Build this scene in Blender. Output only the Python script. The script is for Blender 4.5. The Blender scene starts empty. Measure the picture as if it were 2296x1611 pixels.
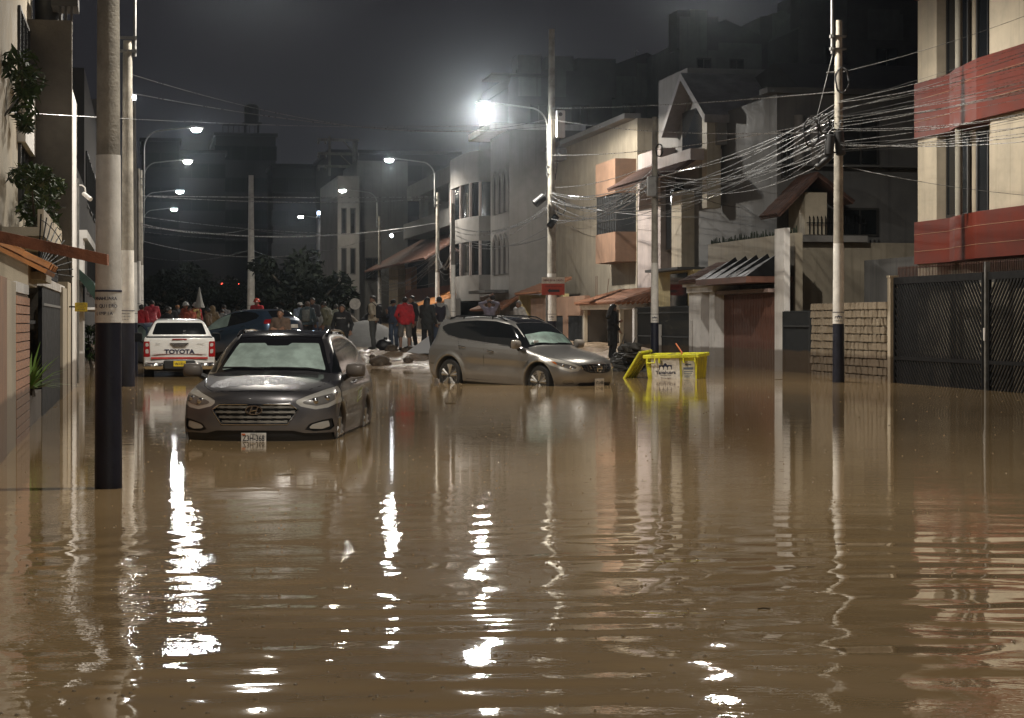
import bpy, bmesh, math, random
import numpy as np
from mathutils import Vector, Matrix, noise

# ------------------------------------------------------------------ camera, sky, light, exposure
sc = bpy.context.scene
COL = sc.collection
PI = math.pi
F, CX, HY, CH = 4400.0, 1148.0, 722.0, 1.45     # focal length in photo pixels, optical axis, horizon row, eye height over the water
cam_data = bpy.data.cameras.new('camera')
cam = bpy.data.objects.new('camera', cam_data); COL.objects.link(cam)
cam.location = (0, 0, CH); cam.rotation_euler = (PI/2, 0, 0)
cam_data.sensor_width = 36; cam_data.lens = F/2296*36
cam_data.shift_y = -(805.5-HY)/2296
cam_data.clip_start = 0.1; cam_data.clip_end = 3000
sc.camera = cam
sc.render.engine = 'CYCLES'
sc.view_settings.view_transform = 'Standard'; sc.view_settings.look = 'None'
sc.view_settings.exposure = 0; sc.view_settings.gamma = 1
sc.view_settings.use_curve_mapping = False
cy = sc.cycles
cy.use_denoising = True; cy.denoiser = 'OPENIMAGEDENOISE'
cy.max_bounces = 6; cy.diffuse_bounces = 3; cy.glossy_bounces = 4; cy.transmission_bounces = 4; cy.volume_bounces = 0; cy.transparent_max_bounces = 8
cy.sample_clamp_indirect = 6; cy.sample_clamp_direct = 0
cy.use_light_tree = True; cy.caustics_reflective = False; cy.caustics_refractive = False
world = bpy.data.worlds.new('World'); sc.world = world; world.use_nodes = True
wn, wl = world.node_tree.nodes, world.node_tree.links
wn.clear()
w_out = wn.new('ShaderNodeOutputWorld'); w_bg = wn.new('ShaderNodeBackground')
w_bg.inputs['Color'].default_value = (0.0172, 0.0165, 0.0192, 1); w_bg.inputs['Strength'].default_value = 1.0   # overcast night sky lit by the town
wl.new(w_bg.outputs['Background'], w_out.inputs['Surface'])
LAMP_W = 3500.0                                  # street lamp power
HAZE = 0.00034

# ------------------------------------------------------------------ helpers
A = math.atan(834/4400.0); CA, SA = math.cos(A), math.sin(A)   # the street runs 10.7 degrees left of the view axis
def ts(t, s, z=0.0):                     # street frame: t metres to the right of the left pole line, s metres along the street
    return Vector((t*CA - s*SA, t*SA + s*CA, z))
def S_of(x, t):                          # how far along the street a column of the photograph meets the plane t
    k = (x-CX)/F
    Y = t/(k*CA+SA)
    return Y*(CA-k*SA), Y
def T_of(x, s):
    k = (x-CX)/F
    Y = s/(CA-k*SA)
    return Y*(k*CA+SA), Y
def Z_of(y, Y): return CH+(HY-y)/F*Y
def XY_of(x, Y):                         # street coordinates of a photo column at depth Y
    X = (x-CX)/F*Y
    return X*CA+Y*SA, -X*SA+Y*CA

ORG = {}
R_ = random.Random(11)
def tag(o, label=None, cat=None, group=None, kind=None):
    if label: o['label'] = label
    if cat: o['category'] = cat
    if group: o['group'] = group
    if kind: o['kind'] = kind
    return o
def thing(name, label, cat, t=0, s=0, z=0, rz=0, group=None):
    o = bpy.data.objects.new(name, None); COL.objects.link(o)
    o.empty_display_size = .2
    o.location = ts(t, s, z); o.rotation_euler = (0, 0, A+rz)
    tag(o, label, cat, group)
    ORG[o.name] = (t, s, z) if rz == 0 else (0, 0, 0)
    return o
def copy_tree(o, parent=None):
    c = o.copy(); COL.objects.link(c)
    if parent is not None: c.parent = parent; c.matrix_parent_inverse = o.matrix_parent_inverse
    for ch in list(o.children): copy_tree(ch, c)
    return c

class MB:
    def __init__(self): self.v = []; self.f = []
    def add(self, vs, fs, M=None):
        n = len(self.v)
        if M is not None: vs = [M @ Vector(p) for p in vs]
        self.v += [tuple(p) for p in vs]; self.f += [tuple(i+n for i in f) for f in fs]
        return self
    def box(self, x0, x1, y0, y1, z0, z1, M=None):
        vs = [(x, y, z) for z in (z0, z1) for y in (y0, y1) for x in (x0, x1)]
        return self.add(vs, [(0, 2, 3, 1), (4, 5, 7, 6), (0, 1, 5, 4), (2, 6, 7, 3), (0, 4, 6, 2), (1, 3, 7, 5)], M)
    def bbox(self, x0, x1, y0, y1, z0, z1, b, M=None):      # box with chamfered edges
        bm = bmesh.new(); bmesh.ops.create_cube(bm, size=1)
        for v in bm.verts: v.co = Vector(((x0+x1)/2+v.co.x*(x1-x0), (y0+y1)/2+v.co.y*(y1-y0), (z0+z1)/2+v.co.z*(z1-z0)))
        bmesh.ops.bevel(bm, geom=bm.edges[:], offset=b, segments=1, affect='EDGES')
        bm.verts.index_update()
        vs = [v.co.copy() for v in bm.verts]; fs = [[v.index for v in f.verts] for f in bm.faces]; bm.free()
        return self.add(vs, fs, M)
    def prism(self, pts, h0, h1, axis='z', M=None):         # pts: 2D outline; extruded along axis
        n = len(pts)
        if axis == 'z': mk = lambda p, h: (p[0], p[1], h)
        elif axis == 'x': mk = lambda p, h: (h, p[0], p[1])
        else: mk = lambda p, h: (p[0], h, p[1])
        vs = [mk(p, h0) for p in pts]+[mk(p, h1) for p in pts]
        fs = [tuple(range(n))[::-1], tuple(range(n, 2*n))]+[(i, (i+1) % n, n+(i+1) % n, n+i) for i in range(n)]
        return self.add(vs, fs, M)
    def tube(self, pts, r, n=6, caps=True, M=None):
        pts = [Vector(p) for p in pts]; m = len(pts)
        rs = r if isinstance(r, (list, tuple)) else [r]*m
        vs = []; up = None
        for i, p in enumerate(pts):
            d = (pts[min(i+1, m-1)]-pts[max(i-1, 0)])
            if d.length < 1e-9: d = Vector((0, 0, 1))
            d.normalize()
            if up is None: up = Vector((0, 0, 1)) if abs(d.z) < .9 else Vector((1, 0, 0))
            a = d.cross(up)
            if a.length < 1e-5: a = d.cross(Vector((0.3, 1, 0.2)))
            a.normalize(); b = a.cross(d); b.normalize(); up = b
            for j in range(n):
                th = 2*PI*j/n
                vs.append(p+(a*math.cos(th)+b*math.sin(th))*rs[i])
        fs = [(i*n+j, i*n+(j+1) % n, (i+1)*n+(j+1) % n, (i+1)*n+j) for i in range(m-1) for j in range(n)]
        if caps and n > 2: fs += [tuple(range(n))[::-1], tuple(range((m-1)*n, m*n))]
        return self.add(vs, fs, M)
    def lathe(self, prof, c=(0, 0, 0), n=16, M=None, axis='z'):    # prof: (r, h)
        vs = []
        for r, h in prof:
            for j in range(n):
                th = 2*PI*j/n; a, b = r*math.cos(th), r*math.sin(th)
                p = (a, b, h) if axis == 'z' else ((a, h, b) if axis == 'y' else (h, a, b))
                vs.append((p[0]+c[0], p[1]+c[1], p[2]+c[2]))
        m = len(prof)
        fs = [(i*n+j, i*n+(j+1) % n, (i+1)*n+(j+1) % n, (i+1)*n+j) for i in range(m-1) for j in range(n)]
        fs += [tuple(range(n))[::-1], tuple(range((m-1)*n, m*n))]
        return self.add(vs, fs, M)
    def ball(self, c, r, seg=8, rings=6, jit=0, rnd=None, M=None):
        r = r if isinstance(r, (tuple, list)) else (r, r, r)
        vs = [(c[0], c[1], c[2]+r[2])]
        for i in range(1, rings):
            ph = PI*i/rings
            for j in range(seg):
                th = 2*PI*j/seg; k = 1+(rnd.uniform(-jit, jit) if jit else 0)
                vs.append((c[0]+r[0]*k*math.sin(ph)*math.cos(th), c[1]+r[1]*k*math.sin(ph)*math.sin(th), c[2]+r[2]*k*math.cos(ph)))
        vs.append((c[0], c[1], c[2]-r[2])); L = len(vs)-1
        fs = [(0, 1+j, 1+(j+1) % seg) for j in range(seg)]
        for i in range(rings-2):
            a = 1+i*seg
            fs += [(a+j, a+seg+j, a+seg+(j+1) % seg, a+(j+1) % seg) for j in range(seg)]
        a = 1+(rings-2)*seg
        fs += [(a+j, L, a+(j+1) % seg) for j in range(seg)]
        return self.add(vs, fs, M)
    def quad(self, a, b, c, d): return self.add([a, b, c, d], [(0, 1, 2, 3)])
    def mesh(self, name, m, off=(0, 0, 0), smooth=None):
        me = bpy.data.meshes.new(name)
        vs = self.v if off == (0, 0, 0) else [(p[0]-off[0], p[1]-off[1], p[2]-off[2]) for p in self.v]
        me.from_pydata([tuple(p) for p in vs], [], self.f)
        bm = bmesh.new(); bm.from_mesh(me); bmesh.ops.recalc_face_normals(bm, faces=bm.faces); bm.to_mesh(me); bm.free()
        if smooth is not None:
            me.shade_smooth()
            me.set_sharp_from_angle(angle=math.radians(smooth))
        if m is not None: me.materials.append(m)
        return me
    def part(self, name, m, parent, smooth=None, label=None, root=None, kind=None):
        """link as ONE object under parent; coordinates are street coordinates made relative to the thing's origin"""
        r = parent
        while r.parent is not None: r = r.parent
        o = bpy.data.objects.new(name, self.mesh(name, m, ORG.get(r.name, (0, 0, 0)), smooth))
        COL.objects.link(o); o.parent = parent
        if label: o['label'] = label
        if kind: o['kind'] = kind
        return o
    def raw(self, name, m, parent, smooth=None):
        o = bpy.data.objects.new(name, self.mesh(name, m, (0, 0, 0), smooth)); COL.objects.link(o); o.parent = parent
        return o
    def solo(self, name, m, label=None, cat=None, group=None, kind=None, smooth=None, o3=None):
        """link as a top-level mesh in the street frame, origin at the base of its own box"""
        if o3 is None:
            P = np.array(self.v); lo, hi = P.min(0), P.max(0)
            o3 = (float((lo[0]+hi[0])/2), float((lo[1]+hi[1])/2), float(lo[2]))
        o = bpy.data.objects.new(name, self.mesh(name, m, o3, smooth)); COL.objects.link(o)
        o.location = ts(*o3); o.rotation_euler = (0, 0, A)
        return tag(o, label, cat, group, kind)
def clone(src, parent, M=None, name=None):      # a part sharing its mesh
    o = bpy.data.objects.new(name or src.name.split('.')[0], src.data); COL.objects.link(o); o.parent = parent
    if M is not None: o.matrix_local = M
    return o

# ------------------------------------------------------------------ materials
def nd(nt, kind, **kw):
    n = nt.nodes.new(kind)
    for k, v in kw.items():
        if k in n.inputs: n.inputs[k].default_value = v
        else: setattr(n, k, v)
    return n
def mixrgb(nt, fac, a, b, mode='MIX'):
    n = nt.nodes.new('ShaderNodeMix'); n.data_type = 'RGBA'; n.blend_type = mode
    for sock, v in ((n.inputs[0], fac), (n.inputs[6], a), (n.inputs[7], b)):
        if hasattr(v, 'is_output') or isinstance(v, bpy.types.NodeSocket): nt.links.new(v, sock)
        elif isinstance(v, (int, float)): sock.default_value = v
        else: sock.default_value = (*v, 1) if len(v) == 3 else v
    return n.outputs[2]
def mathn(nt, op, a, b=None, clamp=False):
    n = nt.nodes.new('ShaderNodeMath'); n.operation = op; n.use_clamp = clamp
    for i, v in enumerate((a, b)):
        if v is None: continue
        if isinstance(v, bpy.types.NodeSocket): nt.links.new(v, n.inputs[i])
        else: n.inputs[i].default_value = v
    return n.outputs[0]
def maprange(nt, v, a, b, c=0.0, d=1.0, smooth=True):
    n = nt.nodes.new('ShaderNodeMapRange'); n.interpolation_type = 'SMOOTHSTEP' if smooth else 'LINEAR'
    nt.links.new(v, n.inputs[0])
    for i, x in zip((1, 2, 3, 4), (a, b, c, d)): n.inputs[i].default_value = x
    return n.outputs[0]
MATS = {}
MUD = (0.085, 0.058, 0.036)
def pm(name, col, rough=.8, var=.3, vs=1.5, bump=.15, bs=30, metal=0, spec=.5, coat=0, flood=False, streak=0, grime=None, alpha=1, rvar=.12):
    """general weathered surface: patchy colour, fine relief, optional rain streaks and the flood's mud line"""
    if name in MATS: return MATS[name]
    m = bpy.data.materials.new(name); m.use_nodes = True; nt = m.node_tree; L = nt.links
    b = nt.nodes['Principled BSDF']
    tc = nd(nt, 'ShaderNodeTexCoord'); geo = nd(nt, 'ShaderNodeNewGeometry')
    n1 = nd(nt, 'ShaderNodeTexNoise', Scale=vs, Detail=6.0, Roughness=.62); L.new(tc.outputs['Object'], n1.inputs['Vector'])
    f1 = maprange(nt, n1.outputs[0], .3, .72)
    dark = tuple(c*(1-var) for c in col); lite = tuple(min(1, c*(1+var*.55)) for c in col)
    c = mixrgb(nt, f1, dark, lite)
    if streak:
        mp = nd(nt, 'ShaderNodeMapping'); mp.inputs['Scale'].default_value = (5, 5, .25); L.new(tc.outputs['Object'], mp.inputs['Vector'])
        n2 = nd(nt, 'ShaderNodeTexNoise', Scale=1.0, Detail=5.0); L.new(mp.outputs[0], n2.inputs['Vector'])
        c = mixrgb(nt, mathn(nt, 'MULTIPLY', maprange(nt, n2.outputs[0], .5, .75), streak), c, grime or tuple(x*.35 for x in col))
    if flood:
        sep = nd(nt, 'ShaderNodeSeparateXYZ'); L.new(geo.outputs['Position'], sep.inputs[0])
        n3 = nd(nt, 'ShaderNodeTexNoise', Scale=1.3, Detail=4.0); L.new(geo.outputs['Position'], n3.inputs['Vector'])
        zz = mathn(nt, 'ADD', sep.outputs[2], mathn(nt, 'MULTIPLY', mathn(nt, 'SUBTRACT', n3.outputs[0], .5), .16))
        c = mixrgb(nt, maprange(nt, zz, .66, .58), c, mixrgb(nt, .72, c, MUD))
    L.new(c, b.inputs['Base Color'])
    nb = nd(nt, 'ShaderNodeTexNoise', Scale=bs, Detail=5.0); L.new(tc.outputs['Object'], nb.inputs['Vector'])
    rr = maprange(nt, n1.outputs[0], .3, .7, max(.02, rough-rvar), min(1, rough+rvar)); L.new(rr, b.inputs['Roughness'])
    if bump:
        bp = nd(nt, 'ShaderNodeBump', Strength=bump, Distance=.02); L.new(nb.outputs[0], bp.inputs['Height']); L.new(bp.outputs[0], b.inputs['Normal'])
    b.inputs['Metallic'].default_value = metal; b.inputs['Specular IOR Level'].default_value = spec
    if coat: b.inputs['Coat Weight'].default_value = coat; b.inputs['Coat Roughness'].default_value = .05
    MATS[name] = m
    return m
def emit(name, col, strength):
    if name in MATS: return MATS[name]
    m = bpy.data.materials.new(name); m.use_nodes = True; nt = m.node_tree
    b = nt.nodes['Principled BSDF']; b.inputs['Base Color'].default_value = (.6, .6, .6, 1)
    b.inputs['Emission Color'].default_value = (*col, 1); b.inputs['Emission Strength'].default_value = strength
    MATS[name] = m; return m
def point_light(name, loc, power, col=(1, .96, .9), r=.18, parent=None, blend=.25):
    """the lamp's own light: a cut-off luminaire, shining downwards just short of the horizontal"""
    d = bpy.data.lights.new(name, 'SPOT'); d.energy = power; d.color = col; d.shadow_soft_size = r
    d.spot_size = math.radians(180); d.spot_blend = blend
    o = bpy.data.objects.new(name, d); COL.objects.link(o)
    if parent is not None: o.parent = parent
    o.location = loc
    return o
# ------------------------------------------------------------------ rounded solids: distance fields, meshed and cut into parts
def seg_d(P, a, b):                                   # 2D point-to-segment distance
    a = np.array(a, float); b = np.array(b, float); ab = b-a
    h = np.clip(((P-a)@ab)/max(ab@ab, 1e-12), 0, 1)
    return np.linalg.norm(P-a-h[:, None]*ab, axis=1)
def poly_d(P, poly):                                  # signed 2D distance to a closed outline, negative inside
    P = np.asarray(P, float); n = len(poly); d = np.full(len(P), 1e9); ins = np.zeros(len(P), bool)
    for i in range(n):
        a, b = poly[i], poly[(i+1) % n]
        d = np.minimum(d, seg_d(P, a, b))
        c = (a[1] > P[:, 1]) != (b[1] > P[:, 1])
        if b[1] != a[1]:
            xi = (b[0]-a[0])*(P[:, 1]-a[1])/(b[1]-a[1])+a[0]
            ins ^= c & (P[:, 0] < xi)
    return np.where(ins, -d, d)
def line_d(P, pts):
    d = np.full(len(P), 1e9)
    for a, b in zip(pts, pts[1:]): d = np.minimum(d, seg_d(P, a, b))
    return d
def spline(pts, k=6, closed=True):                    # Catmull-Rom through pts
    n = len(pts); out = []
    P = [np.array(p, float) for p in pts]
    for i in range(n if closed else n-1):
        p0 = P[(i-1) % n] if closed or i > 0 else P[0]
        p1, p2 = P[i], P[(i+1) % n]
        p3 = P[(i+2) % n] if closed or i+2 < n else P[-1]
        for j in range(k):
            t = j/k
            out.append(tuple(.5*((2*p1)+(-p0+p2)*t+(2*p0-5*p1+4*p2-p3)*t*t+(-p0+3*p1-3*p2+p3)*t**3)))
    if not closed: out.append(tuple(P[-1]))
    return out
def smax(a, b, r):
    h = np.maximum(r-np.abs(a-b), 0)
    return np.maximum(a, b)+h*h/(4*r)
def smin(a, b, r): return -smax(-a, -b, r)
def snet(fn, lo, hi, h, project=2):
    """surface nets over a box; returns vertices, quads"""
    lo = np.array(lo, float); n = np.ceil((np.array(hi)-lo)/h).astype(int)+1
    ax = [lo[i]+h*np.arange(n[i]) for i in range(3)]
    G = np.stack(np.meshgrid(*ax, indexing='ij'), -1).reshape(-1, 3)
    v = fn(G).reshape(n); ng = v < 0
    c = [slice(0, -1), slice(1, None)]
    cnt = np.zeros(n-1, int); acc = np.zeros((*(n-1), 3)); ne = np.zeros(n-1)
    idx = np.stack(np.meshgrid(*[np.arange(k-1) for k in n], indexing='ij'), -1).astype(float)
    corners = [(i, j, k) for i in (0, 1) for j in (0, 1) for k in (0, 1)]
    for a in range(3):
        for o1 in (0, 1):
            for o2 in (0, 1):
                p = [0, 0, 0]; q = [0, 0, 0]
                others = [x for x in range(3) if x != a]
                p[others[0]] = q[others[0]] = o1; p[others[1]] = q[others[1]] = o2; q[a] = 1
                va = v[c[p[0]], c[p[1]], c[p[2]]]; vb = v[c[q[0]], c[q[1]], c[q[2]]]
                x = (va < 0) != (vb < 0)
                t = np.where(x, va/np.where(x, va-vb, 1), 0)
                for d in range(3):
                    acc[..., d] += np.where(x, (p[d]+t if d == a else p[d]), 0)
                ne += x
    act = ne > 0
    vid = np.full(n-1, -1); vid[act] = np.arange(act.sum())
    V = lo+h*(idx[act]+acc[act]/ne[act][:, None])
    Q = []
    for a in range(3):
        b, d = (a+1) % 3, (a+2) % 3
        s0 = [slice(1, -1)]*3; s0[a] = slice(0, -1)
        s1 = list(s0); s1[a] = slice(1, None)
        x0 = ng[tuple(s0)]; x1 = ng[tuple(s1)]
        ch = np.argwhere(x0 != x1)
        if not len(ch): continue
        base = ch.copy(); base[:, b] += 1; base[:, d] += 1
        fl = x0[tuple(ch.T)]
        def cell(ob, od):
            m = base.copy(); m[:, b] += ob; m[:, d] += od
            return vid[tuple(m.T)]
        q = np.stack([cell(-1, -1), cell(0, -1), cell(0, 0), cell(-1, 0)], 1)
        q[~fl] = q[~fl][:, ::-1]
        Q.append(q)
    Q = np.concatenate(Q)
    for _ in range(project):
        d, g = fn(V), grad(fn, V, h*.25)
        g2 = np.maximum((g*g).sum(1), .05)
        V = V-np.clip(d/g2, -h, h)[:, None]*g
    return V, Q
def grad(fn, V, e=.004):
    g = np.zeros_like(V)
    for i in range(3):
        o = np.zeros(3); o[i] = e
        g[:, i] = (fn(V+o)-fn(V-o))/(2*e)
    return g
class Shell:
    """a meshed solid from which named regions are cut along exact outlines"""
    def __init__(self, fn, lo, hi, h, e=.006):
        self.fn = fn
        V, Q = snet(fn, lo, hi, h)
        N = grad(fn, V, e); N /= np.maximum(np.linalg.norm(N, axis=1), 1e-9)[:, None]
        self.V, self.N = V, N
        self.T = np.concatenate([Q[:, [0, 1, 2]], Q[:, [0, 2, 3]]])
    def take(self, field, T=None):
        """cut off the region where field(V, N) < 0; returns its triangles"""
        src = self.T if T is None else T
        d = field(self.V, self.N); d = np.where(np.abs(d) < 1e-6, 1e-6, d)
        D = d[src]; neg = D < 0; k = neg.sum(1)
        ins, out = [src[k == 3]], [src[k == 0]]
        for want in (1, 2):
            t = src[k == want]; 
            if not len(t): continue
            f = neg[k == want]
            lone = np.argmax(f, 1) if want == 1 else np.argmin(f, 1)
            r = np.arange(len(t))
            a = t[r, lone]; b = t[r, (lone+1) % 3]; c = t[r, (lone+2) % 3]
            e = np.concatenate([np.stack([a, b], 1), np.stack([a, c], 1)]); es = np.sort(e, 1)
            u, inv = np.unique(es, axis=0, return_inverse=True); inv = inv.reshape(-1)
            w = d[u[:, 0]]/(d[u[:, 0]]-d[u[:, 1]])
            nv = self.V[u[:, 0]]*(1-w)[:, None]+self.V[u[:, 1]]*w[:, None]
            nn = self.N[u[:, 0]]*(1-w)[:, None]+self.N[u[:, 1]]*w[:, None]; nn /= np.maximum(np.linalg.norm(nn, axis=1), 1e-9)[:, None]
            base = len(self.V); self.V = np.concatenate([self.V, nv]); self.N = np.concatenate([self.N, nn])
            d = np.concatenate([d, np.zeros(len(nv))])
            p = base+inv[:len(t)]; q = base+inv[len(t):]
            tip = np.stack([a, p, q], 1); rest = np.concatenate([np.stack([p, b, c], 1), np.stack([p, c, q], 1)])
            if want == 1: ins.append(tip); out.append(rest)
            else: out.append(tip); ins.append(rest)
        if T is None: self.T = np.concatenate(out)
        return np.concatenate(ins)
    def object(self, name, T, m, parent, off=0.0, rim=0.0, label=None, smooth_rim=False):
        """link the triangles T as one part; off moves them along the normals, rim adds a wall of that depth round the edge"""
        u, inv = np.unique(T, return_inverse=True); T2 = inv.reshape(-1, 3)
        V = self.V[u]+self.N[u]*off; N = self.N[u]
        faces = T2.tolist(); Vl = V.tolist(); Nl = N.tolist()
        if rim:
            E = np.concatenate([T2[:, [0, 1]], T2[:, [1, 2]], T2[:, [2, 0]]])
            key = np.sort(E, 1)[:, 0]*len(u)+np.sort(E, 1)[:, 1]
            _, ix, ct = np.unique(key, return_index=True, return_counts=True)
            for a, b in E[ix[ct == 1]].tolist():
                n = len(Vl)
                pa, pb = V[a], V[b]
                qa, qb = pa-N[a]*rim, pb-N[b]*rim
                fn_ = np.cross(pb-pa, qa-pa); fn_ /= max(np.linalg.norm(fn_), 1e-9); fn_ = -fn_
                Vl += [pa.tolist(), pb.tolist(), qb.tolist(), qa.tolist()]; Nl += [fn_.tolist()]*4
                faces.append([n+1, n, n+3, n+2])
        me = bpy.data.meshes.new(name); me.from_pydata(Vl, [], faces)
        me.shade_smooth()
        me.normals_split_custom_set_from_vertices(Nl)
        me.materials.append(m)
        o = bpy.data.objects.new(name, me); COL.objects.link(o); o.parent = parent
        if label: o['label'] = label
        return o
def mesh_obj(name, V, Q, m, parent, smooth=True):
    me = bpy.data.meshes.new(name); me.from_pydata(V.tolist(), [], Q.tolist())
    if smooth: me.shade_smooth()
    me.materials.append(m)
    o = bpy.data.objects.new(name, me); COL.objects.link(o); o.parent = parent
    return o
def interp(z, zs, ws): return np.interp(z, zs, ws)
class Profile:
    """side outline of a car as a looked-up 2D distance field"""
    def __init__(self, pts, k=5, h=.012):
        self.poly = spline(pts, k)
        P = np.array(self.poly); self.lo = P.min(0)-.5; n = np.ceil((P.max(0)+.5-self.lo)/h).astype(int)+1
        self.h, self.n = h, n
        g = np.stack(np.meshgrid(*[self.lo[i]+h*np.arange(n[i]) for i in (0, 1)], indexing='ij'), -1).reshape(-1, 2)
        self.g = poly_d(g, self.poly).reshape(n)
    def __call__(self, x, z):
        u = np.clip((x-self.lo[0])/self.h, 0, self.n[0]-1.001); v = np.clip((z-self.lo[1])/self.h, 0, self.n[1]-1.001)
        i = u.astype(int); j = v.astype(int); a = u-i; b = v-j; g = self.g
        return (g[i, j]*(1-a)+g[i+1, j]*a)*(1-b)+(g[i, j+1]*(1-a)+g[i+1, j+1]*a)*b
def car_sdf(prof, zs, ws, crown, bow_f, bow_r, axles, arch_r, r=.09, flare=.018, sharp_r=None, xw=None, crease=None, fpow=2.6):
    half = max(ws)
    def fn(P):
        x, y, z = P[:, 0], np.abs(P[:, 1]), P[:, 2]
        q = np.minimum(y/half, 1.15)
        bx = np.where(x > 0, bow_f*q**fpow, -bow_r*q**fpow)
        bx = bx*np.clip(np.abs(x)/1.2, 0, 1)
        d1 = prof(x+bx, z+crown*q**2*np.clip((z-.6)/.4, 0, 1))
        W = np.interp(z, zs, ws)
        if xw is not None: W = W*np.interp(x, xw[0], xw[1])
        for ax, az in axles:
            rr = np.hypot(x-ax, z-az)
            W = W+flare*np.exp(-((rr-arch_r-.03)/.05)**2)
        if crease is not None: W = W+crease(x, z)
        d = smax(d1, (y-W)*.97, r)
        for ax, az in axles:
            c = np.maximum(np.hypot(x-ax, z-az)-arch_r, .60-y)
            d = smax(d, -c, .02)
        return d
    return fn
# ------------------------------------------------------------------ vehicles
def simple(name, col, rough=.5, metal=0, spec=.5, coat=0, coat_r=.04, alpha=1):
    if name in MATS: return MATS[name]
    m = bpy.data.materials.new(name); m.use_nodes = True; b = m.node_tree.nodes['Principled BSDF']
    b.inputs['Base Color'].default_value = (*col, 1); b.inputs['Roughness'].default_value = rough; b.inputs['Metallic'].default_value = metal
    b.inputs['Specular IOR Level'].default_value = spec; b.inputs['Coat Weight'].default_value = coat; b.inputs['Coat Roughness'].default_value = coat_r
    MATS[name] = m; return m
def paint(name, col, metal=.75, rough=.38, dirt=.35, mudz=.55, drops=.25, coat=.8, dirt_col=(.16, .125, .09)):
    """car paint: flaky base under a clear coat, rain beads, road film rising from the sills"""
    if name in MATS: return MATS[name]
    m = bpy.data.materials.new(name); m.use_nodes = True; nt = m.node_tree; L = nt.links; b = nt.nodes['Principled BSDF']
    tc = nd(nt, 'ShaderNodeTexCoord'); O = tc.outputs['Object']
    n1 = nd(nt, 'ShaderNodeTexNoise', Scale=2.2, Detail=6.0); L.new(O, n1.inputs['Vector'])
    sep = nd(nt, 'ShaderNodeSeparateXYZ'); L.new(O, sep.inputs[0])
    zz = mathn(nt, 'ADD', sep.outputs[2], mathn(nt, 'MULTIPLY', mathn(nt, 'SUBTRACT', n1.outputs[0], .5), .5))
    low = maprange(nt, zz, mudz+.25, mudz-.2)
    fm = mathn(nt, 'MULTIPLY', low, dirt)
    L.new(mixrgb(nt, fm, col, dirt_col), b.inputs['Base Color'])
    b.inputs['Metallic'].default_value = metal
    inv = mathn(nt, 'SUBTRACT', 1.0, fm)
    L.new(mathn(nt, 'MULTIPLY', inv, metal), b.inputs['Metallic'])
    L.new(maprange(nt, fm, 0, .5, rough, .7), b.inputs['Roughness'])
    L.new(mathn(nt, 'MULTIPLY', inv, coat), b.inputs['Coat Weight']); b.inputs['Coat Roughness'].default_value = .06
    vo = nd(nt, 'ShaderNodeTexVoronoi', Scale=70.0); L.new(O, vo.inputs['Vector'])
    dr = maprange(nt, vo.outputs['Distance'], .42, .05)
    nm = nd(nt, 'ShaderNodeTexNoise', Scale=1.7, Detail=3.0); L.new(O, nm.inputs['Vector'])
    dr = mathn(nt, 'MULTIPLY', dr, maprange(nt, nm.outputs[0], .42, .6))
    bp = nd(nt, 'ShaderNodeBump', Strength=drops, Distance=.004); L.new(dr, bp.inputs['Height'])
    L.new(bp.outputs[0], b.inputs['Coat Normal'])
    MATS[name] = m; return m
def fogged(name, col, lo=.65, rough=.25, sc_=2.0):
    """window glass misted on the inside: pale film, cloudy, under a glossy pane"""
    if name in MATS: return MATS[name]
    m = bpy.data.materials.new(name); m.use_nodes = True; nt = m.node_tree; L = nt.links; b = nt.nodes['Principled BSDF']
    tc = nd(nt, 'ShaderNodeTexCoord'); n = nd(nt, 'ShaderNodeTexNoise', Scale=sc_, Detail=5.0, Roughness=.6); L.new(tc.outputs['Object'], n.inputs['Vector'])
    L.new(mixrgb(nt, maprange(nt, n.outputs[0], .35, .65), tuple(c*lo for c in col), col), b.inputs['Base Color'])
    n2 = nd(nt, 'ShaderNodeTexNoise', Scale=160.0, Detail=2.0); L.new(tc.outputs['Object'], n2.inputs['Vector'])
    bp = nd(nt, 'ShaderNodeBump', Strength=.25, Distance=.004); L.new(n2.outputs[0], bp.inputs['Height']); L.new(bp.outputs[0], b.inputs['Coat Normal'])
    b.inputs['Roughness'].default_value = .6; b.inputs['Coat Weight'].default_value = .6; b.inputs['Coat Roughness'].default_value = rough
    MATS[name] = m; return m
black_plastic = simple('black plastic', (.012, .012, .013), .55)
rubber = pm('tyre rubber', (.014, .0135, .013), .75, .3, 8, .1, 60)
dark_glass = simple('tinted glass', (.006, .007, .008), .05, 0, .6)
gloss_black = simple('gloss black', (.008, .008, .009), .08, 0, .5, .6)
chrome = simple('chrome', (.62, .61, .60), .14, 1)
satin = pm('satin grille metal', (.20, .185, .16), .42, .4, 6, .05, 60, metal=.5)
lamp_shell = simple('lamp reflector', (.52, .50, .46), .3, .35, .5, 1, .03)
lamp_dark = simple('lamp recess', (.17, .16, .15), .25, .3, .5, 1, .03)
red_lens = simple('red lens', (.25, .006, .008), .12, 0, .5, 1, .03)
clear_lens = simple('clear lens', (.55, .5, .48), .15, .3, .5, 1, .03)
amber_lens = simple('amber lens', (.45, .13, .02), .15, 0, .5, 1, .03)
alloy = pm('alloy wheel', (.52, .51, .49), .33, .25, 9, .05, 70, metal=.85)
plate_white = pm('plate white', (.62, .60, .56), .5, .25, 9, .05, 80)
plate_yellow = pm('plate yellow', (.62, .46, .02), .5, .25, 9, .05, 80)
ink = simple('plate ink', (.02, .02, .025), .5)
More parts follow.
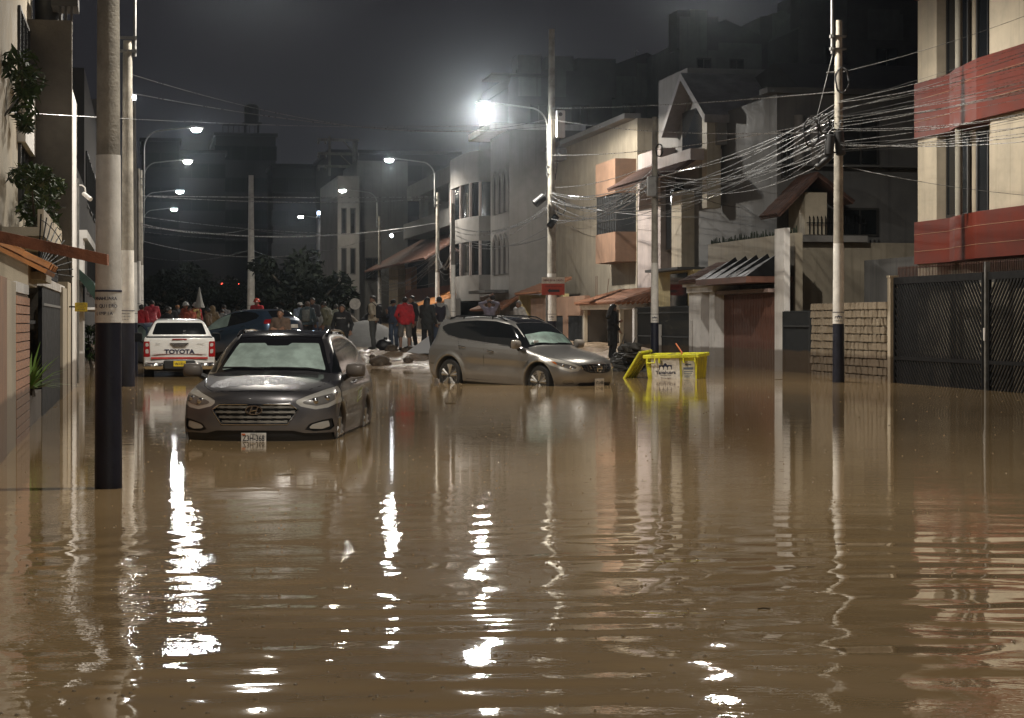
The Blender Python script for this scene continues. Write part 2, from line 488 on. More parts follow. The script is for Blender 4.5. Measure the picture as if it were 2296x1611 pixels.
def car_root(name, label, X, Y, z, heading, pitch=0, roll=0, group=None):
    o = bpy.data.objects.new(name, None); COL.objects.link(o)
    o.matrix_world = Matrix.Translation((X, Y, z)) @ Matrix.Rotation(heading, 4, 'Z') @ Matrix.Rotation(pitch, 4, 'Y') @ Matrix.Rotation(roll, 4, 'X')
    tag(o, label, 'car', group); ORG[o.name] = (0, 0, 0)
    return o
def wheel(parent, x, y, z, R_, w, side, spokes=5, steer=0, rim_m=None, rim_f=.68):
    """tyre with its rim; axis along y, outer face on the given side"""
    M = Matrix.Translation((x, y, z)) @ Matrix.Rotation(steer, 4, 'Z')
    s = side
    t = MB(); t.lathe([(R_*.66, -w/2), (R_*.92, -w/2), (R_*.985, -w*.36), (R_, -w*.2), (R_, w*.2), (R_*.985, w*.36), (R_*.92, w/2), (R_*.66, w/2)], n=36, axis='y')
    tyre = t.part('wheel', rubber, parent, smooth=40); tyre.matrix_local = M
    r = MB(); rr = R_*rim_f
    r.lathe([(rr, s*w*.5), (rr*.93, s*w*.47), (rr*.9, s*w*.2), (rr*.9, -s*w*.3)], n=36, axis='y')
    for i in range(spokes):
        a = 2*PI*i/spokes+.3
        for da in (-.12, .12):
            ca, sa = math.cos(a+da), math.sin(a+da); cb, sb = math.cos(a+da*.6), math.sin(a+da*.6)
            r.tube([(rr*.16*cb, s*w*.36, rr*.16*sb), (rr*.55*ca, s*w*.42, rr*.55*sa), (rr*.95*math.cos(a+da*1.5), s*w*.42, rr*.95*math.sin(a+da*1.5))], [.042, .036, .044], 6)
    r.lathe([(rr*.24, s*w*.30), (rr*.22, s*w*.43), (rr*.1, s*w*.46)], n=18, axis='y')
    d = MB(); d.lathe([(rr*.92, s*w*.05), (rr*.1, s*w*.06)], n=24, axis='y')
    r.part('rim', rim_m or alloy, tyre, smooth=40)
    d.part('brake_disc', black_plastic, tyre, smooth=40)
    return tyre
def text(name, s, size, m, parent, M, ext=.002, align='CENTER', sx=1.0, bold=0.0):
    c = bpy.data.curves.new(name, 'FONT'); c.body = s; c.size = size; c.extrude = ext; c.align_x = align; c.align_y = 'CENTER'; c.offset = bold
    c.resolution_u = 3
    c.materials.append(m)
    o = bpy.data.objects.new(name, c); COL.objects.link(o); o.parent = parent
    o.matrix_local = M @ Matrix.Diagonal((sx, 1, 1, 1))
    return o
def face_M(p, right, up):                 # text plane: x along right, y along up
    r = Vector(right).normalized(); u = Vector(up).normalized(); n = r.cross(u).normalized(); u = n.cross(r)
    M = Matrix((r, u, n)).transposed().to_4x4(); M.translation = Vector(p); return M
def surf_x(fn, y, z, x0, x1, n=60):
    """where a ray along x at (y, z), coming from x0 towards x1, first meets the shell"""
    y = np.atleast_1d(np.array(y, float)); z = np.broadcast_to(np.array(z, float), y.shape)
    lo = np.full(y.shape, float(x0)); best = np.full(y.shape, float(x1)); done = np.zeros(y.shape, bool)
    xs = np.linspace(x0, x1, n)
    for a, b in zip(xs, xs[1:]):
        d = fn(np.stack([np.full(y.shape, b), y, z], 1))
        hit = (d < 0) & ~done; lo[hit] = a; best[hit] = b; done |= hit
    for _ in range(18):
        mid = (lo+best)/2; d = fn(np.stack([mid, y, z], 1)); ins = d < 0
        best = np.where(ins, mid, best); lo = np.where(ins, lo, mid)
    return (lo+best)/2
def surf_y(fn, x, z, y0=1.3, y1=0, n=60):
    f2 = lambda P: fn(P[:, [1, 0, 2]])
    return surf_x(f2, x, z, y0, y1, n)
def front_mask(poly, xmin, soft=.3, xmax=None):
    def f(V, N):
        d = poly_d(np.stack([np.abs(V[:, 1]), V[:, 2]], 1), poly)
        d = np.maximum(d, (xmin-V[:, 0])*soft) if xmax is None else np.maximum(d, (V[:, 0]-xmax)*soft)
        return d
    return f
def side_mask(poly, ny=.35):
    def f(V, N):
        d = poly_d(V[:, [0, 2]], poly)
        return np.maximum(d, (ny-np.abs(N[:, 1]))*.2)
    return f
def half(fm, s):
    return lambda V, N: np.maximum(fm(V, N), -V[:, 1]*s)
def seam(pts, w=.006, ny=.3):
    return lambda V, N: np.maximum(line_d(V[:, [0, 2]], pts)-w, (ny-np.abs(N[:, 1]))*.2)
def mirror_part(parent, x, y, z, s, m, size=(.13, .23, .165), lamp=None):
    b = MB(); a, w, h = size
    fnm = lambda P: smax(smax(np.linalg.norm((P-np.array([0, 0, 0]))/np.array([a*.8, w*.62, h*.62]), axis=1)-1, np.abs(P[:, 1])/(w*.5)-1, .3), np.maximum(np.abs(P[:, 2])/(h*.5)-1, -P[:, 0]/(a*.55)-.55), .3)*a*.5
    V, Q = snet(fnm, (-a*1.1, -w*.75, -h*.75), (a*1.1, w*.75, h*.75), .012)
    o = mesh_obj('wing_mirror', V, Q, m, parent); o.location = (x, y, z); o.rotation_euler = (0, 0, -s*.12)
    k = MB(); k.tube([(0, -s*w*.3, -h*.3), (-.02, -s*w*.75, -h*.62)], [.035, .045], 8)
    k.part('mirror_arm', black_plastic, o, smooth=40)
    g = MB(); g.bbox(-a*.44, -a*.41, -w*.42, w*.42, -h*.4, h*.4, .004); g.part('mirror_glass', dark_glass, o)
    return o
def door_handle(parent, fn, x, z, s, m, up=.02):
    y = float(surf_y(fn, [x], z)[0])
    k = MB(); k.tube([(x+.11, s*(y-.004), z-up*.3), (x+.09, s*(y+.03), z), (x-.08, s*(y+.03), z+up), (x-.11, s*(y-.004), z+up)], [.012, .016, .016, .012], 7)
    k.part('door_handle', m, parent, smooth=40)
def wiper(parent, fn, pts, x0=2.0, x1=0.0, lift=.02):
    ys = [p[0] for p in pts]; zs_ = [p[1] for p in pts]
    xs = surf_x(fn, ys, zs_, x0, x1)
    k = MB(); k.tube([(x+lift, y, z+.008) for x, y, z in zip(xs, ys, zs_)], .009, 5); k.part('wiper', black_plastic, parent)
def roof_rail(parent, fn, x0, x1, y, m, z_lift=.055, r=.017):
    xs = np.linspace(x0, x1, 9)
    f2 = lambda P: fn(P[:, [2, 1, 0]])
    zz = surf_x(f2, np.full(9, y), xs, 2.2, .8)
    for s in (1, -1):
        pts = [(x, s*y, z+z_lift*(0 if i in (0, 8) else 1)) for i, (x, z) in enumerate(zip(xs, zz))]
        k = MB(); k.tube(pts, r, 7)
        for i in (2, 6): k.tube([(xs[i], s*y, zz[i]-.01), (xs[i], s*y, zz[i]+z_lift)], .018, 6)
        k.part('roof_rail', m, parent, smooth=40)

# ---- dark grey sport utility vehicle facing the camera
def build_grey_suv():
    root = car_root('grey_suv', 'dark grey family SUV facing us in the flood with a fully misted windscreen', -3.02, 26.1, -.335, math.radians(-92.6), 0)
    pt = paint('dark grey metallic', (.115, .11, .115), .75, .36, .5, .55, .5)
    prof = Profile([(2.20, .24), (2.31, .34), (2.345, .48), (2.34, .62), (2.315, .76), (2.27, .875), (2.16, .955), (1.9, 1.03), (1.55, 1.085), (1.25, 1.125), (1.08, 1.17),
                    (.85, 1.315), (.55, 1.49), (.36, 1.585), (.12, 1.64), (-.3, 1.672), (-.8, 1.672), (-1.3, 1.64), (-1.75, 1.58), (-2.0, 1.53), (-2.09, 1.46),
                    (-2.12, 1.25), (-2.22, 1.06), (-2.30, .92), (-2.325, .72), (-2.335, .55), (-2.28, .36), (-2.1, .26), (-1.2, .22), (0, .21), (1.2, .22)])
    zs = [.15, .25, .42, .6, .8, .95, 1.04, 1.12, 1.25, 1.45, 1.58, 1.70]
    ws = [.84, .885, .92, .938, .94, .928, .90, .865, .80, .70, .635, .55]
    cr = lambda x, z: .014*np.exp(-((z-(.90+.035*(1.4-x)/2.7))/.035)**2)*np.clip((1.9-np.abs(x))/.3, 0, 1)-.022*np.exp(-((z-.70)/.1)**2)*np.clip((1.0-np.abs(x))/.3, 0, 1)
    axles = [(1.42, .355), (-1.28, .355)]
    fn = car_sdf(prof, zs, ws, .055, .42, .22, axles, .415, .075, .02, crease=cr)
    sh = Shell(fn, (-2.5, -1.08, .1), (2.5, 1.08, 1.8), .026)
    inner = sh.take(lambda V, N: np.minimum(np.maximum(np.minimum(*[np.hypot(V[:, 0]-a, V[:, 2]-b) for a, b in axles])-.412, np.abs(V[:, 1])-.91), (V[:, 2]-.27)))
    sh.object('underbody', inner, black_plastic, root)
    # glass
    ws_poly = [(0, 1.165), (.45, 1.16), (.745, 1.125), (.70, 1.22), (.585, 1.50), (.535, 1.575), (.3, 1.592), (0, 1.597)]
    W = sh.take(front_mask(ws_poly, .28, .4))
    sh2T = W
    fog = [(0, 1.205), (.45, 1.20), (.668, 1.165), (.655, 1.21), (.545, 1.455), (.52, 1.50), (.48, 1.505), (.17, 1.508), (.135, 1.475), (0, 1.472)]
    fT = sh.take(front_mask(fog, .2, .4), T=W)
    fr = sh.object('windscreen', W, gloss_black, root, -.004)
    sh.object('misted_glass', fT, fogged('misted screen', (.44, .56, .51), .55, .3, 2.6), fr, .0015)
    roofT = sh.take(lambda V, N: np.maximum(np.maximum(np.maximum(np.abs(V[:, 1])-.545+.00*V[:, 0], V[:, 0]-.40), -1.72-V[:, 0]), 1.52-V[:, 2]))
    sh.object('glass_roof', roofT, gloss_black, root, .001)
    up = [(.98, 1.115), (.74, 1.30), (.42, 1.475), (.20, 1.545), (-.3, 1.588), (-.9, 1.582), (-1.4, 1.53), (-1.78, 1.44), (-1.80, 1.39), (-1.62, 1.30), (-1.2, 1.235), (-.5, 1.185), (.3, 1.135)]
    for s in (1, -1):
        T = sh.take(half(side_mask(up, .3), s)); g = sh.object('side_window', T, chrome, root, .001)
        inn = [(.90, 1.135), (.70, 1.29), (.40, 1.455), (.18, 1.525), (-.3, 1.567), (-.9, 1.56), (-1.38, 1.51), (-1.70, 1.435), (-1.71, 1.40), (-1.55, 1.32), (-1.2, 1.258), (-.5, 1.208), (.3, 1.157)]
        gt = sh.take(half(side_mask(inn, .2), s), T=T)
        for nm, x0, x1 in (('front_pane', -.16, 1.2), ('rear_pane', -1.04, -.21), ('quarter_pane', -2, -1.09)):
            pT = sh.take(lambda V, N: np.maximum(x0+.10*(V[:, 2]-1.3)-V[:, 0], V[:, 0]-x1-.10*(V[:, 2]-1.3)), T=gt)
            sh.object('pane', pT, dark_glass, g, .003)
        sh.object('window_pillar', gt, gloss_black, g, .002)
        # headlight, wrapping on to the wing
        hp = [(.49, .80), (.55, .755), (.72, .715), (.86, .735), (.97, .79), (.99, 1.0), (.93, 1.0), (.80, .955), (.62, .885), (.505, .835)]
        hT = sh.take(half(front_mask(hp, 1.40, .5), s))
        h2 = sh.take(front_mask([(.56, .805), (.60, .785), (.73, .76), (.85, .785), (.93, .83), (.94, .92), (.80, .885), (.63, .835)], 1.4, .5), T=hT)
        ho = sh.object('headlight', hT, lamp_shell, root, -.006, .02)
        sh.object('inner_lens', h2, lamp_dark, ho, -.002)
        for yy, zz, r in ((.70, .815, .05), (.83, .845, .042)):
            xx = float(surf_x(fn, [s*yy], zz, 2.6, .5)[0])
            k = MB(); k.ball((xx-.012, s*yy, zz), (.02, r, r*.85), 14, 8); k.part('projector', chrome, ho, smooth=60)
        fp = [(.60, .475), (.66, .545), (.80, .585), (.905, .605), (.925, .50), (.88, .46), (.7, .45)]
        ft = sh.take(half(front_mask(fp, 1.5, .5), s)); fb = sh.object('fog_lamp', ft, black_plastic, root, -.02, .03)
        k2 = [(.64, .485), (.69, .535), (.80, .565), (.87, .575), (.885, .505), (.80, .475)]
        T2 = sh.take(front_mask(k2, 1.5, .5), T=ft); sh.object('lens', T2, lamp_shell, fb, -.008)
    # grille
    gp = [(0, .790), (.43, .785), (.525, .715), (.40, .545), (0, .535)]
    gT = sh.take(front_mask(gp, 1.9, .6)); grille = sh.object('grille', gT, black_plastic, root, -.05, .06)
    for zc, w0 in ((.745, .47), (.685, .487), (.625, .44), (.570, .40)):
        ys = np.linspace(-w0, w0, 21); k = MB(); xs = surf_x(fn, ys, np.full(21, zc), 2.6, 1.2)
        for i in range(20):
            a, b = (xs[i]-.012, ys[i]), (xs[i+1]-.012, ys[i+1])
            hgt = .017*(1+.25*math.sin(i*2.4))
            k.add([(a[0]-.03, a[1], zc-hgt), (a[0]+.012, a[1], zc-hgt*.5), (a[0]+.006, a[1], zc+hgt), (a[0]-.03, a[1], zc+hgt),
                   (b[0]-.03, b[1], zc-hgt), (b[0]+.012, b[1], zc-hgt*.5), (b[0]+.006, b[1], zc+hgt), (b[0]-.03, b[1], zc+hgt)],
                  [(0, 1, 5, 4), (1, 2, 6, 5), (2, 3, 7, 6), (3, 0, 4, 7)])
        k.part('grille_bar', satin, grille, smooth=50)
    k = MB()
    rim = [(s_*y, z) for s_, seq in ((1, [(.43, .785), (.525, .715), (.40, .545)]), (-1, [(.40, .545), (.525, .715), (.43, .785)])) for y, z in seq]
    rim = rim+[rim[0]]; pts = []
    for (a, b), (c, d) in zip(rim, rim[1:]):
        for j in range(6): pts.append((a+(c-a)*j/6, b+(d-b)*j/6))
    pts.append(rim[-1]); xs = surf_x(fn, [p[0] for p in pts], [p[1] for p in pts], 2.6, 1.2)
    k.tube([(x+.002, p[0], p[1]) for x, p in zip(xs, pts)], .011, 6); k.part('grille_surround', chrome, grille, smooth=50)
    # oval badge with its slanted letter
    bx = float(surf_x(fn, [0], .715, 2.6, 1.2)[0])+.012
    k = MB(); k.tube([(bx, .098*math.cos(a), .715+.052*math.sin(a)) for a in np.linspace(0, 2*PI, 29)], .0095, 6)
    k.tube([(bx, -.052, .715-.040), (bx, -.020, .715+.044)], .012, 6); k.tube([(bx, .020, .715-.044), (bx, .052, .715+.040)], .012, 6)
    k.tube([(bx, -.036, .713-.006), (bx, .036, .713+.006)], .011, 6)
    k.M = None; k.part('badge', chrome, grille, smooth=50)
    k = MB(); k.prism([(.09*math.cos(a), .715+.046*math.sin(a)) for a in np.linspace(0, 2*PI, 25)[:-1]], bx-.02, bx-.006, 'x'); k.part('badge_field', gloss_black, grille)
    # lower intake, sill, plate
    lp = [(0, .47), (.47, .465), (.60, .43), (.92, .43), (.93, .2), (0, .2)]
    lT = sh.take(front_mask(lp, 1.75, .6)); sh.object('lower_intake', lT, black_plastic, root, -.02, .03)
    T = sh.take(lambda V, N: np.maximum(V[:, 2]-.36, .2-np.abs(N[:, 1]))); sh.object('sill', T, black_plastic, root, .004)
    px = float(surf_x(fn, [0], .42, 2.6, 1.2)[0])+.012
    pl = MB(); pl.bbox(px, px+.008, -.153, .153, .29, .44, .004); plate = pl.part('number_plate', plate_white, root)
    Mp = face_M((px+.0095, 0, .372), (0, 1, 0), (0, 0, 1))
    text('plate_number', 'Z3H-368', .098, ink, plate, Mp, .0008, sx=.74, bold=.0015)
    text('plate_country', 'PERU', .034, ink, plate, face_M((px+.0095, 0, .422), (0, 1, 0), (0, 0, 1)), .0008)
    k = MB(); k.box(px+.0085, px+.0095, -.145, -.10, .412, .432); k.part('plate_seal', simple('plate seal', (.5, .12, .03), .5), plate)
    # shut lines
    for ln in ([(1.02, .38), (1.03, .9), (1.0, 1.10)], [(-.19, .33), (-.20, .9), (-.21, 1.16)], [(-.86, .8), (-1.02, 1.0), (-1.08, 1.19)], [(1.02, .36), (-.8, .33)]):
        sh.object('door_seam', sh.take(seam(ln, .006)), black_plastic, root, -.006)
    bonnet = [(0, .925), (.50, .90), (.72, .98), (.78, 1.10)]
    sh.object('bonnet_seam', sh.take(lambda V, N: np.maximum(np.minimum(line_d(np.stack([V[:, 0], np.abs(V[:, 1])], 1), [(2.21, 0), (2.17, .35), (2.02, .60), (1.7, .74), (1.2, .80)])-.006, 9), .9-V[:, 2])), black_plastic, root, -.006)
    body = sh.object('body', sh.T, pt, root)
    # rain beads still lying on the bonnet
    rb = random.Random(8); poly = [(-.62, 1.86), (-.58, 1.62), (-.48, 1.42), (-.30, 1.36), (-.14, 1.48), (0, 1.42), (.22, 1.50), (.40, 1.60), (.56, 1.80), (.30, 1.93), (0, 1.98), (-.32, 2.0), (-.5, 2.0)]
    cand = np.array([(rb.uniform(-.64, .58), rb.uniform(1.3, 2.05)) for _ in range(9000)]); dd = poly_d(cand, poly); cand = cand[dd < -.0+.02*np.sin(cand[:, 0]*40)]
    f2 = lambda P: fn(P[:, [2, 1, 0]]); zz = surf_x(f2, cand[:, 0], cand[:, 1], 1.6, .7, 40); q = MB()
    for (y, x), z in zip(cand.tolist(), zz.tolist()):
        r = rb.uniform(.004, .009); n = 6; b0 = len(q.v)
        q.v += [(x+r*math.cos(2*PI*i/n), y+r*math.sin(2*PI*i/n), z-.0005) for i in range(n)]+[(x+.6*r*math.cos(2*PI*i/n), y+.6*r*math.sin(2*PI*i/n), z+r*.45) for i in range(n)]+[(x, y, z+r*.6)]
        q.f += [(b0+i, b0+(i+1) % n, b0+n+(i+1) % n, b0+n+i) for i in range(n)]+[(b0+n+i, b0+n+(i+1) % n, b0+2*n) for i in range(n)]
    q.part('rain_beads', simple('rain bead', (.62, .63, .67), .25, 0, .6, 1, .05), body, smooth=80, kind='stuff')
    for (a, b) in axles:
        for s in (1, -1): wheel(root, a, s*.80, b, .365, .235, s, 5)
    for s in (1, -1):
        mirror_part(root, .86, s*1.055, 1.165, s, pt, (.15, .25, .18))
        door_handle(root, fn, -.02, .985, s, pt); door_handle(root, fn, -.93, 1.03, s, pt)
    wiper(root, fn, [(.60, 1.165), (.3, 1.19), (.02, 1.195), (-.05, 1.19)], 2, 0); wiper(root, fn, [(-.1, 1.18), (-.35, 1.195), (-.66, 1.19)], 2, 0)
    roof_rail(root, fn, .22, -1.55, .585, gloss_black, .04, .02)
    k = MB(); y0 = float(surf_y(fn, [-.52], .80)[0])
    pa = [(-.36, .70), (-.36, .86), (-.74, .90), (-.74, .74)]
    ys = surf_y(fn, [p[0] for p in pa], [p[1] for p in pa])
    k.add([(p[0], y+.004, p[1]) for p, y in zip(pa, ys)]+[(p[0], y+.001, p[1]) for p, y in zip(pa, ys)], [(0, 1, 2, 3), (7, 6, 5, 4), (0, 4, 5, 1), (1, 5, 6, 2), (2, 6, 7, 3), (3, 7, 4, 0)])
    stk = k.part('door_sticker', pm('sticker yellow green', (.36, .38, .10), .5, .3, 12, 0, 30), root)
    gx = MB()
    for i in range(1, 4):
        u = i/4
        pp = [(-.36-.38*u, .70+.04*u), (-.36-.38*u, .86+.04*u)]; yy = surf_y(fn, [p[0] for p in pp], [p[1] for p in pp])
        gx.tube([(p[0], y+.006, p[1]) for p, y in zip(pp, yy)], .004, 4)
        pp = [(-.36, .70+.16*u), (-.74, .74+.16*u)]; yy = surf_y(fn, [p[0] for p in pp], [p[1] for p in pp])
        gx.tube([(p[0], y+.006, p[1]) for p, y in zip(pp, yy)], .004, 4)
    gx.part('sticker_lines', simple('sticker dark', (.08, .09, .05), .5), stk)
    return root
# ---- silver crossover, nose down in the water
def build_silver_suv():
    X0, Y0 = .20, 46.2
    root = car_root('silver_suv', 'silver crossover stranded nose down in the flood with roof rails', X0, Y0, -.235, math.radians(-44), math.radians(2.1)); root.scale = (1.03, 1.03, 1.10); root.location.z = -.29
    pt = paint('silver beige metallic', (.28, .273, .262), .85, .34, .55, .50, .35)
    prof = Profile([(2.22, .26), (2.33, .36), (2.385, .50), (2.39, .62), (2.365, .74), (2.30, .84), (2.17, .915), (1.9, .99), (1.55, 1.055), (1.28, 1.10), (1.12, 1.15),
                    (.9, 1.29), (.6, 1.455), (.36, 1.565), (.1, 1.635), (-.3, 1.68), (-.8, 1.685), (-1.3, 1.655), (-1.75, 1.615), (-2.04, 1.56), (-2.15, 1.46),
                    (-2.20, 1.25), (-2.31, 1.08), (-2.385, .95), (-2.40, .75), (-2.38, .56), (-2.3, .38), (-2.1, .28), (-1.2, .235), (0, .22), (1.2, .235)])
    zs = [.15, .27, .45, .62, .8, .93, 1.03, 1.10, 1.25, 1.45, 1.58, 1.70]
    ws = [.84, .89, .925, .94, .942, .93, .905, .87, .81, .715, .655, .57]
    cr = lambda x, z: -.02*np.exp(-((z-.66)/.12)**2)*np.clip((1.0-np.abs(x))/.3, 0, 1)
    axles = [(1.425, .375), (-1.40, .375)]
    fn = car_sdf(prof, zs, ws, .055, .50, .30, axles, .43, .09, .026, crease=cr)
    sh = Shell(fn, (-2.55, -1.08, .1), (2.55, 1.08, 1.82), .028)
    inner = sh.take(lambda V, N: np.minimum(np.maximum(np.minimum(*[np.hypot(V[:, 0]-a, V[:, 2]-b) for a, b in axles])-.427, np.abs(V[:, 1])-.905), (V[:, 2]-.29)))
    sh.object('underbody', inner, black_plastic, root)
    W = sh.take(front_mask([(0, 1.14), (.45, 1.135), (.755, 1.10), (.71, 1.22), (.60, 1.49), (.55, 1.555), (.3, 1.575), (0, 1.58)], .28, .4))
    fT = sh.take(front_mask([(0, 1.175), (.45, 1.17), (.70, 1.135), (.67, 1.22), (.62, 1.34), (.2, 1.39), (0, 1.40)], .2, .4), T=W)
    fr = sh.object('windscreen', W, dark_glass, root, -.004)
    sh.object('misted_glass', fT, fogged('misted green screen', (.17, .27, .23), .25, .12, 1.6), fr, .001)
    T = sh.take(lambda V, N: np.maximum(np.maximum(np.maximum(np.abs(V[:, 1])-.47, V[:, 0]-.30), -.62-V[:, 0]), 1.5-V[:, 2])); sh.object('sunroof', T, gloss_black, root, -.002)
    up = [(1.06, 1.075), (.84, 1.24), (.52, 1.435), (.28, 1.53), (-.2, 1.588), (-.8, 1.588), (-1.3, 1.55), (-1.72, 1.48), (-1.86, 1.42), (-1.83, 1.36), (-1.6, 1.25), (-1.2, 1.19), (-.4, 1.14), (.4, 1.10)]
    for s in (1, -1):
        T = sh.take(half(side_mask(up, .3), s))
        mir = [(1.08, 1.07), (.82, 1.26), (.70, 1.17), (.70, 1.06)]
        g = sh.object('side_window', T, gloss_black, root, -.002)
        for nm, a, b in (('p', -.30, .84), ('p', -1.9, -.36)):
            pT = sh.take(lambda V, N: np.maximum(np.maximum(a+.12*(V[:, 2]-1.3)-V[:, 0], V[:, 0]-b-.12*(V[:, 2]-1.3)), poly_d(V[:, [0, 2]], up)+.018), T=T)
            g2 = sh.object('pane', pT, dark_glass, g, .002)
        ln = sh.take(half(lambda V, N: np.maximum(np.abs(poly_d(V[:, [0, 2]], up)-.012)-.010, np.maximum((.3-np.abs(N[:, 1]))*.2, V[:, 2]-1.27+.04*V[:, 0])), s)); sh.object('window_trim', ln, chrome, root, .003)
        hp = [(.48, .72), (.56, .645), (.70, .625), (.82, .665), (.95, .75), (.99, .92), (.93, .93), (.80, .885), (.60, .80)]
        hT = sh.take(half(front_mask(hp, 1.42, .5), s)); h2 = sh.take(front_mask([(.56, .72), (.61, .69), (.70, .68), (.81, .72), (.91, .79), (.92, .84), (.79, .805), (.64, .76)], 1.42, .5), T=hT)
        h3 = sh.take(front_mask([(.86, .60), (1.1, .6), (1.1, 1.0), (.90, 1.0)], 1.3, .5), T=h2)
        ho = sh.object('headlight', hT, lamp_shell, root, -.004, .015); sh.object('inner_lens', h2, lamp_dark, ho, -.002); sh.object('side_lens', h3, amber_lens, ho, -.001)
        for yy, zz, r in ((.68, .715, .042), (.79, .755, .04)):
            xx = float(surf_x(fn, [s*yy], zz, 2.6, .5)[0]); k = MB(); k.ball((xx-.012, s*yy, zz), (.02, r, r*.8), 14, 8); k.part('projector', chrome, ho, smooth=60)
        fp = [(.60, .40), (.66, .455), (.78, .455), (.82, .40), (.74, .37)]
        ft = sh.take(half(front_mask(fp, 1.5, .5), s)); sh.object('fog_lamp', ft, lamp_dark, root, -.02, .03)
    gp = [(0, .795), (.30, .79), (.52, .76), (.50, .71), (.40, .645), (.30, .615), (0, .605)]
    gT = sh.take(front_mask(gp, 1.9, .6)); grille = sh.object('grille', gT, black_plastic, root, -.03, .04)
    for s in (1, -1):
        for y0, z0, y1, z1 in ((.13, .79, .20, .62), (.30, .785, .245, .70), (.36, .78, .31, .66), (.43, .77, .385, .665), (.49, .76, .45, .69)):
            if y0 < .2: y0, z0, y1, z1 = .20, .79, .115, .615
            ys = np.linspace(y0, y1, 6)*s; zz = np.linspace(z0, z1, 6); xs = surf_x(fn, ys, zz, 2.6, 1.2)
            k = MB(); k.tube([(x-.004, y, z) for x, y, z in zip(xs, ys, zz)], .013, 6); k.part('grille_bar', chrome, grille, smooth=50)
    bx = float(surf_x(fn, [0], .70, 2.6, 1.2)[0])
    k = MB(); k.tube([(bx+.004, .072*math.cos(a), .70+.072*math.sin(a)) for a in np.linspace(0, 2*PI, 25)], .011, 6)
    k.box(bx-.004, bx+.012, -.095, .095, .684, .716); k.part('badge', chrome, grille, smooth=50)
    for i in range(3):
        zc = .64+.05*i; ys = np.linspace(-.47, .47, 15); xs = surf_x(fn, ys, np.full(15, zc), 2.6, 1.2)
        k = MB(); k.tube([(x-.022, y, zc) for x, y in zip(xs, ys)], .006, 4); k.part('grille_slat', simple('grille grey', (.08, .08, .08), .4, .5), grille)
    lp = [(0, .42), (.50, .41), (.56, .34), (0, .33)]
    lT = sh.take(front_mask(lp, 1.75, .6)); sh.object('lower_intake', lT, black_plastic, root, -.02, .03)
    px = float(surf_x(fn, [0], .46, 2.6, 1.2)[0])+.012
    pl = MB(); pl.bbox(px, px+.008, -.153, .153, .34, .49, .004); plate = pl.part('number_plate', plate_white, root)
    text('plate_number', 'V7U-400', .095, ink, plate, face_M((px+.0095, 0, .405), (0, 1, 0), (0, 0, 1)), .0008, sx=.74, bold=.0015)
    for ln in ([(1.10, .38), (1.10, .8), (1.05, 1.06)], [(-.28, .33), (-.30, .9), (-.36, 1.12)], [(-.95, .78), (-1.12, 1.0), (-1.22, 1.17)], [(1.08, .35), (-.86, .34)], [(-1.9, .62), (-2.4, .60)]):
        o = sh.object('door_seam', sh.take(seam(ln, .007)), black_plastic, root, -.006); o['kind'] = 'stuff'
    sh.object('bonnet_seam', sh.take(lambda V, N: np.maximum(line_d(np.stack([V[:, 0], np.abs(V[:, 1])], 1), [(2.24, 0), (2.2, .35), (2.05, .60), (1.7, .76), (1.2, .80)])-.006, .88-V[:, 2])), black_plastic, root, -.006)
    sh.object('body', sh.T, pt, root)
    for i, (a, b) in enumerate(axles):
        for s in (1, -1): wheel(root, a, s*.80, b, .372, .24, s, 5, steer=math.radians(-4) if i == 0 else 0, rim_f=.70)
    for s in (1, -1):
        mirror_part(root, .80, s*1.05, 1.14, s, pt, (.16, .24, .19)); door_handle(root, fn, -.10, .955, s, chrome); door_handle(root, fn, -1.02, 1.01, s, chrome)
    wiper(root, fn, [(.62, 1.14), (.3, 1.165), (.02, 1.17)], 2, 0); wiper(root, fn, [(-.1, 1.155), (-.35, 1.17), (-.66, 1.165)], 2, 0)
    roof_rail(root, fn, .10, -1.75, .60, gloss_black, .055, .018)
    k = MB(); xx = float(surf_x(fn, [-.52], 1.185, 2, 0)[0]); k.box(xx-.02, xx+.004, -.60, -.46, 1.155, 1.225); k.part('screen_sticker', plate_white, root)
    return root
